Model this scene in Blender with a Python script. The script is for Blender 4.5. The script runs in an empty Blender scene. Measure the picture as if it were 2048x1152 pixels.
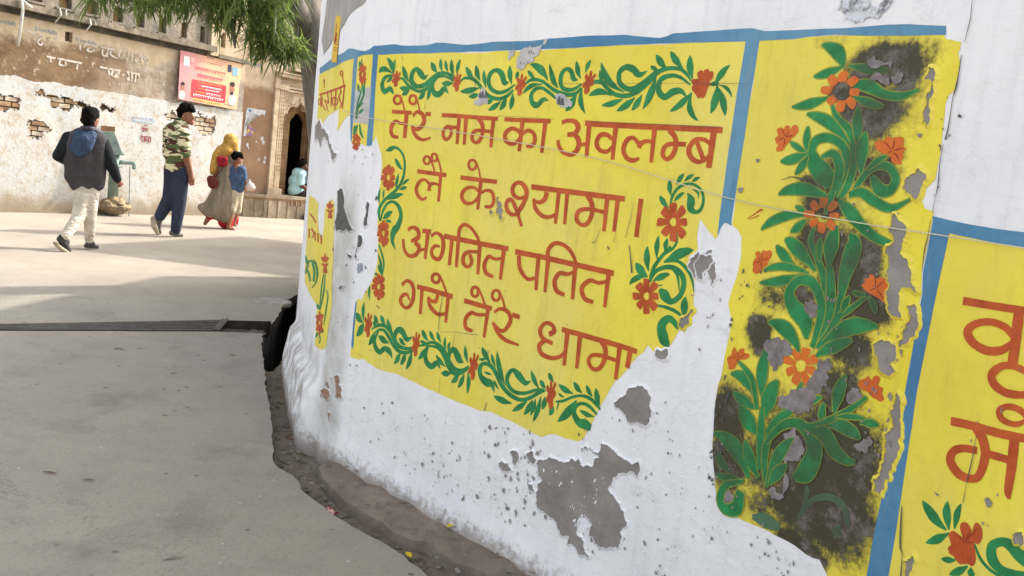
import bpy, bmesh, math, random
from mathutils import Vector, Matrix, noise
R = math.radians
sc = bpy.context.scene
# ------------------------------------------------------------------ camera
cd = bpy.data.cameras.new('camera'); cam = bpy.data.objects.new('camera', cd); sc.collection.objects.link(cam); sc.camera = cam
cd.sensor_width = 36; cd.lens = 36 * 1665 / 2048; cd.clip_start = .05; cd.clip_end = 600
P_, R_ = R(7.82), R(6.615)
fw = Vector((0, math.cos(P_), -math.sin(P_))); up0 = Vector((0, math.sin(P_), math.cos(P_))); rt0 = Vector((1, 0, 0))
rt = math.cos(R_) * rt0 + math.sin(R_) * up0; up = -math.sin(R_) * rt0 + math.cos(R_) * up0
cam.matrix_world = Matrix(((rt.x, up.x, -fw.x, 0), (rt.y, up.y, -fw.y, 0), (rt.z, up.z, -fw.z, 1.45), (0, 0, 0, 1)))
# ------------------------------------------------------------------ sky and sun
SUN_EL, SUN_AZ = R(40), math.atan2(.75, .66)        # azimuth clockwise from +Y
w = bpy.data.worlds.new('World'); sc.world = w; w.use_nodes = True
nt = w.node_tree; bg = nt.nodes['Background']; sky = nt.nodes.new('ShaderNodeTexSky'); sky.sky_type = 'NISHITA'; sky.sun_disc = False
sky.sun_elevation = SUN_EL; sky.sun_rotation = SUN_AZ; sky.air_density = 1.0; sky.dust_density = 4.0; sky.ozone_density = 1.0
hz = nt.nodes.new('ShaderNodeHueSaturation'); hz.inputs['Saturation'].default_value = .25; nt.links.new(sky.outputs[0], hz.inputs['Color']); nt.links.new(hz.outputs[0], bg.inputs[0]); bg.inputs[1].default_value = .15
sl = bpy.data.lights.new('sun', 'SUN'); sl.energy = 2.0; sl.angle = R(1.6); sl.color = (1, .945, .86)
so = bpy.data.objects.new('sun', sl); sc.collection.objects.link(so)
sdir = Vector((math.sin(SUN_AZ) * math.cos(SUN_EL), math.cos(SUN_AZ) * math.cos(SUN_EL), math.sin(SUN_EL)))
so.rotation_euler = sdir.to_track_quat('Z', 'Y').to_euler(); so.location = (10, 12, 20)
sc.view_settings.view_transform = 'Standard'; sc.view_settings.look = 'None'; sc.view_settings.exposure = 1.66; sc.view_settings.gamma = 1
# ------------------------------------------------------------------ helpers
def link(o): sc.collection.objects.link(o); return o
def tag(o, label=None, cat=None, group=None, kind=None):
    if label: o['label'] = label
    if cat: o['category'] = cat
    if group: o['group'] = group
    if kind: o['kind'] = kind
    return o
def empty(name, loc, rz=0, label=None, cat=None, group=None):
    o = link(bpy.data.objects.new(name, None)); o.location = loc; o.rotation_euler = (0, 0, rz); o.empty_display_size = .1
    return tag(o, label, cat, group)
def obj(name, me, mat=None, parent=None, smooth=False):
    if isinstance(me, bmesh.types.BMesh):
        b = me; me = bpy.data.meshes.new(name); b.to_mesh(me); b.free()
    if mat is not None and not me.materials:
        for m in (mat if isinstance(mat, (list, tuple)) else [mat]): me.materials.append(m)
    if smooth: me.polygons.foreach_set('use_smooth', [True] * len(me.polygons))
    o = link(bpy.data.objects.new(name, me)); o.parent = parent; return o
def mesh(name, v, f):
    me = bpy.data.meshes.new(name); me.from_pydata(v, [], f); me.update(); return me
class MB:
    def __init__(s): s.v = []; s.f = []
    def quad(s, *p): n = len(s.v); s.v += [tuple(q) for q in p]; s.f.append(tuple(range(n, n + len(p))))
    def box(s, c, d, rz=0, j=0, rng=None):
        c = Vector(c); n = len(s.v); co, si = math.cos(rz), math.sin(rz)
        for z in (-1, 1):
            for x, y in ((-1, -1), (1, -1), (1, 1), (-1, 1)):
                p = Vector((x * d[0] / 2, y * d[1] / 2, z * d[2] / 2))
                if j: p += Vector([rng.uniform(-j, j) for _ in range(3)])
                s.v.append((c.x + p.x * co - p.y * si, c.y + p.x * si + p.y * co, c.z + p.z))
        s.f += [tuple(n + i for i in q) for q in ((3, 2, 1, 0), (4, 5, 6, 7), (0, 1, 5, 4), (1, 2, 6, 5), (2, 3, 7, 6), (3, 0, 4, 7))]
    def tube(s, pts, rad, k=8, cap=True):
        pts = [Vector(p) for p in pts]; n0 = len(s.v); rad = rad if isinstance(rad, (list, tuple)) else [rad] * len(pts); ref = None
        for i, p in enumerate(pts):
            t = (pts[min(i + 1, len(pts) - 1)] - pts[max(i - 1, 0)]).normalized()
            if ref is None: ref = t.orthogonal().normalized()
            ref = (ref - t * ref.dot(t)).normalized(); b = t.cross(ref)
            for a in range(k):
                th = 2 * math.pi * a / k; s.v.append(tuple(p + (ref * math.cos(th) + b * math.sin(th)) * rad[i]))
        for i in range(len(pts) - 1):
            for a in range(k):
                a2 = (a + 1) % k; s.f.append((n0 + i * k + a, n0 + i * k + a2, n0 + (i + 1) * k + a2, n0 + (i + 1) * k + a))
        if cap: s.f.append(tuple(n0 + a for a in reversed(range(k)))); e = n0 + (len(pts) - 1) * k; s.f.append(tuple(e + a for a in range(k)))
    def lathe(s, c, prof, k=20):
        s.tube([(c[0], c[1], c[2] + z) for z, r in prof], [r for z, r in prof], k)
    def build(s, name, mat, parent=None, smooth=False): return obj(name, mesh(name, s.v, s.f), mat, parent, smooth)
def crspline(pts, n):
    if len(pts) < 3 or n < 2: return [tuple(p) for p in pts]
    Q = [[2 * a - b for a, b in zip(pts[0], pts[1])]] + [list(p) for p in pts] + [[2 * a - b for a, b in zip(pts[-1], pts[-2])]]
    o = []
    for i in range(1, len(Q) - 2):
        for k in range(n):
            t = k / n
            o.append(tuple(.5 * (2 * b + (c - a) * t + (2 * a - 5 * b + 4 * c - d) * t * t + (3 * b - a - 3 * c + d) * t ** 3) for a, b, c, d in zip(*Q[i - 1:i + 3])))
    o.append(tuple(pts[-1])); return o
# ------------------------------------------------------------------ materials
def lin(h):
    h = h.lstrip('#'); c = [int(h[i:i + 2], 16) / 255 for i in (0, 2, 4)]
    return tuple((x / 12.92 if x <= .04045 else ((x + .055) / 1.055) ** 2.4) for x in c) + (1,)
class N:
    def __init__(s, name, rough=.85):
        s.m = bpy.data.materials.new(name); s.m.use_nodes = True; s.t = s.m.node_tree; s.b = s.t.nodes['Principled BSDF']; s.b.inputs['Roughness'].default_value = rough; s.b.inputs['Specular IOR Level'].default_value = .25
    def n(s, typ, **k):
        x = s.t.nodes.new(typ)
        for a, v in k.items(): setattr(x, a, v)
        return x
    def set(s, sock, v):
        if isinstance(v, bpy.types.NodeSocket): s.t.links.new(v, sock)
        else: sock.default_value = v
    def co(s, kind='Object'):
        if kind == 'UV': return s.n('ShaderNodeUVMap', uv_map='UVMap').outputs[0]
        return s.n('ShaderNodeTexCoord').outputs[kind]
    def mapv(s, v, scale=(1, 1, 1), loc=(0, 0, 0)):
        m = s.n('ShaderNodeMapping'); s.set(m.inputs['Vector'], v); m.inputs['Scale'].default_value = scale; m.inputs['Location'].default_value = loc; return m.outputs[0]
    def noise(s, v, scale, detail=5, rough=.6, dist=0):
        x = s.n('ShaderNodeTexNoise'); s.set(x.inputs['Vector'], v); x.inputs['Scale'].default_value = scale; x.inputs['Detail'].default_value = detail; x.inputs['Roughness'].default_value = rough; x.inputs['Distortion'].default_value = dist; return x.outputs[0]
    def vor(s, v, scale, feat='F1'):
        x = s.n('ShaderNodeTexVoronoi', feature=feat); s.set(x.inputs['Vector'], v); x.inputs['Scale'].default_value = scale; return x
    def ramp(s, f, *st):
        r = s.n('ShaderNodeValToRGB'); s.set(r.inputs[0], f); e = r.color_ramp.elements
        while len(e) < len(st): e.new(.5)
        for i, (p, c) in enumerate(st): e[i].position = p; e[i].color = c if isinstance(c, tuple) else (c, c, c, 1)
        return r.outputs[0]
    def mix(s, f, a, b, mode='MIX'):
        x = s.n('ShaderNodeMix', data_type='RGBA', blend_type=mode); s.set(x.inputs[0], f); s.set(x.inputs[6], a); s.set(x.inputs[7], b); return x.outputs[2]
    def math(s, op, a, b=0.0, c=None, clamp=False):
        x = s.n('ShaderNodeMath', operation=op, use_clamp=clamp); s.set(x.inputs[0], a); s.set(x.inputs[1], b)
        if c is not None: s.set(x.inputs[2], c)
        return x.outputs[0]
    def sepz(s, v, i): x = s.n('ShaderNodeSeparateXYZ'); s.set(x.inputs[0], v); return x.outputs[i]
    def attr(s, name): return s.n('ShaderNodeAttribute', attribute_name=name).outputs['Fac']
    def color(s, c): s.set(s.b.inputs['Base Color'], c)
    def bump(s, h, strength=.5, dist=.01, normal=None):
        x = s.n('ShaderNodeBump'); s.set(x.inputs['Height'], h); x.inputs['Strength'].default_value = strength; x.inputs['Distance'].default_value = dist
        if normal is not None: s.set(x.inputs['Normal'], normal)
        s.set(s.b.inputs['Normal'], x.outputs[0]); return x.outputs[0]
def simple(name, c1, c2=None, scale=6, rough=.85, bump=.0, bscale=40, coord='Object', lo=.35, hi=.65, bdist=.01, metal=0, stretch=(1, 1, 1)):
    m = N(name, rough); v = m.mapv(m.co(coord), stretch); c1 = lin(c1); c2 = lin(c2) if c2 else tuple(x * .8 for x in c1[:3]) + (1,)
    m.color(m.mix(m.ramp(m.noise(v, scale), (lo, 0.), (hi, 1.)), c1, c2))
    if bump: m.bump(m.noise(v, bscale, 6), bump, bdist)
    m.b.inputs['Metallic'].default_value = metal
    return m.m
M = {}
# whitewash of the mural wall
m = N('whitewash', .9); uv = m.co('UV'); z = m.sepz(uv, 1); u = m.sepz(uv, 0)
base = m.mix(m.ramp(m.noise(uv, 1.7, 4), (.3, 0.), (.7, 1.)), lin('#f0f0f1'), lin('#e3e4e8'))
st = m.noise(m.mapv(uv, (28, 2.2, 1)), 1, 4)
base = m.mix(m.math('MULTIPLY', m.ramp(st, (.5, 0.), (.8, 1.)), .45), base, lin('#cfd0d4'))
pier = m.math('MULTIPLY', m.ramp(u, (0, 0.), (1, 1.)), 1.0)
pm = m.n('ShaderNodeMapRange', interpolation_type='SMOOTHSTEP'); m.set(pm.inputs[0], m.math('ABSOLUTE', m.math('SUBTRACT', u, .09))); pm.inputs[1].default_value = .17; pm.inputs[2].default_value = .06
pz = m.n('ShaderNodeMapRange', interpolation_type='SMOOTHSTEP'); m.set(pz.inputs[0], z); pz.inputs[1].default_value = 1.45; pz.inputs[2].default_value = 1.15
grime = m.math('MULTIPLY', m.math('MULTIPLY', pm.outputs[0], pz.outputs[0]), m.ramp(m.noise(uv, 5, 6), (.3, .25), (.65, 1.)))
base = m.mix(m.math('MULTIPLY', grime, .9), base, lin('#a9a79d'))
lft = m.n('ShaderNodeMapRange', interpolation_type='SMOOTHSTEP'); m.set(lft.inputs[0], u); lft.inputs[1].default_value = .02; lft.inputs[2].default_value = -.25
lz = m.n('ShaderNodeMapRange', interpolation_type='SMOOTHSTEP'); m.set(lz.inputs[0], z); lz.inputs[1].default_value = .62; lz.inputs[2].default_value = .2
base = m.mix(m.math('MULTIPLY', m.math('MULTIPLY', lft.outputs[0], lz.outputs[0]), m.ramp(m.noise(uv, 9, 6), (.38, 0.), (.6, .8))), base, lin('#8f887c'))
ft = m.n('ShaderNodeMapRange'); m.set(ft.inputs[0], z); ft.inputs[1].default_value = .09; ft.inputs[2].default_value = -.04
base = m.mix(m.math('MULTIPLY', m.ramp(m.math('ADD', m.noise(uv, 26, 8, .7), m.math('MULTIPLY', ft.outputs[0], .5)), (.68, 0.), (.9, 1.)), .7), base, lin('#8b7e70'))
sp = m.noise(uv, 60, 3); base = m.mix(m.ramp(sp, (.75, 0.), (.775, .6)), base, lin('#77777a'))
rub = m.noise(m.mapv(uv, (3, 5, 1)), 1.4, 8, .75); base = m.mix(m.ramp(rub, (.60, 0.), (.70, .35)), base, lin('#a4a7b0'))
m.color(base)
h = m.math('ADD', m.math('MULTIPLY', m.noise(uv, 7, 6, .65), .8), m.math('ADD', m.math('MULTIPLY', m.noise(uv, 34, 7, .72), .14), m.math('MULTIPLY', m.ramp(m.noise(uv, 11, 7, .7), (.55, 0.), (.68, 1.)), .22)))
m.bump(h, .42, .026); M['white'] = m.m
def paint(name, c1, c2, dirt=.25, mold=False, streak=.3, ns=3, pale=None):
    m = N(name, .62); uv = m.co('UV'); m.b.inputs['Specular IOR Level'].default_value = .35
    c = m.mix(m.ramp(m.noise(uv, ns, 5), (.3, 0.), (.7, 1.)), lin(c1), lin(c2))
    if pale: c = m.mix(m.ramp(m.noise(m.mapv(uv, (1, .6, 1), (3, 1, 0)), 1.6, 7, .65), (.4, 0.), (.72, .75)), c, lin(pale)); c = m.mix(m.ramp(m.noise(m.mapv(uv, (5, .5, 1), (9, 1, 0)), 2.2, 6, .7), (.55, 0.), (.74, .42)), c, lin('#a59a50'))
    c = m.mix(m.math('MULTIPLY', m.ramp(m.noise(m.mapv(uv, (1, .35, 1)), 22, 6, .7), (.52, 0.), (.75, 1.)), streak), c, tuple(x * .62 for x in lin(c2)[:3]) + (1,))
    c = m.mix(m.ramp(m.noise(uv, 75, 3), (.74, 0.), (.77, dirt * 2.2)), c, lin('#6d675a'))
    if mold:
        a = m.attr('mold'); nz = m.math('ADD', m.math('MULTIPLY', m.noise(uv, 8, 10, .76, .4), 1.5), -.75)
        n2 = m.math('ADD', m.math('MULTIPLY', m.noise(uv, 55, 6, .75), .8), -.4)
        t = m.math('ADD', m.math('ADD', a, nz), n2)
        c = m.mix(m.ramp(t, (.2, 0.), (.6, .7)), c, lin('#857a36'))
        c = m.mix(m.ramp(t, (.46, 0.), (.72, .95)), c, lin('#36342d'))
        c = m.mix(m.math('MULTIPLY', m.ramp(m.noise(uv, 7, 9, .78), (.5, 0.), (.62, 1.)), m.ramp(t, (.55, 0.), (.9, .8))), c, lin('#837b78'))
    else:
        g_ = m.math('ADD', m.math('MULTIPLY', m.attr('mold'), .55), m.math('MULTIPLY', m.noise(uv, 24, 9, .75), .5)); c = m.mix(m.ramp(g_, (.55, 0.), (.85, .72)), c, lin('#3d4432'))
        c = m.mix(m.ramp(m.noise(m.mapv(uv, (1, 1, 1), (7, 3, 0)), 6, 9, .78), (.64, 0.), (.8, dirt)), c, lin('#8a8050'))
    m.color(c); m.bump(m.math('ADD', m.math('MULTIPLY', m.noise(uv, 7, 6, .65), .8), m.math('MULTIPLY', m.noise(uv, 50, 5), .12)), .5, .014)
    return m.m
M['yellow'] = paint('yellow_wall_paint', '#ecdc4e', '#dfcc48', pale='#e3d67c'); M['yellowmold'] = paint('stained_yellow_paint', '#efe044', '#e2cf3c', .3, True, pale='#d8cb62')
M['blue'] = paint('blue_paint', '#558cae', '#3f759e', .3, streak=.5, pale='#6c9ab4'); M['orange'] = paint('orange_paint', '#c8602a', '#a8421c', .15, streak=.6, ns=14)
M['green'] = paint('green_paint', '#2f9153', '#1c6b39', .15, streak=.6, ns=16); M['faded'] = paint('faded_green_paint', '#4d7558', '#566a52', .5)
M['plaster'] = simple('bare_cement_plaster', '#97928d', '#827d79', 9, .95, .5, 60, 'UV', bdist=.006)
M['outline'] = paint('olive_outline_paint', '#8f9c3c', '#6f8438', .2)
M['deep'] = paint('deep_rust_paint', '#9c3f1a', '#8a3414', .1)
M['orange2'] = paint('bright_orange_paint', '#d87428', '#c65e22', .1, streak=.5)
M['oldpaint'] = simple('old_lilac_plaster', '#938a8c', '#6f6866', 30, .95, .5, 60, 'UV', bdist=.006)
M['dark'] = simple('dark_chipped_plaster', '#6a6966', '#535350', 30, .95, .5, 60, 'UV'); M['rust'] = simple('exposed_brick_red', '#8f6a55', '#a38a78', 40, .95, .4, 60, 'UV')
M['rawtop'] = simple('grey_unpainted_plaster', '#aaa7a3', '#96928e', 5, .95, .3, 30, 'UV'); M['smear'] = simple('grey_smear', '#a9adb6', '#9398a2', 20, .9, 0, 1, 'UV')
m = N('soot_stain', .95); uv = m.co('UV'); m.color(m.mix(m.ramp(m.noise(uv, 26, 8, .75), (.46, 0.), (.6, 1.)), lin('#d3d6df'), lin('#6f7073'))); M['soot'] = m.m
M['paper'] = simple('weathered_paper', '#c9c6c4', '#aaa8a8', 14, .9, .4, 30, 'UV'); M['sticker'] = simple('yellow_sticker_paper', '#e0bf3e', '#d6b136', 10, .6, 0, 1, 'UV'); M['print'] = simple('red_print', '#9a3a22', '#8a3a22', 10, .7, 0, 1, 'UV'); M['print2'] = simple('dark_print', '#55555a', '#6a6a6e', 30, .8, 0, 1, 'UV')
# ------------------------------------------------------------------ survey data of the painted wall (metres / millimetres along the wall)
PLAN = [(-1.3000,10.4000,-6.4687),(-1.3710,9.7030,-5.7681),(-1.4406,9.0148,-5.0764),(-1.4969,8.4095,-4.4684),(-1.5400,7.8812,-3.9385),(-1.5719,7.4304,-3.4864),(-1.5914,7.0746,-3.1301),(-1.5986,6.8105,-2.8659),(-1.6000,6.6000,-2.6554),(-1.5987,6.4418,-2.4972),(-1.5924,6.3272,-2.3824),(-1.5803,6.2086,-2.2632),(-1.5625,6.0887,-2.1420),(-1.5391,5.9703,-2.0212),(-1.5098,5.8494,-1.8968),(-1.4746,5.7279,-1.7703),(-1.4350,5.6000,-1.6365),(-1.3905,5.4616,-1.4911),(-1.3423,5.3169,-1.3386),(-1.2939,5.1713,-1.1852),(-1.2444,5.0219,-1.0277),(-1.1956,4.8759,-0.8739),(-1.1498,4.7419,-0.7322),(-1.1064,4.6167,-0.5997),(-1.0650,4.5000,-0.4759),(-1.0255,4.3900,-0.3590),(-0.9882,4.2891,-0.2514),(-0.9540,4.2040,-0.1597),(-0.9237,4.1387,-0.0878),(-0.8949,4.0806,-0.0228),(-0.8850,4.0600,0.0000),(-0.8070,3.9432,0.1430),(-0.6824,3.8249,0.3148),(-0.5661,3.7152,0.4746),(-0.4572,3.6128,0.6241),(-0.3548,3.5165,0.7647),(-0.2582,3.4254,0.8975),(-0.1668,3.3388,1.0234),(-0.0801,3.2560,1.1434),(0.0024,3.1763,1.2579),(0.0808,3.0994,1.3678),(0.1556,3.0249,1.4734),(0.2270,2.9522,1.5752),(0.2951,2.8812,1.6736),(0.3601,2.8116,1.7689),(0.4222,2.7432,1.8613),(0.4815,2.6757,1.9511),(0.5380,2.6089,2.0386),(0.5919,2.5429,2.1239),(0.6432,2.4773,2.2071),(0.6919,2.4122,2.2884),(0.7382,2.3475,2.3680),(0.7820,2.2830,2.4459),(0.8233,2.2188,2.5223),(0.8623,2.1549,2.5972),(0.8989,2.0912,2.6706),(0.9331,2.0277,2.7428),(0.9650,1.9644,2.8137),(0.9946,1.9013,2.8833),(1.0218,1.8385,2.9518),(1.0468,1.7760,3.0191),(1.0547,1.7552,3.0413),(1.2311,1.2874,3.5413),(1.6192,0.2581,4.6413),]
# paint on the wall: name, colour, layer, stroke / polygon, [u, z (, width)] in mm along the wall, edge raggedness
PAINT = [
('yellow_panel','yellow',0,'p',[[262,1906,687,1908,1043,1910,1405,1912,1635,1916,1907,1915,2135,1909,2134,1749,2132,1590,2135,1412,2137,1330,2130,1323,2104,1344,2086,1357,2069,1372,2061,1373,2061,1342,2062,1317,2071,1285,2051,1246,2047,1226,2073,1200,2086,1106,2079,1070,2044,1017,2021,966,1967,937,1952,928,1927,944,1915,917,1890,896,1874,875,1851,840,1820,798,1810,794,1778,726,1760,691,1729,614,1711,578,1703,555,1682,535,1612,524,1568,525,1530,511,1499,492,1443,494,1340,504,1221,508,1150,494,1069,494,972,494,879,497,751,503,616,509,512,497,463,496,362,517,317,503,252,500,252,583,253,680,255,748,263,778,281,791,294,782,305,789,310,806,333,839,353,863,374,902,385,930,396,980,390,1069,373,1156,366,1251,363,1296,364,1414,347,1471,333,1488,313,1521,298,1549,287,1521,276,1516,272,1616,263,1772]],0.002),
('yellow_panel','yellow',0,'p',[[2184,1908,2302,1905,2354,1908,2434,1908,2535,1898,2613,1892,2677,1887,2747,1883,2754,1873,2796,1862,2797,1844,2793,1841,2805,1811,2804,1755,2791,1743,2785,1723,2789,1686,2790,1655,2794,1617,2794,1597,2794,1564,2794,1549,2780,1532,2762,1513,2768,1496,2780,1479,2804,1473,2805,1462,2802,1334,2812,1276,2817,1043,2817,970,2816,907,2808,815,2808,763,2804,562,2801,442,2707,389,2690,507,2660,534,2639,529,2614,529,2574,536,2516,535,2468,535,2410,530,2348,527,2298,525,2284,548,2271,583,2253,647,2237,708,2228,781,2223,840,2223,890,2230,921,2231,946,2234,1012,2237,1078,2236,1093,2214,1139,2222,1189,2230,1221,2236,1286,2228,1339,2209,1361,2185,1372,2182,1491]],0.002),
('yellow_panel','yellow',0,'p',[[2855,1428,2948,1421,3042,1417,3205,1405,3392,782,2864,478,2864,593,2862,691,2848,1052]],0.0012),
('yellow_panel','yellow',0,'p',[[-1426,1925,-848,1904,-395,1890,-123,1893,35,1896,35,1843,52,1637,-24,1614,-109,1573,-161,1556,-165,1623,-170,1662,-338,1655,-627,1639,-890,1606,-1179,1588,-1328,1637]],0.003),
('yellow_panel','yellow',0,'p',[[84,1899,158,1907,224,1908,228,1704,233,1495,188,1504,149,1500,96,1501,93,1655]],0.002),
('yellow_panel','yellow',0,'p',[[-1424,1160,-986,1168,-713,1154,-689,1077,-547,1012,-394,982,-352,1053,-372,1144,-275,1193,-130,1219,-76,1193,-36,1023,-11,927,2,804,19,707,0,576,-3,494,-78,455,-314,425,-362,552,-370,627,-724,625,-1225,614,-1316,668,-1364,808,-1400,999]],0.004),
('blue_border','blue',1,'p',[[-1428,1966,-1125,1956,-806,1956,-457,1949,-179,1939,-73,1950,16,1944,107,1928,159,1925,197,1933,222,1946,373,1950,423,1944,476,1941,551,1942,607,1942,655,1950,706,1948,775,1943,852,1937,925,1941,993,1946,1199,1944,1301,1949,1458,1953,1562,1952,1654,1950,1739,1940,1805,1933,1830,1938,1855,1947,1940,1947,2018,1947,2090,1947,2151,1946,2198,1935,2267,1932,2330,1929,2398,1926,2463,1924,2535,1922,2586,1921,2645,1918,2691,1911,2748,1903,2752,1883,2677,1888,2535,1898,2434,1909,2353,1909,2302,1906,2184,1909,2181,1386,2184,1370,2164,1376,2153,1373,2144,1355,2137,1331,2135,1412,2132,1592,2133,1751,2135,1909,1906,1915,1635,1917,1405,1913,1043,1911,687,1909,262,1907,263,1772,272,1616,274,1503,256,1495,233,1495,228,1704,223,1910,158,1908,84,1900,93,1655,99,1509,85,1515,50,1641,35,1843,35,1897,-123,1894,-396,1891,-849,1906,-1386,1924]],0.0016),
('blue_border','blue',1,'p',[[2803,1464,2838,1459,2905,1452,2966,1450,3033,1450,3199,1436,3206,1404,3042,1416,2948,1421,2855,1428,2848,1052,2862,691,2864,593,2864,478,2801,442,2804,562,2804,710,2807,827,2813,887,2817,1043,2816,1277,2807,1329,2807,1454]],0.0012),
('blue_border','blue',1,'p',[[255,777,265,764,265,683,264,634,271,563,263,537,251,558,249,679]],0.001),
('painted_letter','orange',3,'s',[[399,1658,17,470,1657,17,539,1657,17],[504,1656,29,504,1601,26,505,1546,23],[508,1613,11,473,1608,14,432,1616,17,407,1595,26,406,1569,25,427,1550,17,462,1548,13],[457,1711,18,452,1698,16,435,1692,11,416,1697,15,407,1709,18,412,1722,16,429,1728,11,448,1723,15,457,1711,17],[449,1728,9,470,1699,9,487,1666,9]],0),
('painted_letter','orange',3,'s',[[548,1643,18,573,1662,15,611,1653,21,628,1625,26,609,1599,23,578,1588,17,550,1599,13],[548,1601,15,563,1576,19,597,1553,18,637,1546,14,682,1558,9],[632,1655,17,650,1655,16,668,1656,16],[563,1713,17,558,1700,16,542,1694,11,524,1699,14,515,1712,17,520,1725,16,536,1731,11,554,1726,14,563,1713,16],[556,1730,9,574,1702,9,592,1667,9]],0),
('painted_letter','orange',3,'s',[[739,1654,17,820,1654,17,898,1653,16],[849,1652,23,850,1596,20,852,1541,18],[849,1608,13,816,1607,14,779,1607,16,759,1586,20,768,1562,18,790,1557,14,807,1574,18,807,1596,16,786,1607,10]],0),
('painted_letter','orange',3,'s',[[890,1647,22,893,1594,20,895,1541,18]],0),
('painted_letter','orange',3,'s',[[898,1653,16,987,1652,16,1072,1652,16],[1048,1647,22,1049,1593,19,1051,1539,17],[963,1650,20,989,1624,21,994,1590,20,982,1562,19,957,1553,13,937,1571,19,942,1593,18,970,1602,14,1009,1601,14,1051,1602,13]],0),
('painted_letter','orange',3,'s',[[1109,1651,16,1195,1651,16,1278,1652,16],[1207,1648,22,1208,1591,20,1208,1534,18],[1209,1591,14,1193,1610,16,1154,1618,15,1125,1600,21,1125,1577,21,1148,1561,15,1179,1562,15,1203,1582,16],[1215,1599,14,1239,1614,14,1270,1607,16,1284,1582,20,1273,1560,18,1243,1556,13]],0),
('painted_letter','orange',3,'s',[[1278,1652,16,1316,1652,16,1353,1652,16],[1327,1649,21,1327,1592,19,1327,1536,17]],0),
('painted_letter','orange',3,'s',[[1410,1650,17,1439,1658,14,1474,1655,18,1492,1635,24,1478,1614,20,1444,1608,17],[1478,1612,17,1502,1590,23,1502,1562,23,1478,1540,17,1439,1542,15,1412,1562,17,1400,1587,16],[1506,1575,13,1526,1578,13,1546,1581,13],[1543,1651,22,1545,1593,20,1548,1535,17],[1523,1652,19,1545,1652,19,1567,1651,19]],0),
('painted_letter','orange',3,'s',[[1567,1651,20,1631,1650,19,1694,1650,19],[1665,1644,21,1666,1589,19,1668,1534,16],[1664,1598,13,1630,1616,15,1598,1612,18,1587,1585,20,1606,1563,16,1639,1560,15,1664,1580,14]],0),
('painted_letter','orange',3,'s',[[1694,1650,19,1779,1650,19,1861,1650,18],[1832,1646,20,1834,1590,17,1837,1535,15],[1772,1595,15,1746,1612,13,1720,1601,19,1711,1570,19,1730,1544,17,1759,1537,15,1784,1546,10],[1830,1603,13,1803,1603,14,1783,1594,18,1775,1580,20]],0),
('painted_letter','orange',3,'s',[[1861,1650,18,1914,1650,18,1966,1650,18],[1891,1644,18,1919,1622,18,1928,1594,19,1919,1563,19,1897,1550,13,1879,1567,18,1885,1590,17,1907,1599,14,1967,1601,15]],0),
('painted_letter','orange',3,'s',[[1966,1650,19,2033,1650,18,2099,1649,18],[2065,1605,12,2032,1619,13,1998,1614,17,1981,1585,20,1998,1559,17,2030,1550,14,2062,1567,15],[2008,1611,14,2025,1585,16,2042,1560,17],[2067,1642,23,2068,1588,22,2068,1534,21]],0),
('painted_letter','orange',3,'s',[[617,1411,19,713,1410,18,806,1410,18],[772,1409,20,774,1353,18,776,1296,17],[707,1363,15,675,1379,12,642,1369,18,622,1336,21,640,1308,20,671,1295,13,697,1306,12],[768,1365,11,740,1369,12,715,1363,17,708,1348,21,708,1334,23],[693,1464,14,689,1452,13,675,1446,10,660,1450,13,652,1461,15,657,1473,13,670,1478,10,686,1475,12,693,1464,14],[693,1472,9,714,1444,9,732,1420,8],[737,1478,14,734,1466,13,722,1461,9,709,1464,13,702,1475,15,705,1487,13,717,1492,9,730,1489,12,737,1478,14],[734,1485,8,756,1454,10,774,1420,10]],0),
('painted_letter','orange',3,'s',[[895,1408,18,1004,1408,17,1108,1409,17],[1017,1405,21,1017,1348,19,1017,1290,16],[1015,1360,11,981,1375,12,936,1366,16,914,1337,21,936,1311,17,976,1311,13,1006,1331,15,1016,1351,13],[1027,1358,12,1053,1370,12,1086,1367,16,1102,1338,19,1092,1311,16,1055,1306,10],[980,1466,14,975,1452,13,960,1445,10,944,1449,12,935,1463,14,939,1477,13,954,1483,10,971,1479,12,980,1466,14],[976,1478,7,995,1452,8,1012,1417,9]],0),
('painted_letter','orange',3,'s',[[1263,1365,13,1238,1358,14,1207,1369,19,1198,1394,21,1217,1415,16,1249,1413,18,1275,1385,23,1268,1347,21,1249,1315,21,1232,1297,17],[1254,1302,12,1209,1293,16,1179,1312,20,1176,1338,19,1199,1348,16,1222,1326,19,1245,1294,16,1270,1255,15]],0),
('painted_letter','orange',3,'s',[[1295,1407,20,1377,1407,20,1457,1407,19],[1378,1395,23,1372,1370,22,1348,1354,16,1315,1357,11],[1315,1365,14,1328,1333,19,1362,1309,18,1400,1305,15,1438,1319,14],[1437,1401,19,1438,1344,18,1439,1286,16]],0),
('painted_letter','orange',3,'s',[[1478,1403,19,1481,1346,17,1484,1289,15]],0),
('painted_letter','orange',3,'s',[[1457,1407,19,1534,1407,19,1609,1407,19],[1609,1407,19,1644,1407,18,1679,1407,18],[1575,1403,22,1600,1376,21,1607,1342,20,1592,1307,18,1567,1297,14,1539,1312,18,1541,1340,19,1569,1353,15,1612,1356,14,1666,1352,14],[1668,1400,20,1669,1343,18,1671,1287,16]],0),
('painted_letter','orange',3,'s',[[1679,1407,19,1712,1407,19,1745,1407,19],[1715,1400,20,1716,1346,18,1717,1292,16]],0),
('painted_letter','orange',3,'s',[[1816,1415,20,1816,1351,19,1817,1287,19]],0),
('painted_letter','orange',3,'s',[[595,1154,17,629,1169,15,666,1158,23,670,1130,24,625,1107,16],[652,1108,20,684,1087,24,666,1055,20,621,1043,17,583,1067,19,570,1110,16],[675,1073,13,704,1081,13,733,1089,12],[731,1158,24,730,1102,20,729,1046,17],[694,1162,19,722,1164,19,750,1166,19]],0),
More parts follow.
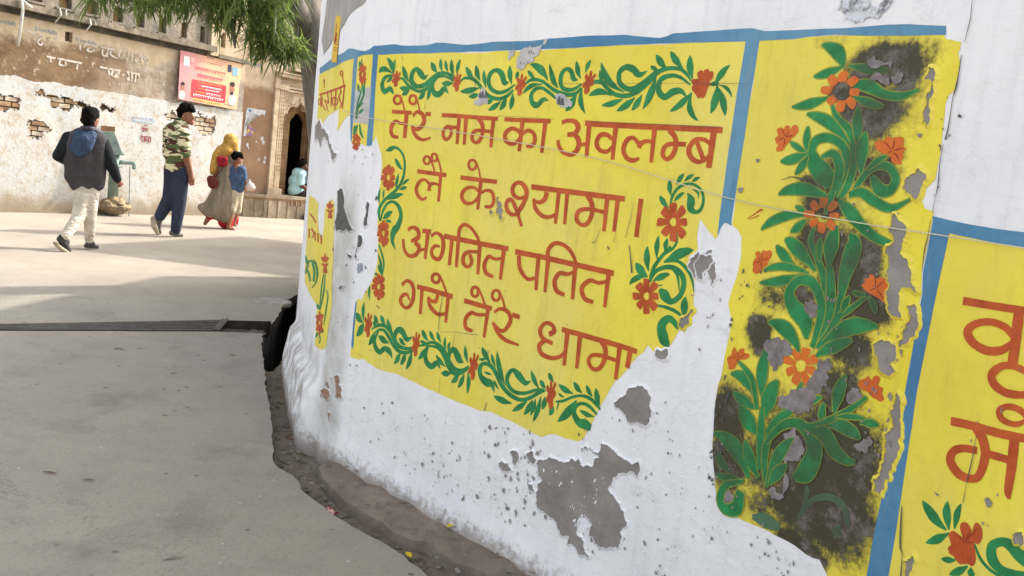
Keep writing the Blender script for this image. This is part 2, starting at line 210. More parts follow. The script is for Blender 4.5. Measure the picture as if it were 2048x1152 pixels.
('painted_letter','orange',3,'s',[[754,1148,15,787,1165,14,826,1149,22,837,1104,24,819,1060,19,780,1062,19,766,1088,20,786,1110,15,817,1111,9],[835,1159,21,877,1158,21,918,1158,21],[885,1160,22,885,1101,20,884,1043,18]],0),
('painted_letter','orange',3,'s',[[923,1168,22,926,1105,20,928,1042,17],[924,1162,19,924,1197,20,948,1221,14,992,1212,15,1032,1183,15,1048,1164,12]],0),
('painted_letter','orange',3,'s',[[918,1158,21,1001,1158,20,1081,1158,20],[1049,1123,14,1003,1118,15,969,1101,20,966,1069,22,996,1054,14,1016,1077,20,1001,1107,17],[1053,1159,23,1056,1097,20,1059,1034,17]],0),
('painted_letter','orange',3,'s',[[1081,1158,21,1148,1159,21,1214,1160,20],[1191,1121,12,1149,1110,13,1111,1114,17,1091,1078,22,1108,1047,20,1149,1039,13],[1191,1158,23,1190,1097,20,1189,1035,17]],0),
('painted_letter','orange',3,'s',[[1253,1155,21,1322,1155,20,1389,1156,20],[1274,1143,22,1288,1095,20,1332,1063,15,1373,1073,13],[1376,1151,21,1379,1090,19,1383,1028,16]],0),
('painted_letter','orange',3,'s',[[1426,1153,21,1427,1091,18,1429,1029,15],[1425,1148,18,1421,1186,19,1450,1215,16,1499,1213,15,1537,1191,16,1563,1159,13]],0),
('painted_letter','orange',3,'s',[[1389,1156,20,1492,1154,20,1591,1153,19],[1564,1129,13,1530,1114,14,1490,1110,18,1470,1078,21,1487,1045,20,1526,1037,14],[1560,1154,21,1563,1091,19,1566,1028,16]],0),
('painted_letter','orange',3,'s',[[1591,1153,20,1667,1152,20,1741,1152,19],[1714,1119,13,1677,1108,14,1636,1109,16,1604,1076,21,1624,1042,19,1665,1037,14],[1718,1152,21,1719,1091,18,1720,1029,15]],0),
('painted_letter','orange',3,'s',[[590,908,18,620,932,15,660,923,23,676,880,25,664,835,22,630,813,14,592,831,23,597,859,19,630,873,15,653,850,10],[694,919,21,738,920,21,781,921,21],[729,919,22,730,862,20,731,805,17]],0),
('painted_letter','orange',3,'s',[[781,921,21,853,919,21,924,918,21],[833,912,19,825,883,20,801,875,15,772,888,13],[772,887,15,794,849,22,847,828,17,899,843,13],[897,918,23,897,860,19,897,802,16],[835,980,18,830,966,16,814,957,12,795,960,16,786,971,19,791,986,16,808,994,12,826,992,16,835,980,18],[835,990,11,865,954,11,889,921,13]],0),
('painted_letter','orange',3,'s',[[995,915,20,1079,914,20,1160,914,19],[1129,883,12,1081,874,15,1042,873,17,1014,840,21,1023,807,22,1063,802,14],[1139,914,22,1136,853,19,1133,791,16],[1073,966,16,1070,951,15,1057,943,12,1042,946,15,1034,958,17,1038,973,15,1051,981,12,1066,978,15,1073,966,16],[1072,980,10,1098,950,12,1120,918,12]],0),
('painted_letter','orange',3,'s',[[1173,902,11,1208,923,14,1251,918,19,1269,888,21,1243,845,17,1213,841,15,1173,860,14],[1173,861,14,1209,826,19,1256,808,17,1328,805,9],[1275,913,19,1295,912,19,1315,911,19],[1197,974,15,1193,959,14,1179,950,11,1163,953,15,1154,966,16,1158,982,14,1172,990,11,1189,987,15,1197,974,16],[1192,989,10,1217,957,11,1231,929,11]],0),
('painted_letter','orange',3,'s',[[1473,879,19,1497,896,20,1484,916,17,1449,916,14,1427,886,20,1445,858,19,1496,850,16],[1464,858,15,1433,827,21,1448,800,20,1496,795,16,1539,810,15,1564,836,14],[1561,910,22,1563,847,19,1565,783,16],[1533,911,19,1565,911,19,1598,912,19]],0),
('painted_letter','orange',3,'s',[[1598,912,19,1632,912,19,1665,912,19],[1623,909,21,1625,849,19,1627,788,16]],0),
('painted_letter','orange',3,'s',[[1665,912,19,1743,913,19,1819,914,19],[1724,911,21,1748,887,22,1749,848,20,1731,815,16,1702,806,16,1678,826,18,1689,851,14,1733,861,15,1800,861,14],[1810,914,21,1810,855,18,1810,796,16]],0),
('painted_letter','orange',3,'s',[[1819,914,18,1853,913,18,1886,912,18],[1858,911,22,1856,880,21,1854,848,20]],0),
('painted_letter','orange',3,'s',[[2923,1283,18,3003,1286,17,3079,1290,17],[3059,1233,16,3032,1248,16,2995,1250,16,2962,1237,18,2949,1217,22,2967,1197,20,3002,1188,19,3036,1196,18,3059,1216,14],[3060,1289,24,3065,1233,24,3069,1176,23],[3100,1168,15,3072,1171,15,3046,1164,16,3027,1142,19,3036,1122,20,3064,1112,18,3093,1115,16,3116,1122,15]],0),
('painted_letter','orange',3,'s',[[3126,1075,12,3109,1085,14,3089,1087,14,3072,1082,13,3060,1070,14,3068,1056,15,3089,1052,13,3109,1057,11,3127,1073,8]],0),
('painted_letter','orange',3,'s',[[2949,1011,19,3003,1018,19,3067,1023,19,3133,1033,18],[3013,1017,22,3036,996,24,3048,965,22,3044,922,19,3028,905,17,2994,903,22,2967,923,23,2971,948,19,2995,963,17,3027,969,17],[3037,970,18,3065,973,17,3105,977,16],[3107,1024,23,3113,961,22,3116,913,18,3122,898,6]],0),
('painted_leaf','green',2,'s',[[2991,769,4,2976,773,14,2958,780,26,2945,787,28,2931,796,21,2921,803,11,2916,807,2]],0),
('painted_leaf','green',2,'s',[[2997,772,4,2992,782,11,2987,795,21,2983,806,22,2981,819,16,2980,828,8,2979,833,1]],0),
('painted_leaf','green',2,'s',[[3010,780,3,3009,791,9,3009,805,16,3009,816,17,3011,828,12,3013,837,6,3015,842,1]],0),
('painted_leaf','green',2,'s',[[2999,766,3,2990,756,9,2979,745,18,2970,736,19,2958,726,14,2950,720,7,2945,716,1]],0),
('painted_leaf','green',2,'s',[[3029,717,2,3023,713,7,3015,709,13,3008,706,14,3001,703,11,2995,701,6,2992,700,1]],0),
('painted_leaf','green',2,'s',[[3060,718,3,3053,709,9,3045,700,16,3038,693,17,3029,685,13,3023,679,7,3019,676,1]],0),
('painted_leaf','green',2,'s',[[3067,718,3,3069,714,9,3070,709,17,3071,705,18,3072,700,13,3072,696,6,3072,694,1]],0),
('painted_flower','orange',3,'p',[[2998,760,3003,771,3012,776,3027,773,3034,773,3025,784,3022,795,3027,804,3038,807,3050,799,3055,789,3054,804,3058,817,3069,817,3077,806,3080,789,3073,774,3064,773,3072,752,3076,736,3070,722,3059,722,3040,712,3029,716,3021,721,3010,722,3007,726,3003,732,3007,739,3009,744]],0),
('petal_line','deep',3,'s',[[3037,762,2,3025,769,4,3010,769,1],[3039,763,2,3035,775,4,3028,781,1],[3041,765,2,3046,782,4,3048,792,1],[3043,767,2,3055,790,4,3063,807,1],[3043,762,2,3053,770,3,3059,771,1]],0),
('painted_stem','green',2,'s',[[3064,771,5,3086,747,8,3111,736,8,3137,734,8,3162,733,8]],0),
('painted_stem','green',2,'s',[[3187,792,28,3169,797,31,3142,807,25,3122,803,17,3106,784,22,3114,758,27,3140,748,20,3169,756,15,3196,766,14]],0),
('painted_flower','orange',3,'p',[[399,1767,414,1766,425,1775,423,1789,435,1794,439,1805,430,1812,441,1823,429,1830,419,1816,415,1834,403,1833,402,1816,389,1827,381,1816,391,1804,380,1795,383,1784,394,1783]],0),
('petal_line','deep',3,'s',[[411,1798,2,413,1787,3,413,1774,1],[413,1802,1,425,1804,2,433,1804,1],[411,1803,2,416,1809,3,417,1813,1],[408,1804,2,402,1814,3,393,1822,1],[408,1800,1,400,1795,3,389,1788,1]],0),
('painted_leaf','green',2,'s',[[389,1820,5,383,1835,15,374,1852,28,364,1865,28,349,1878,20,337,1887,10,330,1891,1]],0),
('painted_leaf','green',2,'s',[[392,1820,3,389,1832,9,387,1847,18,387,1859,19,388,1872,14,391,1881,7,392,1886,1]],0),
('painted_leaf','green',2,'s',[[383,1822,4,356,1834,13,328,1842,23,309,1843,25,293,1839,24,284,1832,14,280,1827,2]],0),
('painted_leaf','green',2,'s',[[385,1811,3,379,1806,10,370,1800,18,362,1796,18,353,1791,13,346,1788,7,342,1786,1]],0),
('painted_stem','green',2,'s',[[382,1816,9,330,1806,19,312,1773,29,333,1744,25,370,1757,24,391,1744,16,400,1733,4]],0),
('painted_stem','green',2,'s',[[433,1805,7,461,1798,12,500,1771,17,532,1759,13,573,1749,14,614,1756,17,646,1777,13,665,1799,11,692,1810,12,729,1813,10,773,1802,9,788,1790,7]],0),
('painted_stem','green',2,'s',[[626,1820,3,603,1807,20,575,1823,31,542,1843,19,517,1821,28,520,1790,29,557,1770,19,608,1776,22,649,1801,21,696,1823,17,739,1825,14,774,1814,16,790,1792,11]],0),
('painted_stem','green',2,'s',[[768,1743,3,740,1762,24,712,1741,27,681,1741,26,661,1765,23,667,1789,14,686,1805,10]],0),
('painted_leaf','green',2,'s',[[502,1788,4,489,1799,13,475,1814,26,465,1826,28,456,1840,21,450,1851,11,447,1857,2]],0),
('painted_leaf','green',2,'s',[[505,1761,4,493,1760,11,479,1759,21,467,1759,22,454,1760,17,445,1761,9,439,1762,1]],0),
('painted_leaf','green',2,'s',[[509,1756,4,501,1751,13,490,1745,23,481,1741,24,470,1737,17,462,1734,9,458,1733,1]],0),
('painted_leaf','green',2,'s',[[618,1754,5,612,1746,14,604,1737,26,596,1730,27,587,1723,20,579,1718,10,575,1715,2]],0),
('painted_leaf','green',2,'s',[[642,1773,4,643,1762,12,643,1749,22,642,1738,23,639,1726,17,636,1717,9,634,1713,1]],0),
('painted_leaf','green',2,'s',[[684,1829,4,674,1835,13,663,1844,25,654,1852,28,646,1860,21,641,1867,11,638,1871,2]],0),
('painted_leaf','green',2,'s',[[714,1833,3,709,1842,11,704,1853,21,701,1862,22,699,1873,17,698,1880,9,698,1884,1]],0),
('painted_leaf','green',2,'s',[[752,1831,3,746,1839,9,739,1849,17,735,1858,18,731,1867,14,729,1874,7,728,1878,1]],0),
('painted_leaf','green',2,'s',[[791,1813,4,783,1825,12,776,1840,23,771,1852,25,768,1865,19,766,1875,10,766,1881,2]],0),
('painted_leaf','green',2,'s',[[808,1821,3,808,1832,11,809,1846,21,811,1857,22,816,1869,16,819,1877,8,822,1882,1]],0),
('painted_leaf','green',2,'s',[[789,1785,4,777,1784,12,762,1783,22,749,1783,23,735,1783,17,725,1784,9,719,1785,1]],0),
('painted_flower','orange',3,'p',[[809,1753,821,1752,829,1762,827,1777,836,1784,838,1796,831,1803,838,1816,828,1823,821,1807,816,1826,807,1826,807,1806,795,1817,790,1806,799,1793,791,1782,794,1770,803,1769]],0),
('petal_line','deep',3,'s',[[816,1787,1,819,1775,2,820,1760,1],[818,1792,1,827,1794,2,834,1795,1],[816,1793,1,819,1799,2,820,1804,1],[813,1794,1,808,1804,2,799,1812,1],[813,1789,1,807,1783,2,799,1774,1]],0),
('painted_stem','green',2,'s',[[832,1792,8,859,1806,11,903,1803,13,940,1786,16,976,1757,16,1016,1735,15,1067,1728,15,1108,1740,16,1139,1763,10]],0),
('painted_stem','green',2,'s',[[1110,1791,2,1086,1792,25,1065,1824,26,1030,1838,16,1001,1820,22,999,1788,21,1023,1762,18,1063,1752,15,1105,1761,14,1146,1784,6]],0),
('painted_leaf','green',2,'s',[[912,1805,4,900,1812,12,887,1821,23,877,1830,25,868,1839,19,861,1847,10,858,1851,2]],0),
('painted_leaf','green',2,'s',[[950,1797,4,941,1807,12,932,1820,23,926,1831,25,921,1843,19,918,1852,10,917,1857,2]],0),
('painted_leaf','green',2,'s',[[988,1769,3,981,1781,10,975,1796,20,970,1809,21,967,1822,16,966,1832,8,966,1838,1]],0),
('painted_leaf','green',2,'s',[[1126,1785,4,1120,1798,13,1114,1813,24,1110,1826,26,1107,1840,20,1107,1850,10,1106,1855,2]],0),
('painted_leaf','green',2,'s',[[1149,1802,3,1149,1808,11,1150,1815,20,1151,1820,21,1153,1827,16,1155,1831,8,1156,1833,1]],0),
('painted_leaf','green',2,'s',[[949,1768,4,930,1764,13,907,1759,24,887,1756,25,864,1754,18,847,1753,9,838,1753,1]],0),
('painted_leaf','green',2,'s',[[952,1744,4,942,1741,11,929,1738,21,918,1736,21,906,1734,15,897,1734,8,892,1734,1]],0),
('painted_leaf','green',2,'s',[[1076,1719,4,1067,1711,12,1054,1702,22,1042,1696,23,1028,1689,17,1018,1685,8,1012,1683,1]],0),
('painted_leaf','green',2,'s',[[1106,1733,4,1103,1724,14,1097,1713,26,1092,1704,27,1084,1695,20,1078,1688,10,1075,1685,2]],0),
('painted_leaf','green',2,'s',[[1136,1751,4,1138,1739,13,1139,1725,25,1138,1714,26,1136,1701,20,1134,1693,10,1132,1688,2]],0),
('painted_leaf','green',2,'s',[[1036,1728,3,1030,1724,10,1022,1720,19,1015,1716,19,1007,1713,14,1001,1711,7,998,1710,1]],0),
('painted_flower','orange',3,'p',[[1164,1743,1178,1742,1188,1752,1187,1768,1199,1774,1203,1786,1196,1795,1206,1808,1196,1816,1185,1800,1183,1821,1172,1821,1169,1800,1158,1813,1150,1801,1158,1787,1148,1776,1150,1763,1160,1762]],0),
('petal_line','deep',3,'s',[[1177,1779,2,1179,1766,3,1177,1751,1],[1179,1784,1,1190,1786,2,1198,1786,1],[1178,1785,2,1182,1792,3,1183,1797,1],[1175,1786,2,1170,1798,3,1162,1808,1],[1174,1781,2,1166,1776,3,1155,1767,1]],0),
('painted_stem','green',2,'s',[[1196,1784,9,1224,1800,13,1259,1802,13,1295,1793,13,1344,1769,14,1390,1754,15,1429,1749,15,1461,1754,15,1485,1774,9]],0),
('painted_stem','green',2,'s',[[1330,1727,2,1303,1730,19,1274,1709,23,1247,1718,22,1237,1745,20,1255,1767,16,1289,1772,13,1331,1755,13,1363,1738,11,1391,1733,6]],0),
('painted_leaf','green',2,'s',[[1289,1785,3,1267,1785,8,1242,1782,17,1225,1776,20,1208,1766,16,1198,1756,8,1192,1750,1]],0),
('painted_leaf','green',2,'s',[[1248,1806,2,1239,1811,8,1229,1817,16,1221,1823,17,1212,1829,13,1207,1834,7,1204,1837,1]],0),
('painted_leaf','green',2,'s',[[1315,1800,5,1300,1817,16,1280,1834,30,1262,1844,29,1240,1853,21,1224,1857,10,1214,1858,2]],0),
('painted_leaf','green',2,'s',[[1373,1773,3,1361,1781,11,1346,1796,22,1336,1812,24,1325,1833,18,1318,1850,9,1314,1861,1]],0),
('painted_stem','green',2,'s',[[1464,1801,3,1443,1806,21,1426,1831,20,1403,1840,14,1381,1822,21,1382,1789,19,1402,1769,16,1446,1768,14,1485,1787,8]],0),
('painted_leaf','green',2,'s',[[1477,1806,3,1469,1816,11,1461,1829,21,1456,1840,23,1451,1853,17,1448,1862,9,1447,1867,1]],0),
('painted_leaf','green',2,'s',[[1496,1826,3,1498,1834,9,1501,1845,18,1504,1853,19,1509,1861,14,1513,1867,7,1515,1870,1]],0),
('painted_leaf','green',2,'s',[[1465,1751,5,1459,1739,17,1451,1726,31,1444,1715,32,1434,1704,24,1426,1696,12,1421,1692,2]],0),
('painted_leaf','green',2,'s',[[1490,1772,4,1486,1756,12,1487,1737,22,1491,1722,23,1501,1705,16,1511,1693,8,1517,1686,1]],0),
('painted_flower','orange',3,'p',[[1501,1755,1513,1752,1525,1761,1526,1777,1538,1783,1543,1794,1537,1804,1548,1816,1540,1824,1528,1809,1528,1830,1518,1831,1513,1811,1504,1824,1495,1813,1501,1798,1490,1788,1490,1775,1499,1773]],0),
('petal_line','deep',3,'s',[[1518,1789,2,1517,1776,3,1514,1761,1],[1521,1793,1,1531,1795,2,1538,1795,1],[1519,1794,2,1524,1802,3,1526,1806,1],[1517,1796,2,1513,1808,3,1506,1818,1],[1515,1791,2,1507,1786,3,1495,1779,1]],0),
('painted_stem','green',2,'s',[[1534,1794,14,1576,1794,16,1603,1775,15,1641,1754,15,1694,1749,16,1742,1765,18,1779,1792,17,1814,1825,17,1854,1837,14,1902,1834,12,1931,1818,11,1952,1797,5]],0),
('painted_stem','green',2,'s',[[1770,1830,3,1738,1818,20,1707,1837,24,1675,1843,19,1651,1825,21,1658,1792,20,1690,1773,18,1724,1773,19,1759,1792,18,1798,1821,14,1813,1828,9]],0),
('painted_stem','green',2,'s',[[1945,1745,3,1919,1765,16,1886,1763,25,1854,1747,21,1827,1767,22,1829,1800,20,1864,1814,14,1906,1809,11,1951,1785,6]],0),
('painted_leaf','green',2,'s',[[1682,1761,4,1652,1772,11,1620,1789,23,1598,1807,26,1579,1831,21,1568,1849,11,1563,1861,2]],0),
('painted_leaf','green',2,'s',[[1583,1792,3,1578,1799,8,1572,1809,16,1568,1816,17,1565,1825,13,1563,1831,7,1562,1834,1]],0),
('painted_leaf','green',2,'s',[[1630,1749,4,1608,1756,11,1583,1761,21,1564,1761,24,1545,1756,19,1532,1751,10,1526,1746,2]],0),
('painted_leaf','green',2,'s',[[1680,1738,3,1665,1732,11,1646,1726,20,1629,1721,21,1610,1718,15,1596,1716,8,1588,1715,1]],0),
('painted_leaf','green',2,'s',[[1732,1744,4,1721,1734,13,1706,1723,25,1693,1715,26,1677,1706,19,1666,1701,9,1659,1698,1]],0),
('painted_leaf','green',2,'s',[[1759,1753,4,1755,1743,12,1748,1731,23,1742,1722,24,1734,1712,18,1728,1705,9,1724,1702,1]],0),
('painted_leaf','green',2,'s',[[1808,1813,5,1805,1793,15,1800,1769,28,1793,1750,29,1784,1729,22,1776,1715,11,1770,1707,2]],0),
('painted_leaf','green',2,'s',[[1815,1831,2,1809,1833,7,1801,1836,14,1794,1839,15,1787,1842,12,1783,1845,6,1780,1847,1]],0),
('painted_leaf','green',2,'s',[[1846,1838,4,1836,1845,12,1824,1854,22,1816,1861,24,1807,1870,19,1801,1877,10,1797,1880,2]],0),
('painted_leaf','green',2,'s',[[1913,1837,3,1900,1846,11,1887,1857,21,1876,1866,23,1865,1878,18,1858,1886,9,1854,1891,1]],0),
('painted_leaf','green',2,'s',[[1956,1803,4,1950,1816,13,1943,1832,24,1939,1845,26,1936,1860,20,1935,1870,10,1935,1876,2]],0),
('painted_leaf','green',2,'s',[[1960,1761,4,1949,1749,12,1934,1734,23,1920,1723,23,1904,1712,17,1891,1705,9,1884,1701,1]],0),
('painted_leaf','green',2,'s',[[1961,1759,3,1957,1740,11,1959,1718,20,1967,1703,20,1981,1688,14,1994,1679,7,2003,1675,1]],0),
('painted_flower','orange',3,'p',[[1953,1793,1959,1802,1979,1804,1972,1817,1980,1828,1991,1828,1997,1821,1998,1829,2011,1832,2019,1824,2030,1825,2035,1812,2029,1799,2022,1793,2032,1787,2022,1780,2018,1765,2014,1750,2006,1744,1999,1747,1990,1743,1981,1751,1971,1761,1963,1767,1958,1777,1962,1783]],0),
('petal_line','deep',3,'s',[[1993,1789,2,1982,1796,3,1966,1800,1],[1996,1791,2,1996,1808,4,1992,1820,1],[1999,1791,2,2009,1806,4,2015,1818,1],[1999,1788,2,2010,1792,3,2017,1792,1],[1998,1783,2,2006,1772,4,2010,1758,1]],0),
('painted_leaf','green',2,'s',[[2044,1782,4,2050,1794,12,2058,1809,22,2067,1820,23,2077,1831,17,2086,1838,9,2091,1843,1]],0),
('painted_leaf','green',2,'s',[[2054,1785,5,2056,1769,15,2056,1749,28,2054,1734,30,2051,1716,22,2047,1705,11,2045,1698,2]],0),
('painted_leaf','green',2,'s',[[2058,1777,4,2069,1762,12,2080,1744,22,2088,1728,24,2095,1711,18,2099,1699,9,2101,1692,1]],0),
('painted_leaf','green',2,'s',[[2023,1784,2,2030,1786,8,2038,1787,14,2045,1788,15,2053,1788,11,2059,1788,5,2062,1788,1]],0),
('painted_leaf','green',2,'s',[[2061,1783,2,2074,1781,5,2087,1776,10,2097,1770,11,2107,1760,8,2113,1752,4,2116,1747,1]],0),
('painted_stem','green',2,'s',[[380,1483,3,413,1493,23,446,1502,13,482,1491,12,514,1463,13,528,1419,16,522,1369,17,493,1324,17,442,1288,16,396,1252,17,375,1210,21,391,1167,10]],0),
('painted_leaf','green',2,'s',[[515,1408,3,502,1415,10,487,1425,20,475,1434,22,464,1444,17,456,1451,9,452,1456,1]],0),
('painted_leaf','green',2,'s',[[484,1321,3,482,1333,11,482,1348,20,484,1361,21,487,1374,16,490,1384,8,493,1389,1]],0),
('painted_leaf','green',2,'s',[[522,1342,3,529,1348,8,539,1356,15,547,1361,15,557,1367,11,565,1371,5,569,1373,1]],0),
('painted_leaf','green',2,'s',[[507,1321,3,516,1325,9,527,1328,17,537,1331,17,548,1333,13,555,1334,6,560,1335,1]],0),
('painted_leaf','green',2,'s',[[431,1269,4,449,1277,13,472,1286,24,491,1292,24,513,1298,18,529,1302,9,538,1303,1]],0),
('painted_leaf','green',2,'s',[[400,1268,2,398,1276,7,396,1285,14,396,1293,15,397,1302,11,399,1308,5,400,1312,1]],0),
('painted_leaf','green',2,'s',[[373,1243,3,368,1256,9,365,1272,16,364,1285,17,365,1299,13,367,1309,6,368,1315,1]],0),
('painted_leaf','green',2,'s',[[410,1179,5,421,1187,15,434,1197,28,446,1204,28,460,1212,20,470,1217,10,476,1220,2]],0),
('painted_leaf','green',2,'s',[[429,1174,2,438,1175,7,448,1175,13,457,1175,14,467,1174,11,473,1174,5,477,1173,1]],0),
('painted_stem','green',2,'s',[[395,1167,9,403,1209,15,429,1248,15,471,1263,13,514,1247,21,538,1208,26,524,1163,34,497,1131,39,493,1095,25,507,1072,14,523,1055,3]],0),
('painted_flower','orange',3,'s',[[418,1379,13,416,1392,20,414,1409,26,412,1419,24,411,1423,18],[427,1377,17,434,1387,24,443,1401,32,449,1409,30,451,1412,22],[430,1368,13,441,1368,18,455,1370,24,463,1370,23,466,1371,16],[430,1358,17,440,1349,25,453,1338,32,460,1331,31,463,1328,22],[422,1354,13,424,1341,19,427,1323,25,428,1313,24,429,1309,17],[414,1358,16,408,1349,24,399,1336,31,395,1329,30,393,1326,21],[408,1366,13,396,1365,19,379,1363,25,369,1362,24,366,1362,17],[411,1375,18,402,1383,26,390,1394,34,382,1400,33,379,1403,24]],0),
('painted_flower','orange',3,'s',[[423,1128,11,421,1142,16,418,1159,21,417,1170,20,416,1174,15],[431,1126,17,436,1137,25,443,1151,32,448,1160,31,450,1163,22],[434,1116,13,442,1117,19,454,1119,25,461,1120,24,463,1120,17],[433,1106,18,442,1097,26,453,1085,34,460,1078,32,463,1076,23],[427,1102,11,429,1088,16,432,1070,21,434,1059,20,434,1055,14],[420,1106,16,415,1096,24,409,1083,31,405,1075,30,404,1072,22],[415,1114,13,405,1112,20,391,1111,26,383,1109,25,380,1109,18],[418,1123,19,409,1132,27,399,1143,36,393,1149,34,390,1152,24]],0),
('painted_flower','orange',3,'s',[[422,883,13,420,896,19,417,914,25,415,924,24,415,928,17],[430,881,17,437,892,25,445,907,32,451,916,31,453,920,22],[433,872,13,443,873,19,457,876,25,464,877,23,467,878,17],[433,862,18,443,853,26,455,842,34,463,835,33,466,833,24],[426,857,13,428,843,19,431,825,24,432,814,23,433,810,17],[418,860,16,412,850,24,404,837,31,400,828,30,398,825,21],[412,868,13,400,866,19,385,863,26,375,861,24,372,861,18],[415,877,19,406,885,28,394,896,36,387,902,35,385,904,25]],0),
('painted_stem','green',2,'s',[[397,1061,11,428,1020,13,447,976,13,438,920,11],[401,1016,8,426,972,19,432,931,8]],0),
('painted_leaf','green',2,'s',[[432,931,3,426,938,9,419,947,17,415,954,18,411,963,14,409,969,7,408,972,1]],0),
('painted_leaf','green',2,'s',[[408,927,2,404,926,7,399,925,14,394,924,15,389,924,11,386,923,6,384,923,1]],0),
('painted_leaf','green',2,'s',[[363,797,3,359,809,9,355,824,16,354,837,17,355,851,13,356,861,6,357,867,1]],0),
('painted_stem','green',2,'s',[[1947,1385,5,1940,1415,9,1946,1443,11,1966,1467,11,1999,1480,9,2034,1475,9,2058,1456,10,2066,1430,11,2060,1405,13,2042,1395,13,2021,1405,26,2018,1428,31,2005,1446,9,1998,1448,2]],0),
('painted_leaf','green',2,'s',[[1937,1437,3,1932,1446,10,1928,1457,19,1926,1466,20,1924,1476,15,1924,1484,8,1924,1488,1]],0),
('painted_leaf','green',2,'s',[[1952,1473,3,1955,1480,9,1960,1488,17,1964,1495,18,1970,1502,13,1974,1507,7,1977,1509,1]],0),
('painted_leaf','green',2,'s',[[1981,1485,2,1986,1490,7,1993,1497,13,1999,1501,14,2007,1506,10,2012,1509,5,2015,1511,1]],0),
('painted_leaf','green',2,'s',[[2011,1487,2,2015,1490,7,2021,1494,12,2026,1497,12,2032,1500,9,2037,1502,5,2040,1503,1]],0),
('painted_leaf','green',2,'s',[[1934,1397,3,1925,1403,9,1915,1409,18,1907,1416,20,1899,1423,15,1894,1429,8,1891,1432,1]],0),
('painted_leaf','green',2,'s',[[1951,1419,2,1957,1426,8,1964,1434,14,1971,1440,14,1979,1446,11,1985,1450,5,1988,1452,1]],0),
('painted_leaf','green',2,'s',[[2046,1438,1,2045,1445,4,2042,1453,8,2037,1458,8,2028,1461,5,2021,1463,3,2016,1463,1]],0),
('painted_flower','orange',3,'s',[[1958,1368,16,1955,1382,23,1952,1400,31,1950,1411,29,1949,1415,21],[1968,1365,16,1977,1377,23,1988,1392,30,1994,1401,28,1997,1404,20],[1972,1356,13,1985,1357,19,2001,1359,25,2011,1360,24,2015,1361,17],[1972,1346,16,1984,1337,23,1999,1325,30,2008,1318,28,2012,1315,20],[1963,1341,16,1965,1327,23,1969,1308,30,1971,1297,29,1971,1293,21],[1953,1345,15,1946,1334,22,1936,1321,29,1930,1313,28,1928,1309,20],[1946,1353,14,1931,1351,20,1912,1349,27,1900,1347,26,1895,1347,18],[1950,1362,16,1938,1371,24,1924,1382,31,1915,1389,30,1912,1391,22]],0),
('painted_stem','green',2,'s',[[1979,1318,10,1985,1295,10,1973,1271,10,1945,1250,8,1917,1226,8]],0),
('painted_leaf','green',2,'s',[[1916,1229,3,1912,1242,10,1909,1259,19,1908,1272,21,1908,1288,15,1909,1298,8,1910,1304,1]],0),
('painted_leaf','green',2,'s',[[1944,1254,3,1943,1263,9,1943,1273,18,1943,1281,19,1945,1291,14,1946,1297,7,1947,1301,1]],0),
('painted_leaf','green',2,'s',[[1889,1183,4,1882,1197,13,1876,1215,24,1873,1229,26,1870,1246,19,1870,1257,10,1870,1264,2]],0),
('painted_stem','green',2,'s',[[1900,1150,13,1906,1195,14,1931,1236,13,1964,1277,10]],0),
('painted_leaf','green',2,'s',[[1947,1224,6,1967,1237,17,1991,1252,32,2010,1262,33,2032,1271,24,2047,1276,12,2055,1279,2]],0),
('painted_leaf','green',2,'s',[[1888,1164,5,1876,1170,15,1862,1177,29,1851,1184,31,1840,1192,24,1833,1198,12,1829,1202,2]],0),
('painted_leaf','green',2,'s',[[1889,1166,3,1871,1164,10,1852,1158,19,1839,1151,21,1826,1141,17,1819,1132,9,1815,1126,1]],0),
('painted_leaf','green',2,'s',[[1913,1155,4,1923,1163,12,1937,1171,22,1948,1177,22,1961,1184,16,1971,1187,8,1977,1189,1]],0),
('painted_stem','green',2,'s',[[1901,1157,9,1921,1191,14,1970,1211,16,2014,1202,19,2036,1172,21,2030,1131,19,1998,1103,20,1966,1119,36,1943,1133,13]],0),
('painted_stem','green',2,'s',[[1945,1223,6,2000,1234,11,2043,1213,12,2068,1182,9,2080,1149,3],[1982,1207,7,2007,1189,11,2023,1142,3],[1930,1144,4,1953,1148,4]],0),
('painted_flower','orange',3,'s',[[1892,1114,14,1890,1127,21,1887,1144,27,1885,1154,26,1885,1158,19],[1902,1112,14,1909,1124,21,1919,1138,27,1925,1147,26,1927,1151,18],[1905,1104,12,1917,1106,18,1931,1108,24,1940,1110,22,1943,1111,16],[1905,1094,15,1916,1086,22,1929,1076,29,1938,1070,27,1941,1068,20],[1897,1089,14,1899,1076,21,1902,1059,27,1904,1048,26,1905,1044,19],[1888,1092,14,1882,1082,20,1873,1069,26,1868,1061,25,1866,1058,18],[1882,1099,13,1869,1097,19,1851,1093,25,1841,1092,24,1837,1091,17],[1885,1109,16,1875,1116,23,1862,1126,30,1854,1131,29,1851,1134,21]],0),
('painted_stem','green',2,'s',[[1935,1080,6,1982,1081,11,2023,1075,12,2059,1061,7]],0),
('painted_leaf','green',2,'s',[[2062,1062,5,2057,1073,15,2053,1088,28,2051,1100,29,2050,1114,22,2050,1123,11,2050,1129,2]],0),
('painted_stem','green',2,'s',[[2043,1028,20,2000,1048,23,1973,1019,34,1988,981,40,2006,965,24,2013,957,4]],0),
('painted_leaf','green',2,'s',[[335,690,4,328,705,13,323,724,24,321,740,26,321,758,19,322,772,10,323,779,2]],0),
('painted_leaf','green',2,'s',[[327,683,6,314,687,18,299,694,35,288,700,38,277,708,29,269,714,15,266,718,2]],0),
('painted_leaf','green',2,'s',[[334,683,6,329,669,20,320,653,37,312,640,38,301,626,28,292,616,14,287,610,2]],0),
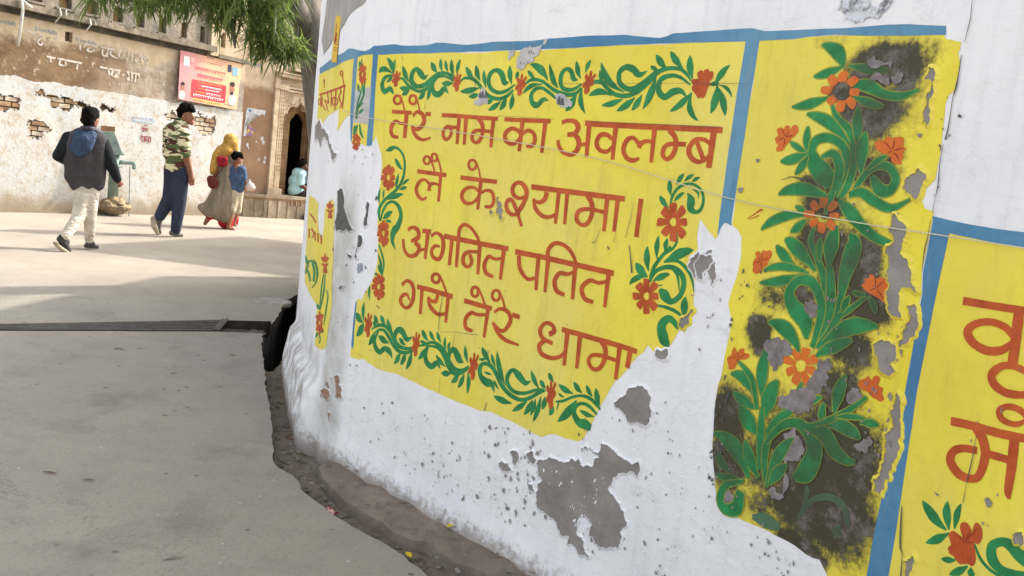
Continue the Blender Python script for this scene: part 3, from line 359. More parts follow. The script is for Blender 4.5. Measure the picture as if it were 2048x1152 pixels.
('painted_flower','orange',3,'p',[[367,623,381,626,390,643,385,665,396,678,398,696,388,706,395,727,383,734,376,708,369,736,358,732,360,703,345,716,339,697,351,680,343,661,348,644,359,646]],0),
('petal_line','deep',3,'s',[[372,678,2,377,659,3,379,638,1],[373,685,1,384,691,2,392,694,1],[371,686,2,374,696,3,375,703,1],[368,687,2,360,699,3,350,710,1],[368,679,1,362,667,3,353,653,1]],0),
('painted_stem','green',2,'s',[[399,666,6,433,689,14,481,703,17,533,691,22,573,656,23,617,635,19,671,638,15,711,654,10]],0),
('painted_stem','green',2,'s',[[411,643,4,450,674,12,492,681,15,530,660,21,570,630,20,614,613,18,667,619,16,713,642,10]],0),
('painted_stem','green',2,'s',[[570,570,3,547,596,29,508,600,24,476,577,25,442,591,29,430,624,19,451,669,11]],0),
('painted_stem','green',2,'s',[[694,696,3,658,678,25,620,706,33,585,701,25,572,665,27,597,636,21,631,633,12]],0),
('painted_leaf','green',2,'s',[[434,692,3,428,693,11,421,695,22,415,697,24,409,700,18,405,702,9,403,703,2]],0),
('painted_leaf','green',2,'s',[[447,700,4,439,705,13,429,713,26,423,719,28,416,727,21,412,732,11,410,736,2]],0),
('painted_leaf','green',2,'s',[[498,710,4,488,715,14,478,722,26,471,728,28,464,736,22,459,742,11,457,745,2]],0),
('painted_leaf','green',2,'s',[[556,687,4,544,695,13,532,705,25,522,714,27,514,725,20,509,733,10,506,738,2]],0),
('painted_leaf','green',2,'s',[[425,659,5,421,646,16,415,631,30,408,618,30,399,604,22,392,594,11,387,589,2]],0),
('painted_leaf','green',2,'s',[[536,633,5,520,634,15,502,636,29,487,639,32,472,643,25,461,646,13,455,648,2]],0),
('painted_leaf','green',2,'s',[[623,609,4,619,598,14,613,585,26,607,574,27,598,562,19,592,554,10,588,549,2]],0),
('painted_leaf','green',2,'s',[[662,616,4,659,605,14,654,592,26,648,581,27,641,569,20,635,560,10,631,556,2]],0),
('painted_leaf','green',2,'s',[[699,634,5,699,618,14,695,598,26,691,582,27,683,564,20,677,552,10,673,544,2]],0),
('painted_leaf','green',2,'s',[[656,649,3,645,652,11,633,656,21,624,661,23,614,666,18,608,670,9,605,672,1]],0),
('painted_flower','orange',3,'p',[[718,616,731,618,739,634,735,655,745,667,747,684,739,693,746,714,735,720,728,696,723,722,713,719,714,691,702,704,696,686,706,670,698,653,702,636,712,638]],0),
('petal_line','deep',3,'s',[[724,667,1,728,650,3,729,629,1],[725,674,1,735,679,2,742,682,1],[723,675,1,727,685,3,727,692,1],[721,676,1,715,688,3,706,698,1],[721,669,1,715,658,2,706,644,1]],0),
('painted_stem','green',2,'s',[[738,665,7,782,682,13,823,701,13,867,700,17,907,682,20,936,652,24,976,625,19,1023,629,13,1064,656,8]],0),
('painted_stem','green',2,'s',[[789,675,7,832,686,11,876,683,16,910,658,19,940,624,21,979,605,18,1025,617,14,1062,647,9]],0),
('painted_stem','green',2,'s',[[893,602,3,870,622,24,836,599,27,802,611,28,791,642,21,803,675,12]],0),
('painted_stem','green',2,'s',[[1030,663,3,1001,670,36,970,699,29,941,688,23,937,648,24,957,629,15]],0),
('painted_leaf','green',2,'s',[[788,692,2,780,691,8,771,690,15,764,689,16,756,689,12,750,689,6,747,689,1]],0),
('painted_leaf','green',2,'s',[[799,702,4,788,708,12,777,716,24,768,723,25,760,732,19,755,738,10,752,742,2]],0),
('painted_leaf','green',2,'s',[[842,711,3,833,716,10,823,724,20,816,730,22,809,738,17,804,744,8,802,747,1]],0),
('painted_leaf','green',2,'s',[[882,712,3,874,719,10,866,727,19,860,735,21,854,744,16,851,750,8,850,754,1]],0),
('painted_leaf','green',2,'s',[[914,684,3,909,694,9,905,706,17,903,716,18,903,728,14,903,737,7,903,742,1]],0),
('painted_leaf','green',2,'s',[[927,687,3,927,694,8,928,703,15,930,711,15,933,719,11,935,725,6,937,728,1]],0),
('painted_leaf','green',2,'s',[[790,671,4,785,659,13,777,645,24,769,633,24,759,621,18,751,612,9,747,608,1]],0),
('painted_leaf','green',2,'s',[[924,618,3,910,623,11,894,630,21,882,636,23,869,644,17,861,651,9,857,655,1]],0),
('painted_leaf','green',2,'s',[[963,601,4,952,597,12,939,593,24,928,591,26,916,588,20,907,587,10,902,587,2]],0),
('painted_leaf','green',2,'s',[[1010,605,4,1004,597,13,996,587,24,989,579,24,980,571,18,973,565,9,969,562,1]],0),
('painted_leaf','green',2,'s',[[1041,616,4,1038,605,13,1033,591,24,1028,579,24,1022,566,18,1016,557,9,1012,552,1]],0),
('painted_leaf','green',2,'s',[[1060,634,4,1066,618,11,1071,599,22,1073,583,23,1073,564,17,1072,550,9,1071,543,1]],0),
('painted_leaf','green',2,'s',[[1056,667,3,1048,678,11,1040,693,21,1035,705,22,1031,719,16,1029,729,8,1028,735,1]],0),
('painted_flower','orange',3,'p',[[1083,605,1097,607,1106,624,1103,646,1114,659,1117,677,1108,687,1117,708,1106,715,1098,689,1093,717,1083,713,1082,685,1070,698,1063,679,1073,662,1064,644,1068,627,1077,628]],0),
('petal_line','deep',3,'s',[[1092,659,2,1095,640,3,1095,619,1],[1094,666,1,1104,672,2,1112,675,1],[1092,667,2,1095,677,3,1096,685,1],[1089,668,2,1083,681,3,1074,692,1],[1089,661,1,1082,649,3,1072,635,1]],0),
('painted_stem','green',2,'s',[[1227,589,3,1204,619,28,1174,618,36,1141,631,26,1129,662,24,1148,688,15,1193,687,20,1228,662,23,1262,628,21,1313,604,19,1371,600,16,1418,621,14,1457,651,15,1491,670,7]],0),
('painted_stem','green',2,'s',[[1412,685,2,1384,671,22,1345,690,32,1311,702,16,1288,673,21,1295,641,22,1333,622,17,1388,631,13,1445,659,12,1483,672,6]],0),
('painted_leaf','green',2,'s',[[1186,700,4,1173,707,14,1159,718,27,1148,727,29,1137,738,22,1131,746,11,1127,751,2]],0),
('painted_leaf','green',2,'s',[[1156,708,2,1150,706,6,1141,703,12,1134,701,13,1126,699,10,1121,698,5,1117,697,1]],0),
('painted_leaf','green',2,'s',[[1218,691,3,1210,698,9,1202,708,17,1196,716,18,1191,726,14,1188,733,7,1187,737,1]],0),
('painted_leaf','green',2,'s',[[1282,632,4,1265,651,14,1247,677,26,1235,699,28,1224,725,21,1219,743,11,1216,754,2]],0),
('painted_leaf','green',2,'s',[[1203,657,2,1194,656,6,1184,655,11,1176,655,12,1167,655,9,1161,655,5,1157,656,1]],0),
('painted_leaf','green',2,'s',[[1248,609,2,1240,613,7,1233,619,14,1227,624,15,1221,630,12,1217,635,6,1216,637,1]],0),
('painted_leaf','green',2,'s',[[1327,574,4,1308,572,13,1285,571,25,1267,571,27,1246,572,21,1232,574,11,1224,575,2]],0),
('painted_leaf','green',2,'s',[[1405,605,4,1394,593,11,1379,579,21,1366,568,22,1350,556,16,1339,548,8,1332,544,1]],0),
('painted_leaf','green',2,'s',[[1433,617,4,1429,605,13,1423,590,24,1416,577,25,1408,564,19,1401,554,9,1397,549,1]],0),
('painted_leaf','green',2,'s',[[1446,625,3,1446,613,11,1444,598,20,1441,586,21,1436,572,15,1433,562,8,1430,556,1]],0),
('painted_leaf','green',2,'s',[[1471,640,4,1470,621,12,1467,598,22,1463,580,23,1456,558,17,1450,543,8,1446,535,1]],0),
('painted_leaf','green',2,'s',[[1493,646,4,1493,637,13,1493,626,24,1491,617,24,1488,606,18,1486,599,9,1484,595,1]],0),
('painted_leaf','green',2,'s',[[1459,667,3,1447,676,11,1434,687,21,1425,698,23,1416,710,17,1410,719,9,1408,725,1]],0),
('painted_leaf','green',2,'s',[[1491,677,3,1484,680,11,1476,685,20,1470,690,22,1464,695,17,1460,699,8,1458,702,1]],0),
('painted_leaf','green',2,'s',[[1525,710,3,1519,714,10,1511,720,19,1506,725,21,1500,732,16,1497,736,8,1495,739,1]],0),
('painted_leaf','green',2,'s',[[1538,624,4,1537,617,13,1535,608,23,1532,601,24,1529,593,18,1526,587,9,1524,584,1]],0),
('painted_leaf','green',2,'s',[[1646,675,6,1635,656,17,1620,633,32,1607,614,33,1589,594,24,1576,580,12,1568,572,2]],0),
('painted_leaf','green',2,'s',[[1626,694,4,1611,695,11,1594,697,22,1581,699,24,1566,703,18,1556,707,9,1551,709,2]],0),
('painted_leaf','green',2,'s',[[1667,708,3,1657,712,11,1646,717,21,1638,723,23,1630,729,17,1624,734,9,1621,737,1]],0),
('painted_leaf','green',2,'s',[[1717,709,3,1709,714,10,1700,720,19,1694,726,20,1688,733,15,1684,738,8,1681,742,1]],0),
('painted_leaf','green',2,'s',[[1756,690,4,1749,698,12,1741,709,24,1736,719,25,1732,730,19,1729,738,10,1728,743,2]],0),
('painted_leaf','green',2,'s',[[1586,669,1,1580,670,5,1572,671,9,1566,672,10,1560,674,7,1556,676,4,1554,677,1]],0),
('painted_leaf','green',2,'s',[[1738,642,3,1724,641,9,1708,640,17,1695,641,18,1681,642,14,1671,644,7,1665,645,1]],0),
('painted_flower','orange',3,'p',[[1520,607,1532,610,1538,627,1534,647,1542,660,1543,677,1534,685,1540,706,1529,712,1524,687,1517,713,1508,709,1511,682,1498,694,1494,676,1505,660,1499,643,1504,627,1512,629]],0),
('petal_line','deep',3,'s',[[1522,659,1,1527,641,2,1529,621,1],[1523,665,1,1532,671,2,1538,675,1],[1521,666,1,1523,676,2,1523,683,1],[1518,667,1,1512,679,2,1503,689,1],[1519,660,1,1514,649,2,1507,635,1]],0),
('painted_stem','green',2,'s',[[1547,642,7,1584,656,11,1627,683,10,1670,699,11,1710,699,14,1744,686,15,1760,674,8],[1562,642,7,1559,625,6,1557,612,3]],0),
('painted_stem','green',2,'s',[[1729,600,25,1701,603,37,1669,601,31,1642,626,23,1647,654,16,1674,672,12,1710,671,14,1748,653,9]],0),
('painted_leaf','green',2,'s',[[2474,1821,7,2469,1838,20,2457,1856,35,2444,1867,33,2424,1877,25,2407,1883,13,2396,1885,2]],0),
('painted_leaf','green',2,'s',[[2471,1824,4,2458,1818,12,2440,1812,22,2425,1808,23,2407,1804,17,2394,1802,9,2386,1802,1]],0),
('painted_leaf','green',2,'s',[[2490,1826,3,2512,1822,11,2539,1817,20,2561,1814,21,2586,1811,16,2604,1809,8,2613,1808,1]],0),
('painted_flower','orange2',3,'s',[[2480,1783,16,2480,1786,26,2479,1799,29,2478,1808,25,2477,1812,15],[2501,1775,15,2503,1778,24,2513,1786,26,2521,1792,22,2523,1795,14],[2507,1758,11,2511,1758,18,2524,1757,20,2534,1756,17,2538,1756,10],[2505,1742,13,2508,1739,20,2520,1729,23,2528,1721,19,2532,1719,12],[2486,1737,16,2486,1734,26,2488,1720,28,2489,1711,24,2489,1707,15],[2467,1746,14,2465,1744,23,2456,1737,25,2449,1731,22,2447,1729,13],[2454,1762,12,2450,1763,19,2434,1764,21,2422,1765,18,2417,1765,11],[2463,1777,14,2460,1780,22,2449,1790,24,2440,1797,21,2437,1800,13]],0),
('painted_leaf','green',2,'s',[[2444,1745,4,2426,1738,13,2402,1731,24,2382,1726,25,2359,1722,18,2341,1720,9,2331,1720,1]],0),
('painted_stem','green',2,'s',[[2517,1777,19,2560,1772,29,2608,1751,20,2660,1744,18,2707,1758,4]],0),
('painted_leaf','green',2,'s',[[2520,1747,3,2538,1740,10,2559,1733,19,2576,1728,20,2595,1723,15,2608,1721,8,2615,1719,1]],0),
('painted_stem','green',2,'s',[[2459,1725,7,2484,1690,15,2525,1661,19,2548,1621,22,2557,1570,21,2551,1519,19,2531,1479,12]],0),
('painted_leaf','green',2,'s',[[2533,1625,5,2506,1648,15,2473,1671,28,2446,1685,29,2416,1695,22,2395,1699,11,2384,1701,2]],0),
('painted_leaf','green',2,'s',[[2564,1611,4,2557,1634,13,2551,1660,25,2546,1680,26,2543,1700,20,2542,1713,10,2541,1720,2]],0),
('painted_leaf','green',2,'s',[[2585,1550,5,2580,1570,17,2576,1593,33,2574,1613,35,2574,1634,27,2576,1649,13,2577,1657,2]],0),
('painted_stem','green',2,'s',[[2490,1504,8,2481,1531,53,2437,1569,44,2419,1603,27,2431,1631,26,2469,1638,21,2510,1622,20,2531,1591,23,2531,1543,22,2517,1484,10]],0),
('painted_stem','green',2,'s',[[2454,1587,7,2490,1597,20,2516,1564,26,2516,1521,22,2506,1490,8]],0),
('painted_leaf','green',2,'s',[[2406,1597,3,2402,1610,10,2398,1626,18,2397,1639,20,2396,1653,15,2396,1663,8,2397,1668,1]],0),
('painted_leaf','green',2,'s',[[2408,1596,2,2396,1600,7,2381,1605,13,2370,1611,14,2357,1617,11,2349,1622,5,2344,1625,1]],0),
('painted_leaf','green',2,'s',[[2405,1593,4,2391,1587,13,2374,1580,24,2359,1575,25,2341,1571,19,2329,1569,9,2322,1568,1]],0),
('painted_leaf','green',2,'s',[[2411,1589,3,2407,1578,11,2401,1566,20,2395,1556,21,2388,1546,16,2382,1539,8,2378,1535,1]],0),
('painted_stem','green',2,'s',[[2565,1488,7,2588,1536,16,2620,1569,17,2660,1571,18,2686,1544,21,2677,1515,25,2648,1513,30,2628,1533,22,2615,1546,6]],0),
('painted_leaf','green',2,'s',[[2600,1560,3,2608,1569,8,2618,1578,15,2627,1585,15,2638,1592,11,2646,1596,6,2651,1599,1]],0),
('painted_stem','green',2,'s',[[2559,1494,12,2594,1503,22,2638,1484,25,2688,1471,17,2742,1499,3]],0),
('painted_leaf','green',2,'s',[[2517,1473,5,2477,1487,16,2433,1496,30,2399,1497,33,2366,1491,26,2345,1482,14,2334,1475,2]],0),
('painted_flower','orange2',3,'p',[[2292,1656,2305,1663,2317,1659,2321,1667,2334,1668,2339,1657,2345,1668,2358,1670,2366,1655,2359,1642,2347,1632,2341,1621,2334,1614,2325,1599,2306,1595,2301,1605,2306,1612,2296,1621,2292,1633,2301,1640]],0),
('petal_line','deep',3,'s',[[2323,1638,2,2318,1650,4,2308,1658,1],[2326,1637,2,2333,1647,4,2336,1654,1],[2328,1636,2,2342,1640,4,2352,1641,1],[2325,1631,2,2327,1621,4,2325,1607,1],[2322,1634,2,2314,1631,4,2301,1625,1]],0),
('painted_flower','orange2',3,'p',[[2610,1631,2623,1638,2631,1634,2643,1646,2658,1640,2662,1644,2683,1645,2690,1637,2692,1623,2700,1617,2693,1607,2698,1599,2694,1589,2694,1579,2682,1579,2667,1584,2663,1594,2650,1602,2637,1603,2621,1611,2611,1621]],0),
('petal_line','deep',3,'s',[[2659,1613,2,2647,1625,4,2631,1633,1],[2663,1614,3,2665,1628,5,2662,1639,1],[2667,1611,2,2682,1616,4,2693,1617,1],[2666,1607,2,2679,1599,4,2688,1586,1],[2662,1610,2,2659,1609,4,2652,1604,1]],0),
('paint_scratch','orange',2,'s',[[2239,1397,3,2263,1414,4,2281,1427,7,2288,1425,4],[2246,1395,2,2278,1411,3]],0),
('painted_flower','orange2',3,'s',[[2488,1453,15,2487,1458,24,2486,1470,27,2485,1478,23,2485,1481,14],[2505,1449,13,2509,1453,20,2518,1462,22,2525,1468,19,2528,1471,12],[2510,1435,10,2516,1435,16,2528,1436,18,2538,1436,15,2541,1436,9],[2508,1421,13,2513,1418,20,2524,1410,22,2532,1404,19,2535,1402,12],[2492,1415,15,2492,1410,24,2494,1398,26,2495,1389,22,2495,1386,14],[2476,1421,12,2473,1418,20,2464,1409,22,2458,1403,19,2456,1401,11],[2465,1433,11,2459,1433,17,2444,1432,19,2433,1432,16,2428,1431,10],[2473,1446,13,2469,1450,21,2458,1457,23,2450,1463,20,2447,1465,12]],0),
('painted_leaf','green',2,'s',[[2440,1428,4,2408,1426,12,2372,1419,24,2346,1409,26,2319,1394,21,2302,1380,11,2293,1370,2]],0),
('painted_leaf','green',2,'s',[[2438,1439,2,2430,1440,7,2421,1441,12,2414,1443,13,2406,1446,10,2400,1448,5,2397,1449,1]],0),
('painted_leaf','green',2,'s',[[2437,1416,4,2431,1408,12,2423,1398,22,2415,1391,23,2406,1384,17,2399,1379,8,2394,1376,1]],0),
('painted_stem','green',2,'s',[[2531,1478,7,2569,1452,33,2611,1420,28,2655,1396,23,2695,1386,16,2718,1387,3]],0),
('painted_stem','green',2,'s',[[2510,1503,14,2503,1472,16,2497,1436,5]],0),
('painted_stem','green',2,'s',[[2471,1406,5,2466,1361,15,2491,1324,16,2524,1275,21,2544,1221,23,2548,1163,23,2525,1079,13]],0),
('painted_leaf','green',2,'s',[[2496,1284,6,2470,1305,19,2441,1325,36,2420,1338,38,2399,1349,28,2386,1353,14,2379,1355,2]],0),
('painted_leaf','green',2,'s',[[2427,1287,4,2412,1293,13,2395,1303,24,2382,1312,26,2368,1322,20,2359,1330,10,2354,1335,2]],0),
('painted_leaf','green',2,'s',[[2476,1273,3,2446,1279,10,2410,1280,19,2382,1278,20,2353,1270,15,2334,1262,8,2323,1256,1]],0),
('painted_leaf','green',2,'s',[[2460,1269,4,2437,1257,12,2406,1244,24,2380,1235,25,2350,1227,19,2328,1222,10,2315,1220,2]],0),
('painted_leaf','green',2,'s',[[2507,1307,3,2503,1319,9,2499,1334,16,2497,1346,17,2496,1359,13,2496,1369,7,2496,1374,1]],0),
('painted_leaf','green',2,'s',[[2538,1297,7,2534,1318,21,2532,1344,40,2533,1364,42,2535,1387,31,2538,1403,16,2540,1412,2]],0),
('painted_stem','green',2,'s',[[2589,1214,12,2590,1286,35,2599,1339,48,2599,1374,39,2583,1395,6]],0),
('painted_stem','green',2,'s',[[2539,1304,18,2554,1245,26,2564,1180,27,2552,1097,19],[2589,1229,19,2586,1163,22,2544,1081,15]],0),
('painted_stem','green',2,'s',[[2504,1097,8,2488,1146,51,2446,1174,45,2423,1207,30,2443,1246,24,2488,1253,28,2522,1221,25,2537,1175,23,2529,1087,13]],0),
('painted_leaf','green',2,'s',[[2487,1058,7,2470,1080,22,2446,1100,40,2424,1111,41,2397,1116,29,2377,1116,15,2364,1115,2]],0),
('painted_leaf','green',2,'s',[[2543,1059,6,2560,1075,18,2582,1092,33,2601,1105,35,2623,1117,26,2639,1125,13,2648,1129,2]],0),
('painted_leaf','green',2,'s',[[2559,1101,7,2585,1127,22,2618,1151,40,2646,1165,41,2678,1173,30,2700,1176,15,2714,1175,2]],0),
('painted_stem','green',2,'s',[[2593,1180,14,2624,1205,13,2664,1244,8]],0),
('painted_leaf','green',2,'s',[[2601,1189,3,2602,1198,9,2604,1209,18,2607,1218,19,2611,1227,14,2614,1234,7,2616,1238,1]],0),
('painted_leaf','green',2,'s',[[2663,1247,2,2655,1247,6,2646,1247,12,2638,1247,12,2630,1248,9,2624,1249,5,2621,1250,1]],0),
('painted_leaf','green',2,'s',[[2668,1247,3,2675,1241,8,2684,1233,15,2690,1226,16,2696,1217,12,2699,1211,6,2701,1207,1]],0),
('painted_flower','orange2',3,'p',[[2284,1281,2291,1292,2284,1301,2294,1309,2307,1304,2310,1314,2325,1313,2336,1318,2344,1307,2340,1295,2334,1282,2333,1274,2323,1266,2314,1252,2298,1243,2284,1250,2285,1262,2281,1269]],0),
('petal_line','deep',3,'s',[[2308,1283,2,2303,1288,3,2295,1291,1],[2310,1285,2,2312,1298,3,2310,1308,1],[2313,1283,2,2325,1290,3,2334,1293,1],[2310,1279,2,2313,1271,3,2313,1259,1],[2307,1280,2,2298,1278,3,2287,1272,1]],0),
('painted_flower','orange2',3,'p',[[2643,1271,2652,1279,2647,1287,2659,1291,2662,1301,2674,1300,2683,1293,2691,1301,2702,1298,2712,1296,2722,1279,2726,1265,2724,1248,2719,1239,2705,1245,2692,1249,2679,1252,2666,1256,2653,1262]],0),
('petal_line','deep',3,'s',[[2682,1271,2,2672,1277,3,2658,1278,1],[2685,1273,2,2682,1286,4,2677,1295,1],[2688,1273,2,2699,1284,3,2706,1291,1],[2689,1267,2,2702,1259,4,2712,1246,1],[2684,1269,2,2679,1267,3,2670,1260,1]],0),
('painted_flower','orange2',3,'s',[[2502,1038,15,2504,1046,21,2507,1061,28,2509,1071,26,2509,1074,19],[2514,1032,12,2521,1038,18,2535,1048,24,2543,1054,22,2547,1057,16],[2514,1020,12,2522,1019,17,2536,1018,23,2545,1017,21,2548,1017,15],[2509,1009,14,2514,1002,21,2524,989,27,2529,982,26,2532,979,19],[2496,1005,15,2495,997,21,2492,981,28,2490,971,27,2489,967,19],[2487,1012,12,2480,1008,17,2467,998,23,2460,992,22,2457,990,16],[2482,1023,12,2473,1024,18,2455,1026,24,2444,1027,23,2440,1028,16],[2490,1034,15,2486,1040,22,2477,1052,28,2471,1059,27,2469,1062,20]],0),
('painted_leaf','green',2,'s',[[2390,898,6,2382,924,19,2376,956,35,2374,983,36,2375,1014,27,2376,1035,14,2378,1048,2]],0),
('painted_leaf','green',2,'s',[[2407,845,8,2408,866,24,2411,893,46,2415,914,47,2422,938,35,2429,954,17,2433,963,3]],0),
('painted_leaf','green',2,'s',[[2362,895,6,2349,913,19,2330,929,35,2313,937,35,2291,940,25,2274,938,12,2264,936,2]],0),
('painted_leaf','green',2,'s',[[2375,864,5,2358,865,15,2337,869,29,2320,872,32,2303,878,24,2290,883,12,2284,886,2]],0),
('painted_stem','green',2,'s',[[2379,860,10,2350,930,17,2323,958,15,2285,979,5]],0),
('painted_leaf','green',2,'s',[[2398,792,7,2381,801,23,2361,813,45,2346,825,48,2331,839,36,2321,850,18,2316,856,3]],0),
('painted_stem','green',2,'s',[[2420,694,13,2405,795,24,2395,873,10]],0),
('painted_stem','green',2,'s',[[2454,654,10,2432,728,20,2436,805,22,2470,872,24,2498,933,15,2514,979,6]],0),
('painted_leaf','green',2,'s',[[2484,886,5,2500,902,15,2521,919,27,2539,932,28,2560,945,21,2575,953,10,2584,958,2]],0),
('painted_stem','green',2,'s',[[2424,807,11,2453,851,24,2493,892,17]],0),
('painted_stem','green',2,'s',[[2426,776,9,2469,839,22,2519,865,27,2568,849,41,2590,807,46,2573,746,54,2539,715,16]],0),
('painted_stem','green',2,'s',[[2545,866,17,2610,864,41,2648,834,42,2688,822,25,2717,826,6]],0),
('painted_leaf','green',2,'s',[[2605,889,5,2630,897,17,2657,902,32,2678,901,35,2699,897,27,2712,891,14,2719,887,2]],0),
('painted_leaf','green',2,'s',[[2630,929,6,2629,948,17,2631,972,32,2633,991,33,2638,1012,25,2643,1027,12,2646,1035,2]],0),
('painted_leaf','green',2,'s',[[2599,884,3,2596,895,10,2593,908,20,2592,919,20,2592,932,15,2593,941,8,2594,946,1]],0),
('painted_stem','green',2,'s',[[2575,878,9,2632,916,15,2684,962,12,2716,998,6]],0),
('painted_leaf','green',2,'s',[[2709,927,3,2720,931,9,2732,935,18,2742,937,19,2753,939,14,2761,939,7,2765,940,1]],0),
('painted_leaf','green',2,'s',[[2632,918,2,2649,925,6,2669,932,12,2686,936,13,2704,940,10,2717,942,5,2724,942,1]],0),
('painted_leaf','green',2,'s',[[2389,656,9,2368,687,27,2339,715,50,2312,732,51,2279,742,37,2253,745,18,2238,744,3]],0),
('painted_leaf','green',2,'s',[[2422,671,6,2407,685,19,2390,703,36,2378,719,38,2366,739,28,2360,753,14,2356,762,2]],0),
('painted_leaf','green',2,'s',[[2319,649,4,2305,655,13,2290,663,26,2279,671,27,2267,680,21,2259,688,10,2255,692,2]],0),
('painted_leaf','green',2,'s',[[2373,644,4,2354,638,12,2331,632,23,2312,628,25,2291,625,19,2277,624,10,2268,624,2]],0),
('painted_stem','green',2,'s',[[2368,640,10,2310,604,20,2298,559,27,2320,535,31,2361,554,40,2367,608,28]],0),
('painted_leaf','green',2,'s',[[2453,657,6,2459,696,17,2470,738,32,2481,768,32,2497,796,23,2509,813,11,2517,821,2]],0),
('painted_leaf','green',2,'s',[[2461,666,5,2468,681,17,2477,699,31,2486,713,31,2497,728,23,2505,738,12,2510,744,2]],0),
('painted_stem','faded',2,'s',[[2570,610,11,2604,675,16,2655,708,19,2704,701,23,2728,661,13],[2582,649,9,2586,695,17,2582,710,7],[2420,552,15,2469,561,44,2518,562,19],[2689,640,33,2705,621,26]],0),
('painted_flower','orange2',3,'p',[[2250,960,2242,979,2255,991,2256,1006,2263,1017,2276,1005,2283,1016,2297,1021,2301,1009,2317,1010,2320,1001,2306,990,2289,985,2281,971,2273,954,2256,947]],0),
('petal_line','deep',3,'s',[[2276,987,2,2265,986,3,2250,982,1],[2279,990,2,2280,998,4,2276,1003,1],[2284,990,2,2298,1000,3,2309,1006,1],[2280,986,2,2282,983,4,2280,975,1]],0),
('painted_flower','orange2',3,'p',[[2683,1018,2688,1033,2701,1041,2709,1050,2720,1042,2725,1053,2735,1058,2744,1051,2741,1035,2756,1032,2756,1019,2764,1007,2757,998,2742,1000,2730,1001,2716,1010,2701,1011]],0),
('petal_line','deep',3,'s',[[2724,1024,2,2712,1030,4,2696,1031,1],[2728,1026,2,2729,1039,4,2726,1048,1],[2731,1024,2,2742,1030,3,2750,1031,1],[2730,1021,2,2736,1015,4,2739,1005,1]],0),
('painted_letter','orange',3,'q',[[-1249,1784,-1306,1798,-957,1776,-1011,1789,-715,1770,-761,1783,-503,1766,-545,1779,-308,1764,-346,1776,-155,1765,-182,1777,-56,1770,-76,1781]],0),
('painted_letter','orange',3,'q',[[-1208,1792,-1110,1787,-1097,1706,-1019,1703],[-1149,1743,-1069,1738,-1153,1738,-1072,1734,-1156,1734,-1076,1730,-1163,1732,-1086,1726,-1176,1730,-1107,1724,-1189,1730,-1138,1722,-1191,1730,-1185,1723,-1194,1730,-1234,1726,-1210,1732,-1272,1730,-1227,1734,-1301,1735,-1243,1738,-1323,1740,-1257,1743,-1339,1746,-1265,1747,-1349,1751,-1266,1752,-1350,1756,-1261,1755,-1344,1761,-1252,1758,-1331,1764,-1238,1759,-1309,1767,-1224,1760,-1276,1768,-1223,1760,-1229,1767,-1220,1760,-1180,1763,-1204,1758,-1143,1759,-1187,1755,-1114,1754,-1173,1751,-1095,1749,-1161,1747,-1082,1744,-1148,1742,-1070,1739],[-1051,1765,-990,1762,-1058,1754,-991,1750,-1066,1742,-992,1738,-1042,1728,-969,1726,-971,1710,-908,1710,-879,1693,-827,1693,-795,1676,-751,1676]],0),
('painted_letter','orange',3,'q',[[-777,1780,-705,1777,-728,1754,-659,1751,-682,1728,-614,1725,-664,1713,-597,1709,-635,1713,-680,1710,-688,1723,-741,1722,-748,1734,-800,1734],[-557,1777,-496,1773,-512,1689,-463,1687],[-890,1745,-838,1743,-848,1731,-793,1730,-808,1717,-750,1716,-765,1704,-708,1703,-719,1691,-666,1690,-671,1678,-624,1677,-625,1665,-584,1665]],0),
('painted_letter','orange',3,'q',[[-350,1771,-291,1767,-325,1664,-284,1662],[-343,1710,-292,1707,-345,1705,-294,1702,-346,1700,-295,1697,-350,1696,-300,1692,-358,1694,-312,1689,-367,1693,-330,1686,-366,1693,-361,1686,-365,1693,-396,1689,-376,1694,-421,1693,-388,1697,-440,1697,-400,1702,-454,1703,-410,1707,-466,1709,-416,1713,-473,1715,-417,1718,-475,1721,-415,1723,-471,1727,-409,1727,-464,1731,-400,1729,-450,1735,-391,1730,-430,1737,-392,1730,-397,1737,-393,1730,-362,1733,-382,1728,-339,1729,-370,1725,-321,1725,-360,1721,-310,1719,-351,1715,-301,1714,-343,1709,-293,1708],[-302,1722,-279,1725,-274,1717,-250,1721,-252,1714,-220,1716,-242,1710,-201,1709,-243,1704,-203,1701,-255,1695,-217,1692,-267,1686,-230,1684]],0),
('painted_letter','orange',3,'q',[[-211,1768,-177,1768,-194,1760,-160,1760,-180,1753,-144,1753,-174,1747,-136,1744,-185,1741,-148,1737,-209,1735,-168,1730,-219,1725,-175,1724,-190,1713,-156,1714,-154,1701,-126,1702,-134,1691,-107,1691,-135,1684,-109,1682,-147,1677,-122,1675,-160,1670,-135,1668],[-100,1774,-71,1772,-99,1665,-74,1664],[-158,1839,-133,1836,-160,1835,-134,1833,-161,1832,-135,1830,-163,1830,-138,1827,-168,1829,-145,1825,-172,1829,-156,1823,-173,1829,-171,1823,-175,1829,-188,1825,-180,1830,-202,1828,-186,1832,-214,1832,-192,1834,-223,1835,-197,1838,-230,1839,-200,1841,-234,1843,-200,1844,-234,1847,-198,1847,-231,1851,-195,1849,-226,1853,-190,1850,-216,1855,-185,1851,-204,1856,-184,1851,-186,1856,-182,1850,-169,1854,-177,1849,-157,1851,-171,1847,-147,1848,-167,1845,-141,1844,-162,1841,-137,1841,-158,1838,-133,1837],[-162,1829,-142,1829,-107,1776,-86,1776]],0),
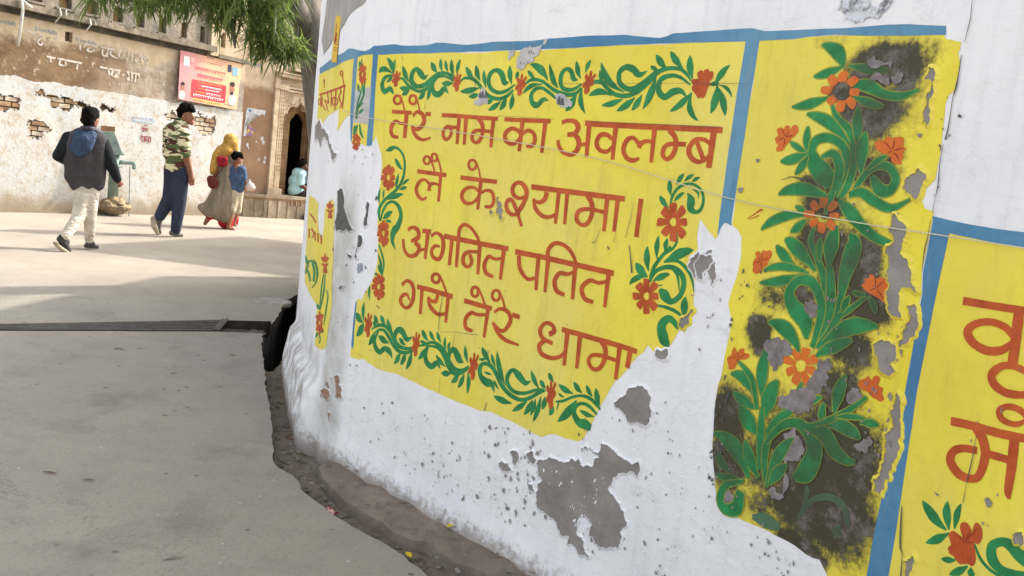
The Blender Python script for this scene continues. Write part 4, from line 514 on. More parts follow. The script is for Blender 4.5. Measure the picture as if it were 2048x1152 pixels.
('painted_letter','orange',3,'q',[[-980,1855,-936,1852,-980,1853,-936,1849,-980,1850,-936,1847,-982,1849,-938,1845,-985,1848,-944,1843,-989,1847,-953,1843,-980,1847,-976,1843,-970,1846,-1001,1846,-975,1847,-1014,1848,-980,1848,-1023,1850,-986,1851,-1031,1853,-992,1853,-1037,1856,-995,1856,-1041,1859,-996,1858,-1042,1862,-996,1860,-1041,1864,-994,1862,-1039,1866,-990,1863,-1033,1867,-986,1863,-1023,1868,-996,1864,-999,1868,-1005,1865,-974,1865,-1001,1864,-962,1862,-995,1862,-953,1860,-990,1860,-946,1857,-985,1857,-941,1855,-980,1855,-937,1852],[-1001,1847,-957,1844,-956,1814,-913,1812]],0),
('painted_flower','orange',3,'s',[[151,1832,8,150,1842,12,148,1856,16,147,1864,15,146,1868,11],[158,1829,15,161,1836,21,167,1847,28,170,1853,26,171,1856,19],[160,1820,10,166,1820,15,175,1820,20,180,1820,19,182,1820,14],[160,1812,14,166,1805,21,175,1794,27,180,1788,26,182,1786,19],[155,1808,8,157,1799,12,159,1784,16,160,1776,15,161,1772,11],[149,1813,14,146,1806,20,141,1797,27,139,1791,26,137,1789,18],[145,1820,11,138,1820,16,128,1820,21,122,1820,20,119,1820,14],[147,1829,15,141,1835,22,133,1845,29,129,1851,28,127,1853,20]],0),
('painted_leaf','green',2,'s',[[125,1851,3,121,1857,10,116,1863,19,113,1869,20,110,1875,15,109,1880,8,108,1882,1]],0),
('painted_leaf','green',2,'s',[[134,1849,2,133,1857,7,132,1867,14,133,1875,14,136,1884,11,138,1890,5,140,1894,1]],0),
('painted_leaf','green',2,'s',[[128,1861,3,125,1856,8,121,1850,16,117,1845,16,112,1840,12,108,1837,6,106,1835,1]],0),
('painted_stem','green',2,'s',[[164,1790,8,152,1730,13,127,1677,13,123,1619,12],[177,1783,7,178,1726,15,142,1659,13,137,1613,8]],0),
('painted_leaf','green',2,'s',[[143,1740,4,135,1746,11,127,1754,22,122,1761,24,116,1769,18,113,1774,9,112,1778,1]],0),
('painted_leaf','green',2,'s',[[173,1726,2,172,1737,8,173,1751,15,175,1762,16,178,1774,12,182,1783,6,184,1788,1]],0),
('painted_leaf','green',2,'s',[[124,1668,3,134,1672,8,146,1678,15,157,1681,15,169,1685,11,178,1687,5,183,1688,1]],0),
('painted_leaf','green',2,'s',[[150,1640,3,155,1644,9,163,1649,16,170,1653,16,178,1656,12,184,1659,6,188,1660,1]],0),
('painted_stem','green',2,'s',[[165,1592,11,179,1555,17,204,1529,6]],0),
('painted_leaf','green',2,'s',[[149,1589,5,144,1580,15,136,1569,28,128,1560,29,118,1551,22,110,1545,11,106,1541,2]],0),
('painted_leaf','green',2,'s',[[124,1588,3,123,1582,10,120,1575,18,117,1569,19,113,1563,14,110,1558,7,108,1556,1]],0),
('painted_flower','orange',3,'s',[[146,1517,12,146,1527,17,147,1538,23,147,1545,22,147,1548,16],[152,1514,14,161,1519,20,170,1526,27,176,1529,25,178,1531,18],[153,1507,11,162,1504,16,172,1501,22,178,1499,20,180,1498,15],[149,1502,12,154,1492,17,159,1481,22,162,1474,21,163,1472,15],[142,1503,15,138,1495,21,133,1485,28,129,1479,27,128,1476,19],[139,1509,10,130,1508,15,119,1507,20,113,1506,19,110,1506,14],[140,1515,12,132,1523,18,122,1532,24,116,1537,22,114,1539,16]],0),
('painted_flower','orange',3,'q',[[-164,1170,-186,1168,-165,1174,-189,1172,-165,1177,-193,1175,-165,1181,-197,1179,-165,1186,-202,1183,-166,1191,-206,1188,-167,1195,-210,1192,-168,1198,-212,1195,-169,1201,-213,1198,-171,1203,-213,1200,-174,1204,-212,1201,-176,1205,-211,1202,-178,1206,-209,1203],[-137,1168,-189,1166,-131,1170,-190,1169,-125,1173,-191,1172,-118,1176,-191,1175,-111,1179,-191,1178,-104,1183,-191,1182,-98,1186,-190,1185,-96,1188,-187,1187,-94,1190,-183,1189,-94,1192,-179,1191,-96,1193,-174,1192,-99,1193,-168,1193,-102,1194,-162,1193],[-175,1154,-142,1165,-172,1153,-134,1166,-169,1151,-128,1166,-166,1150,-121,1167,-163,1149,-113,1167,-159,1147,-105,1168,-155,1146,-98,1168,-151,1146,-94,1167,-147,1146,-92,1167,-142,1146,-91,1166,-138,1147,-91,1165,-134,1148,-92,1164,-130,1149,-94,1163],[-178,1151,-144,1154,-177,1147,-138,1151,-175,1144,-132,1149,-173,1140,-126,1145,-171,1136,-119,1142,-169,1131,-112,1138,-166,1127,-107,1134,-162,1124,-104,1132,-159,1122,-102,1129,-155,1121,-101,1127,-151,1120,-102,1126,-148,1119,-103,1125,-144,1119,-105,1124],[-193,1150,-154,1153,-197,1147,-153,1149,-202,1143,-151,1146,-206,1139,-149,1143,-211,1134,-147,1138,-216,1129,-145,1134,-220,1125,-144,1130,-222,1122,-145,1127,-222,1119,-146,1124,-220,1117,-148,1122,-218,1116,-150,1121,-214,1116,-154,1120,-210,1115,-157,1119],[-208,1160,-160,1155,-217,1159,-161,1153,-227,1158,-163,1152,-238,1157,-164,1150,-250,1156,-167,1148,-264,1155,-169,1146,-275,1153,-172,1144,-281,1152,-176,1143,-285,1151,-180,1143,-286,1150,-185,1142,-285,1149,-190,1142,-280,1149,-196,1142,-276,1148,-202,1142],[-161,1169,-213,1161,-164,1171,-224,1163,-166,1174,-236,1164,-169,1177,-248,1166,-172,1180,-264,1167,-176,1183,-280,1169,-180,1186,-293,1171,-185,1188,-301,1173,-191,1189,-307,1174,-197,1190,-309,1176,-203,1190,-307,1177,-210,1190,-303,1178,-216,1190,-299,1180]],0),
('painted_flower','orange',3,'q',[[-192,893,-216,890,-192,898,-221,894,-193,902,-225,897,-193,907,-230,902,-194,912,-235,906,-195,917,-241,911,-196,922,-245,916,-198,926,-248,919,-200,929,-249,922,-202,931,-249,925,-205,932,-248,927,-208,933,-247,928,-210,934,-245,929],[-158,893,-225,887,-150,897,-226,890,-143,900,-228,893,-135,904,-229,896,-127,908,-231,900,-119,913,-232,903,-113,917,-231,907,-110,920,-228,910,-109,922,-224,913,-110,924,-218,915,-112,925,-212,917,-116,925,-204,918,-120,926,-197,920],[-208,873,-161,890,-206,872,-153,891,-203,871,-145,892,-200,870,-136,893,-197,868,-127,894,-193,867,-118,895,-188,866,-111,895,-184,866,-107,895,-179,866,-104,895,-174,866,-103,894,-168,868,-104,893,-163,869,-106,891,-158,870,-108,890],[-209,870,-166,877,-207,866,-159,874,-205,862,-152,871,-203,858,-145,868,-201,853,-137,864,-198,848,-129,860,-195,844,-123,856,-191,840,-119,853,-186,838,-117,850,-182,836,-116,848,-177,836,-117,846,-173,835,-119,845,-168,835,-121,844],[-225,868,-177,875,-230,864,-175,871,-235,859,-172,867,-240,854,-170,863,-246,848,-167,859,-252,842,-164,854,-256,837,-163,849,-258,833,-163,846,-257,830,-164,843,-255,828,-166,840,-252,827,-169,838,-247,827,-174,837,-242,826,-178,835],[-246,878,-181,877,-257,876,-182,875,-269,874,-183,874,-282,872,-184,872,-297,870,-185,870,-313,867,-186,867,-326,865,-189,865,-333,863,-193,864,-337,862,-198,863,-338,861,-204,862,-335,860,-210,861,-329,860,-217,861,-323,859,-225,860],[-185,892,-250,880,-187,895,-264,881,-189,898,-278,882,-191,901,-293,882,-195,905,-311,883,-198,908,-330,884,-203,911,-345,886,-208,913,-355,887,-215,914,-360,889,-222,915,-363,890,-229,915,-360,892,-238,914,-355,894,-246,913,-349,895]],0),
('painted_flower','orange',3,'q',[[-201,582,-229,576,-202,587,-234,580,-202,592,-239,584,-203,597,-244,589,-204,603,-251,594,-205,610,-257,599,-207,615,-263,604,-209,620,-266,608,-211,623,-268,612,-214,625,-268,615,-217,627,-267,617,-220,627,-265,618,-223,628,-263,620],[-167,585,-232,574,-159,590,-233,578,-152,595,-234,582,-144,600,-234,586,-135,607,-235,591,-127,613,-235,596,-121,618,-234,601,-118,622,-231,605,-117,626,-226,609,-117,628,-221,612,-119,629,-214,614,-123,629,-207,616,-126,630,-200,619],[-186,566,-193,578,-179,566,-186,580,-172,567,-180,583,-164,567,-173,585,-156,568,-165,588,-147,569,-157,591,-140,569,-150,593,-135,570,-145,594,-131,571,-141,595,-128,573,-137,595,-126,574,-134,595,-125,575,-132,594,-124,577,-131,593],[-222,554,-159,571,-219,551,-148,569,-216,547,-138,568,-212,544,-128,566,-208,540,-116,564,-203,536,-105,562,-197,532,-96,560,-191,530,-91,558,-184,529,-88,556,-178,528,-87,554,-171,529,-88,552,-164,530,-90,550,-157,531,-93,549],[-215,554,-188,559,-214,549,-184,555,-213,543,-180,551,-212,538,-175,546,-211,532,-170,541,-210,525,-165,535,-209,520,-161,530,-206,515,-159,526,-204,512,-157,522,-201,510,-157,519,-199,508,-158,517,-195,508,-159,516,-192,507,-161,514],[-252,552,-186,563,-262,546,-185,560,-272,541,-184,556,-282,535,-183,553,-295,529,-182,548,-308,521,-182,544,-318,516,-182,540,-323,511,-184,536,-325,508,-188,533,-325,506,-192,530,-321,506,-198,528,-314,506,-205,526,-308,506,-212,524],[-235,569,-227,557,-245,568,-236,554,-256,567,-245,551,-268,566,-255,547,-281,564,-268,544,-297,562,-281,540,-310,560,-293,536,-320,558,-303,534,-329,556,-311,532,-335,554,-318,531,-339,553,-323,531,-341,551,-327,532,-343,549,-331,533],[-192,582,-266,563,-194,585,-281,563,-196,588,-297,563,-199,591,-314,563,-202,595,-334,563,-206,600,-355,563,-210,603,-372,564,-216,605,-383,565,-223,606,-389,567,-231,606,-391,568,-240,606,-388,571,-249,604,-382,573,-258,603,-375,575]],0),
('painted_stem','green',2,'q',[[-238,823,-206,827,-256,794,-214,799,-276,764,-223,772,-288,732,-230,741,-288,698,-233,707,-279,662,-234,670,-270,626,-236,633],[-186,831,-159,835,-190,798,-152,803,-193,764,-145,772,-200,731,-147,739,-214,698,-162,706,-233,664,-189,671,-252,630,-219,636],[-129,758,-110,764,-107,753,-88,759,-88,748,-66,753,-77,736,-52,741,-79,713,-50,718,-87,683,-56,688,-95,653,-63,658,-99,627,-71,632,-101,603,-80,607,-103,578,-90,581]],0),
('painted_leaf','green',2,'q',[[-263,628,-277,624,-266,630,-290,623,-269,631,-304,622,-271,633,-319,621,-272,636,-337,620,-273,638,-356,618,-274,641,-372,617,-277,642,-383,617,-281,643,-391,618,-287,644,-396,619,-295,644,-400,621,-305,644,-401,624,-315,644,-401,626,-325,644,-398,629,-335,644,-394,632,-345,643,-389,634,-353,643,-384,636,-360,642,-380,638,-368,641,-375,640]],0),
('painted_leaf','green',2,'q',[[-156,524,-170,523,-148,527,-170,525,-140,529,-170,527,-132,531,-170,529,-122,534,-170,531,-112,536,-170,534,-104,538,-168,536,-99,540,-164,539,-96,541,-158,542,-93,543,-152,544,-90,545,-144,547,-88,547,-134,549,-86,549,-126,551,-86,550,-117,553,-86,552,-110,554,-85,554,-103,555,-86,555,-98,556,-86,556,-94,557,-86,557,-89,557]],0),
('painted_leaf','green',2,'q',[[-249,513,-235,516,-255,510,-232,514,-262,507,-229,513,-270,503,-226,511,-280,498,-223,509,-291,494,-219,507,-301,489,-218,504,-308,486,-219,501,-312,483,-223,498,-316,480,-228,495,-319,477,-236,491,-321,475,-246,487,-322,472,-256,483,-322,470,-266,479,-322,468,-277,475,-321,467,-287,472,-319,466,-295,469,-318,465,-303,467,-316,464,-311,465]],0),
('painted_leaf','green',2,'q',[[-190,518,-181,520,-189,514,-173,519,-187,511,-165,517,-186,508,-157,515,-186,504,-149,513,-187,499,-141,510,-188,495,-134,508,-187,491,-131,505,-186,489,-129,502,-185,486,-129,498,-182,482,-130,494,-179,479,-132,489,-176,476,-134,485,-173,474,-138,481,-170,472,-142,477,-168,470,-146,474,-165,469,-150,472,-163,468,-154,469,-160,467,-157,467]],0),
('painted_letter','orange',3,'q',[[-1300,1046,-1207,1060,-1211,1046,-1119,1059,-1124,1045,-1033,1058,-1042,1044,-950,1057,-960,1041,-870,1053,-881,1037,-796,1049,-807,1032,-726,1044]],0),
('painted_letter','orange',3,'q',[[-1257,959,-1155,968,-1220,903,-1119,914],[-1094,972,-997,986,-1015,970,-922,984,-942,969,-848,982,-903,965,-802,976,-905,957,-803,966,-933,945,-830,953,-963,932,-858,941],[-799,985,-723,993,-752,936,-679,944],[-636,993,-554,1002,-570,948,-507,955],[-478,1001,-420,1007,-427,956,-370,963]],0),
('painted_stem','green',2,'q',[[-1185,678,-1312,661,-1120,713,-1265,694,-1058,746,-1217,727,-992,772,-1148,757,-924,789,-1039,784,-881,797,-890,809,-855,800,-752,821,-791,797,-670,818,-726,787,-605,806,-680,773,-563,791,-664,756,-551,772,-665,735,-557,750,-665,713,-563,728],[-669,828,-572,843,-618,817,-519,834,-570,807,-467,824,-538,794,-433,810,-521,777,-424,791,-517,756,-432,768,-531,735,-457,745,-571,716,-505,723,-633,695,-572,701,-702,673,-641,678],[-1280,703,-1172,723,-1189,703,-1059,727,-1103,702,-951,731,-1028,700,-864,730,-963,696,-811,722,-903,690,-779,711,-844,683,-749,700]],0),
('painted_leaf','green',2,'q',[[-967,751,-994,746,-986,753,-1033,744,-1005,755,-1073,742,-1023,757,-1115,741,-1039,760,-1164,739,-1055,764,-1216,737,-1071,768,-1260,737,-1088,770,-1293,737,-1106,772,-1316,739,-1127,774,-1336,742,-1153,775,-1352,745,-1182,777,-1363,750,-1209,778,-1370,755,-1235,779,-1371,759,-1258,779,-1367,764,-1280,780,-1362,768,-1298,780,-1356,772,-1313,780,-1349,775,-1329,780,-1342,778]],0),
('painted_leaf','green',2,'q',[[-709,787,-737,783,-702,791,-750,785,-695,795,-762,786,-686,800,-774,787,-673,805,-789,789,-658,810,-805,791,-647,815,-815,794,-640,819,-818,797,-637,822,-816,801,-635,825,-809,805,-635,828,-798,810,-637,831,-783,815,-640,834,-767,820,-644,836,-750,825,-649,838,-733,830,-654,840,-717,833,-659,841,-703,836,-664,841,-691,839,-669,842,-679,841]],0),
('bare_plaster_patch','plaster',4,'p',[[1515,241,1513,311,1533,332,1504,364,1491,388,1538,417,1581,435,1684,460,1694,477,1707,455,1761,467,1788,509,1703,507,1696,518,1753,517,1788,535,1791,565,1829,562,1863,554,1898,541,1931,536,1960,556,1970,541,1965,502,1921,504,1883,488,1859,437,1842,418,1873,404,1929,368,1947,337,1926,296,1924,237,1874,209,1824,207,1786,225,1796,269,1758,287,1733,229,1737,204,1780,161,1803,152,1749,138,1693,148,1697,181,1653,169,1609,214,1561,223]],0.004),
('bare_plaster_patch','plaster',4,'p',[[1819,715,1854,747,1872,780,1908,798,1955,800,1974,781,1986,736,1975,687,1945,681,1904,668,1882,680,1863,696,1829,702]],0.004),
('bare_plaster_patch','plaster',4,'p',[[1435,404,1470,426,1491,402,1468,380]],0.004),
('bare_plaster_patch','plaster',4,'p',[[1299,326,1348,339,1371,318,1334,301,1302,309]],0.004),
('bare_plaster_patch','plaster',4,'p',[[1463,293,1490,306,1504,279,1476,273]],0.004),
('bare_plaster_patch','plaster',4,'p',[[1350,384,1393,397,1402,372,1383,337]],0.004),
('bare_plaster_patch','plaster',4,'p',[[1121,1346,1132,1354,1132,1337,1153,1326,1166,1304,1159,1289,1168,1277,1156,1264,1145,1274,1145,1288,1125,1292,1131,1313]],0.003),
('bare_plaster_patch','plaster',4,'p',[[1088,1288,1099,1300,1112,1291,1103,1276]],0.003),
('bare_plaster_patch','plaster',4,'p',[[2077,1284,2052,1241,2046,1224,2066,1208,2074,1196,2096,1193,2112,1198,2112,1220,2127,1235,2139,1254,2130,1272,2110,1266,2088,1268]],0.004),
('bare_plaster_patch','plaster',4,'p',[[2043,1030,2045,1048,2063,1070,2086,1097,2092,1088,2084,1052,2060,1027]],0.004),
('bare_plaster_patch','plaster',4,'p',[[1964,922,1967,937,1990,938,2014,951,2020,934,1992,911,1971,915]],0.004),
('bare_plaster_patch','plaster',4,'p',[[2084,1258,2107,1275,2130,1286,2148,1253,2160,1209,2147,1181,2132,1210,2119,1228,2105,1215,2109,1195,2090,1192,2071,1225]],0.004),
('bare_plaster_patch','plaster',4,'p',[[2696,1452,2704,1459,2716,1446,2745,1430,2743,1404,2741,1384,2748,1360,2768,1339,2783,1302,2805,1282,2792,1282,2763,1286,2760,1257,2774,1211,2760,1212,2735,1219,2723,1250,2724,1283,2709,1318,2708,1347,2696,1361,2697,1378,2714,1388,2697,1411]],0.004),
('bare_plaster_patch','plaster',4,'p',[[2784,1245,2803,1253,2813,1235,2820,1181,2804,1157,2786,1132,2779,1155,2787,1185]],0.004),
('bare_plaster_patch','plaster',4,'p',[[2709,1130,2726,1146,2772,1145,2779,1122,2766,1094,2785,1082,2771,1066,2735,1077,2719,1107]],0.004),
('bare_plaster_patch','oldpaint',4,'p',[[2478,1195,2503,1205,2523,1194,2526,1168,2508,1153,2488,1169]],0.016),
('bare_plaster_patch','oldpaint',4,'p',[[2373,1066,2410,1082,2457,1074,2463,1043,2436,1008,2412,982,2396,1007,2373,1035]],0.016),
('bare_plaster_patch','plaster',4,'p',[[2726,1810,2748,1796,2746,1773,2751,1742,2745,1727,2755,1688,2748,1669,2737,1681,2733,1708,2739,1723,2731,1743,2742,1754,2732,1781,2718,1782,2727,1793]],0.004),
('bare_plaster_patch','plaster',4,'p',[[2714,1538,2727,1555,2741,1560,2748,1572,2759,1564,2773,1549,2764,1525,2757,1495,2742,1504,2721,1515]],0.004),
('bare_plaster_patch','plaster',4,'p',[[2236,1568,2243,1570,2251,1569,2250,1563,2245,1559,2240,1560]],0.002),
('bare_plaster_patch','plaster',4,'p',[[2186,1481,2197,1485,2209,1484,2207,1475,2200,1469,2192,1470]],0.002),
('bare_plaster_patch','plaster',4,'p',[[2727,1652,2733,1654,2740,1653,2739,1647,2735,1644,2731,1645]],0.002),
('bare_plaster_patch','plaster',4,'p',[[2690,1459,2701,1463,2714,1462,2712,1451,2705,1444,2696,1445]],0.002),
('bare_plaster_patch','oldpaint',4,'p',[[2543,1834,2564,1849,2610,1831,2619,1812,2580,1816,2560,1823]],0.016),
('bare_plaster_patch','oldpaint',4,'p',[[2561,1792,2593,1801,2611,1792,2623,1770,2602,1776,2572,1784]],0.016),
('bare_plaster_patch','oldpaint',4,'p',[[2625,1792,2640,1812,2654,1800,2655,1780,2639,1769]],0.014),
('bare_plaster_patch','plaster',4,'p',[[2798,1034,2811,1026,2820,974,2830,938,2827,873,2817,839,2807,775,2783,776,2792,820,2796,857,2791,905,2798,967]],0.004),
('bare_plaster_patch','oldpaint',4,'p',[[2657,988,2680,1010,2704,999,2699,977,2679,955,2663,968]],0.016),
('bare_plaster_patch','oldpaint',4,'p',[[2442,910,2481,950,2524,968,2582,1065,2591,1008,2565,963,2514,887,2466,889]],0.016),
('bare_plaster_patch','oldpaint',4,'p',[[2480,820,2514,854,2548,820,2551,771,2509,744,2475,743]],0.016),
('bare_plaster_patch','oldpaint',4,'p',[[2466,647,2507,721,2517,668,2496,636]],0.016),
('bare_plaster_patch','oldpaint',4,'p',[[2294,570,2321,605,2343,587,2343,550,2310,543]],0.016),
('bare_plaster_patch','oldpaint',4,'p',[[2703,869,2739,902,2756,893,2742,857,2712,857]],0.016),
('bare_plaster_patch','plaster',4,'p',[[2772,1016,2778,1028,2787,1018,2783,1005]],0.002),
('bare_plaster_patch','plaster',4,'p',[[2901,650,2924,674,2926,640,2928,602,2916,595]],0.003),
('bare_plaster_patch','plaster',4,'p',[[3066,875,3075,884,3087,875,3083,864,3075,862]],0.002),
('bare_plaster_patch','plaster',4,'p',[[3149,833,3167,847,3176,826,3171,815,3164,820,3154,814]],0.003),
('bare_plaster_patch','plaster',4,'p',[[2943,840,2957,839,2952,833]],0.002),
('bare_plaster_patch','plaster',4,'p',[[3072,824,3078,828,3078,819]],0.001),
('bare_plaster_patch','plaster',4,'p',[[3085,824,3090,826,3088,821]],0.001),
('bare_plaster_patch','rawtop',4,'p',[[-1286,2377,138,2165,91,2139,-102,2116,-236,2080,-535,2060,-818,2038,-1199,2030,-1451,2142,-1339,2250]],0.0024),
('bare_plaster_patch','soot',4,'p',[[2426,2005,2594,1987,2578,1958,2558,1938,2502,1938,2456,1948,2428,1973]],0.01),
('bare_plaster_patch','dark',4,'p',[[-35,1266,37,1282,77,1243,78,1199,126,1159,157,1126,201,1103,163,1089,135,1100,99,1081,4,1074,-34,1112,1,1169]],0.006),
('bare_plaster_patch','dark',4,'p',[[283,1243,302,1238,302,1194,305,1137,276,1126,276,1169,282,1206]],0.004),
('bare_plaster_patch','dark',4,'p',[[245,1085,279,1068,271,1037,248,1027,246,975,232,969,238,1025]],0.004),
('bare_plaster_patch','dark',4,'p',[[158,991,205,980,195,963,170,971]],0.003),
('bare_plaster_patch','smear',4,'p',[[248,945,283,958,295,923,261,903]],0.004),
('bare_plaster_patch','dark',4,'p',[[94,806,157,829,131,801]],0.003),
('bare_plaster_patch','plaster',4,'p',[[-1415,1607,-985,1617,-687,1576,-503,1546,-324,1491,-156,1446,-95,1445,-164,1404,-227,1413,-349,1464,-524,1507,-758,1518,-844,1471,-1117,1520,-1256,1494,-1350,1521]],0.012),
('bare_plaster_patch','rust',4,'p',[[144,371,168,389,190,378,190,349,207,344,217,280,199,290,189,272,164,280,167,310,157,350]],0.004),
('bare_plaster_patch','rust',4,'p',[[100,179,136,192,135,165,121,147]],0.004),
('bare_plaster_patch','rust',4,'p',[[-14,264,36,288,96,290,110,275,90,245,33,238]],0.005),
('bare_plaster_patch','rust',4,'p',[[34,322,57,323,110,279,102,275]],0.002),
('bare_plaster_patch','rust',4,'p',[[94,358,114,363,110,343]],0.003),
('torn_paper_poster','paper',1,'p',[[87,1748,157,1755,232,1765,233,1680,234,1595,164,1596,93,1597,90,1671]],0.001),
('yellow_sticker','sticker',5,'p',[[-570,2171,-349,2135,-368,2011,-370,1906,-634,1933,-594,2055]],0.0005),
('sticker_print','print',6,'q',[[-522,2076,-446,2066,-543,2026,-466,2017],[-495,2048,-521,2052,-497,2119,-523,2122],[-572,2046,-571,2049,-400,2025,-399,2027],[-556,2034,-554,2038,-394,2014,-392,2018],[-563,2021,-560,2024,-392,2000,-390,2004],[-537,1998,-536,2000,-409,1983,-408,1986],[-536,1985,-535,1988,-409,1971,-407,1974]],0),
('torn_paper_scrap','paper',4,'p',[[1091,1909,1120,1914,1127,1892,1105,1888,1100,1873,1091,1881]],0.004),
('torn_paper_scrap','paper',4,'p',[[1174,1920,1203,1928,1244,1925,1273,1928,1257,1904,1250,1890,1221,1879,1237,1874,1213,1863,1194,1858,1176,1840,1167,1835,1147,1844,1142,1877,1157,1895,1150,1902]],0.004),
('torn_paper_scrap','paper',4,'p',[[1275,1947,1295,1947,1279,1926,1268,1932]],0.003),
('torn_paper_scrap','paper',4,'p',[[947,1742,965,1772,989,1765,1007,1731,1007,1705,954,1698,928,1703,950,1723]],0.004),
('torn_paper_scrap','paper',4,'p',[[1362,1745,1385,1754,1410,1749,1436,1736,1452,1722,1450,1705,1413,1701,1393,1704,1377,1717]],0.004),
('paper_print','print2',5,'s',[[958,1730,8,961,1748,8,967,1729,8],[972,1731,9,974,1754,8,983,1729,9],[992,1731,8,994,1750,8,1000,1729,8]],0),
('paper_print','print2',5,'s',[[1381,1721,9,1385,1740,8,1391,1718,9],[1401,1718,9,1400,1735,8,1410,1716,8],[1377,1717,5,1416,1713,5]],0),
('paper_print','print2',5,'s',[[1201,1908,4,1208,1894,4],[1211,1910,4,1221,1897,4],[1225,1899,3,1234,1895,3],[1161,1868,3,1168,1858,3],[1177,1864,2,1188,1860,2],[1192,1869,2,1209,1862,2]],0),
('hairline_crack','dark',5,'s',[[2807,1954,1,2811,1915,2,2810,1888,2,2808,1861,1],[2806,1832,2,2808,1788,3,2807,1756,5,2804,1731,2,2806,1674,3,2804,1640,5],[2801,1628,1,2801,1582,2,2806,1536,3,2804,1501,1,2805,1471,2],[2803,1454,1,2804,1418,2,2802,1382,3,2806,1329,1],[2867,773,2,2870,751,4,2882,681,5,2892,661,2,2899,611,4],[3020,1002,1,3021,958,2,3020,916,3,3019,885,1,3020,846,2],[919,1830,2,928,1757,3],[628,1711,1,624,1670,2],[443,1896,2,448,1882,3],[1072,1663,1,1376,1661,1],[1793,1257,3,1811,1203,5,1821,1167,7],[1699,1239,4,1707,1230,6],[1658,1296,1,1640,1250,2,1625,1243,3],[1728,1291,1,1725,1257,2],[865,927,2,863,882,3,858,836,4,861,758,2],[963,784,1,957,710,2],[870,756,1,958,775,1,1100,794,2],[900,565,1,904,503,2],[422,784,3,445,775,5],[393,569,1,418,570,2],[1192,543,2,1189,523,3,1185,505,5],[1438,500,3,1443,485,6],[1327,1788,1,2147,1787,1],[1520,1659,1,2095,1658,2],[1788,1399,1,1784,1344,2,1773,1278,2],[1988,1788,1,2121,1787,1],[2340,1517,2,2374,1528,3,2423,1520,5]],0),
]
CHIPS = [[916,241,572,148,34,0.006,"plaster"],[1200,218,397,120,70,0.01,"plaster"],[1398,408,208,95,30,0.01,"plaster"],[1468,312,127,94,26,0.011,"plaster"],[1901,645,255,182,26,0.005,"dark"],[2131,570,233,233,44,0.005,"plaster"],[2388,466,192,86,26,0.006,"plaster"],[2049,317,244,97,24,0.006,"plaster"],[1786,241,68,105,22,0.008,"plaster"],[837,317,290,86,14,0.005,"dark"],[527,246,145,159,12,0.006,"dark"],[158,1120,278,280,26,0.009,"dark"],[226,674,120,329,16,0.006,"dark"],[2151,1107,75,165,14,0.006,"plaster"],[2296,1136,70,143,30,0.006,"dark"],[2255,759,25,222,40,0.007,"dark"],[2556,454,97,35,24,0.008,"plaster"],[2627,1163,119,379,50,0.006,"oldpaint"],[2756,1053,56,312,26,0.008,"plaster"],[2765,940,42,240,16,0.007,"oldpaint"],[-857,1397,806,170,10,0.008,"plaster"],[95,270,233,192,20,0.006,"rust"],[1185,1033,672,386,22,0.003,"dark"],[3068,986,68,206,14,0.005,"plaster"],[195,1405,125,92,14,0.006,"plaster"],[1114,756,85,40,6,0.006,"plaster"],[566,-5,289,69,18,0.005,"plaster"],[2808,1663,26,183,16,0.005,"dark"],[1691,392,163,106,34,0.006,"white"],[1769,272,68,105,24,0.008,"white"]]
MOLD = [[2603,1823,114,49,1.15],[2670,1811,37,68,1.1],[2589,1701,106,62,1.0],[2507,1688,30,26,0.8],[2478,1761,36,30,1.1],[2556,1596,40,67,1.0],[2633,1554,62,45,0.95],[2457,1521,68,22,0.95],[2490,1462,83,39,0.95],[2501,1542,61,73,0.8],[2669,1608,42,36,0.6],[2436,1895,67,26,0.45],[2706,1852,54,35,0.5],[2479,1353,78,70,0.85],[2642,1312,53,99,1.1],[2556,1311,61,85,0.9],[2686,1218,66,45,1.05],[2474,1212,48,40,0.8],[2383,1190,72,55,0.6],[2340,1085,45,47,1.15],[2372,1040,62,32,0.9],[2634,1103,98,58,0.9],[2572,1204,55,111,0.7],[2366,1282,67,18,0.5],[2281,814,78,97,1.0],[2306,683,70,97,1.1],[2616,838,132,111,0.95],[2694,824,115,127,0.95],[2603,647,159,77,1.0],[2724,683,97,58,0.9],[2585,537,74,47,0.95],[2634,994,65,65,0.9],[2453,607,105,54,0.55],[2473,823,77,139,0.6],[2666,531,36,30,0.8],[2572,734,235,217,0.78],[2598,1726,125,176,0.6],[2594,1252,144,235,0.58],[2659,627,154,100,0.9]]

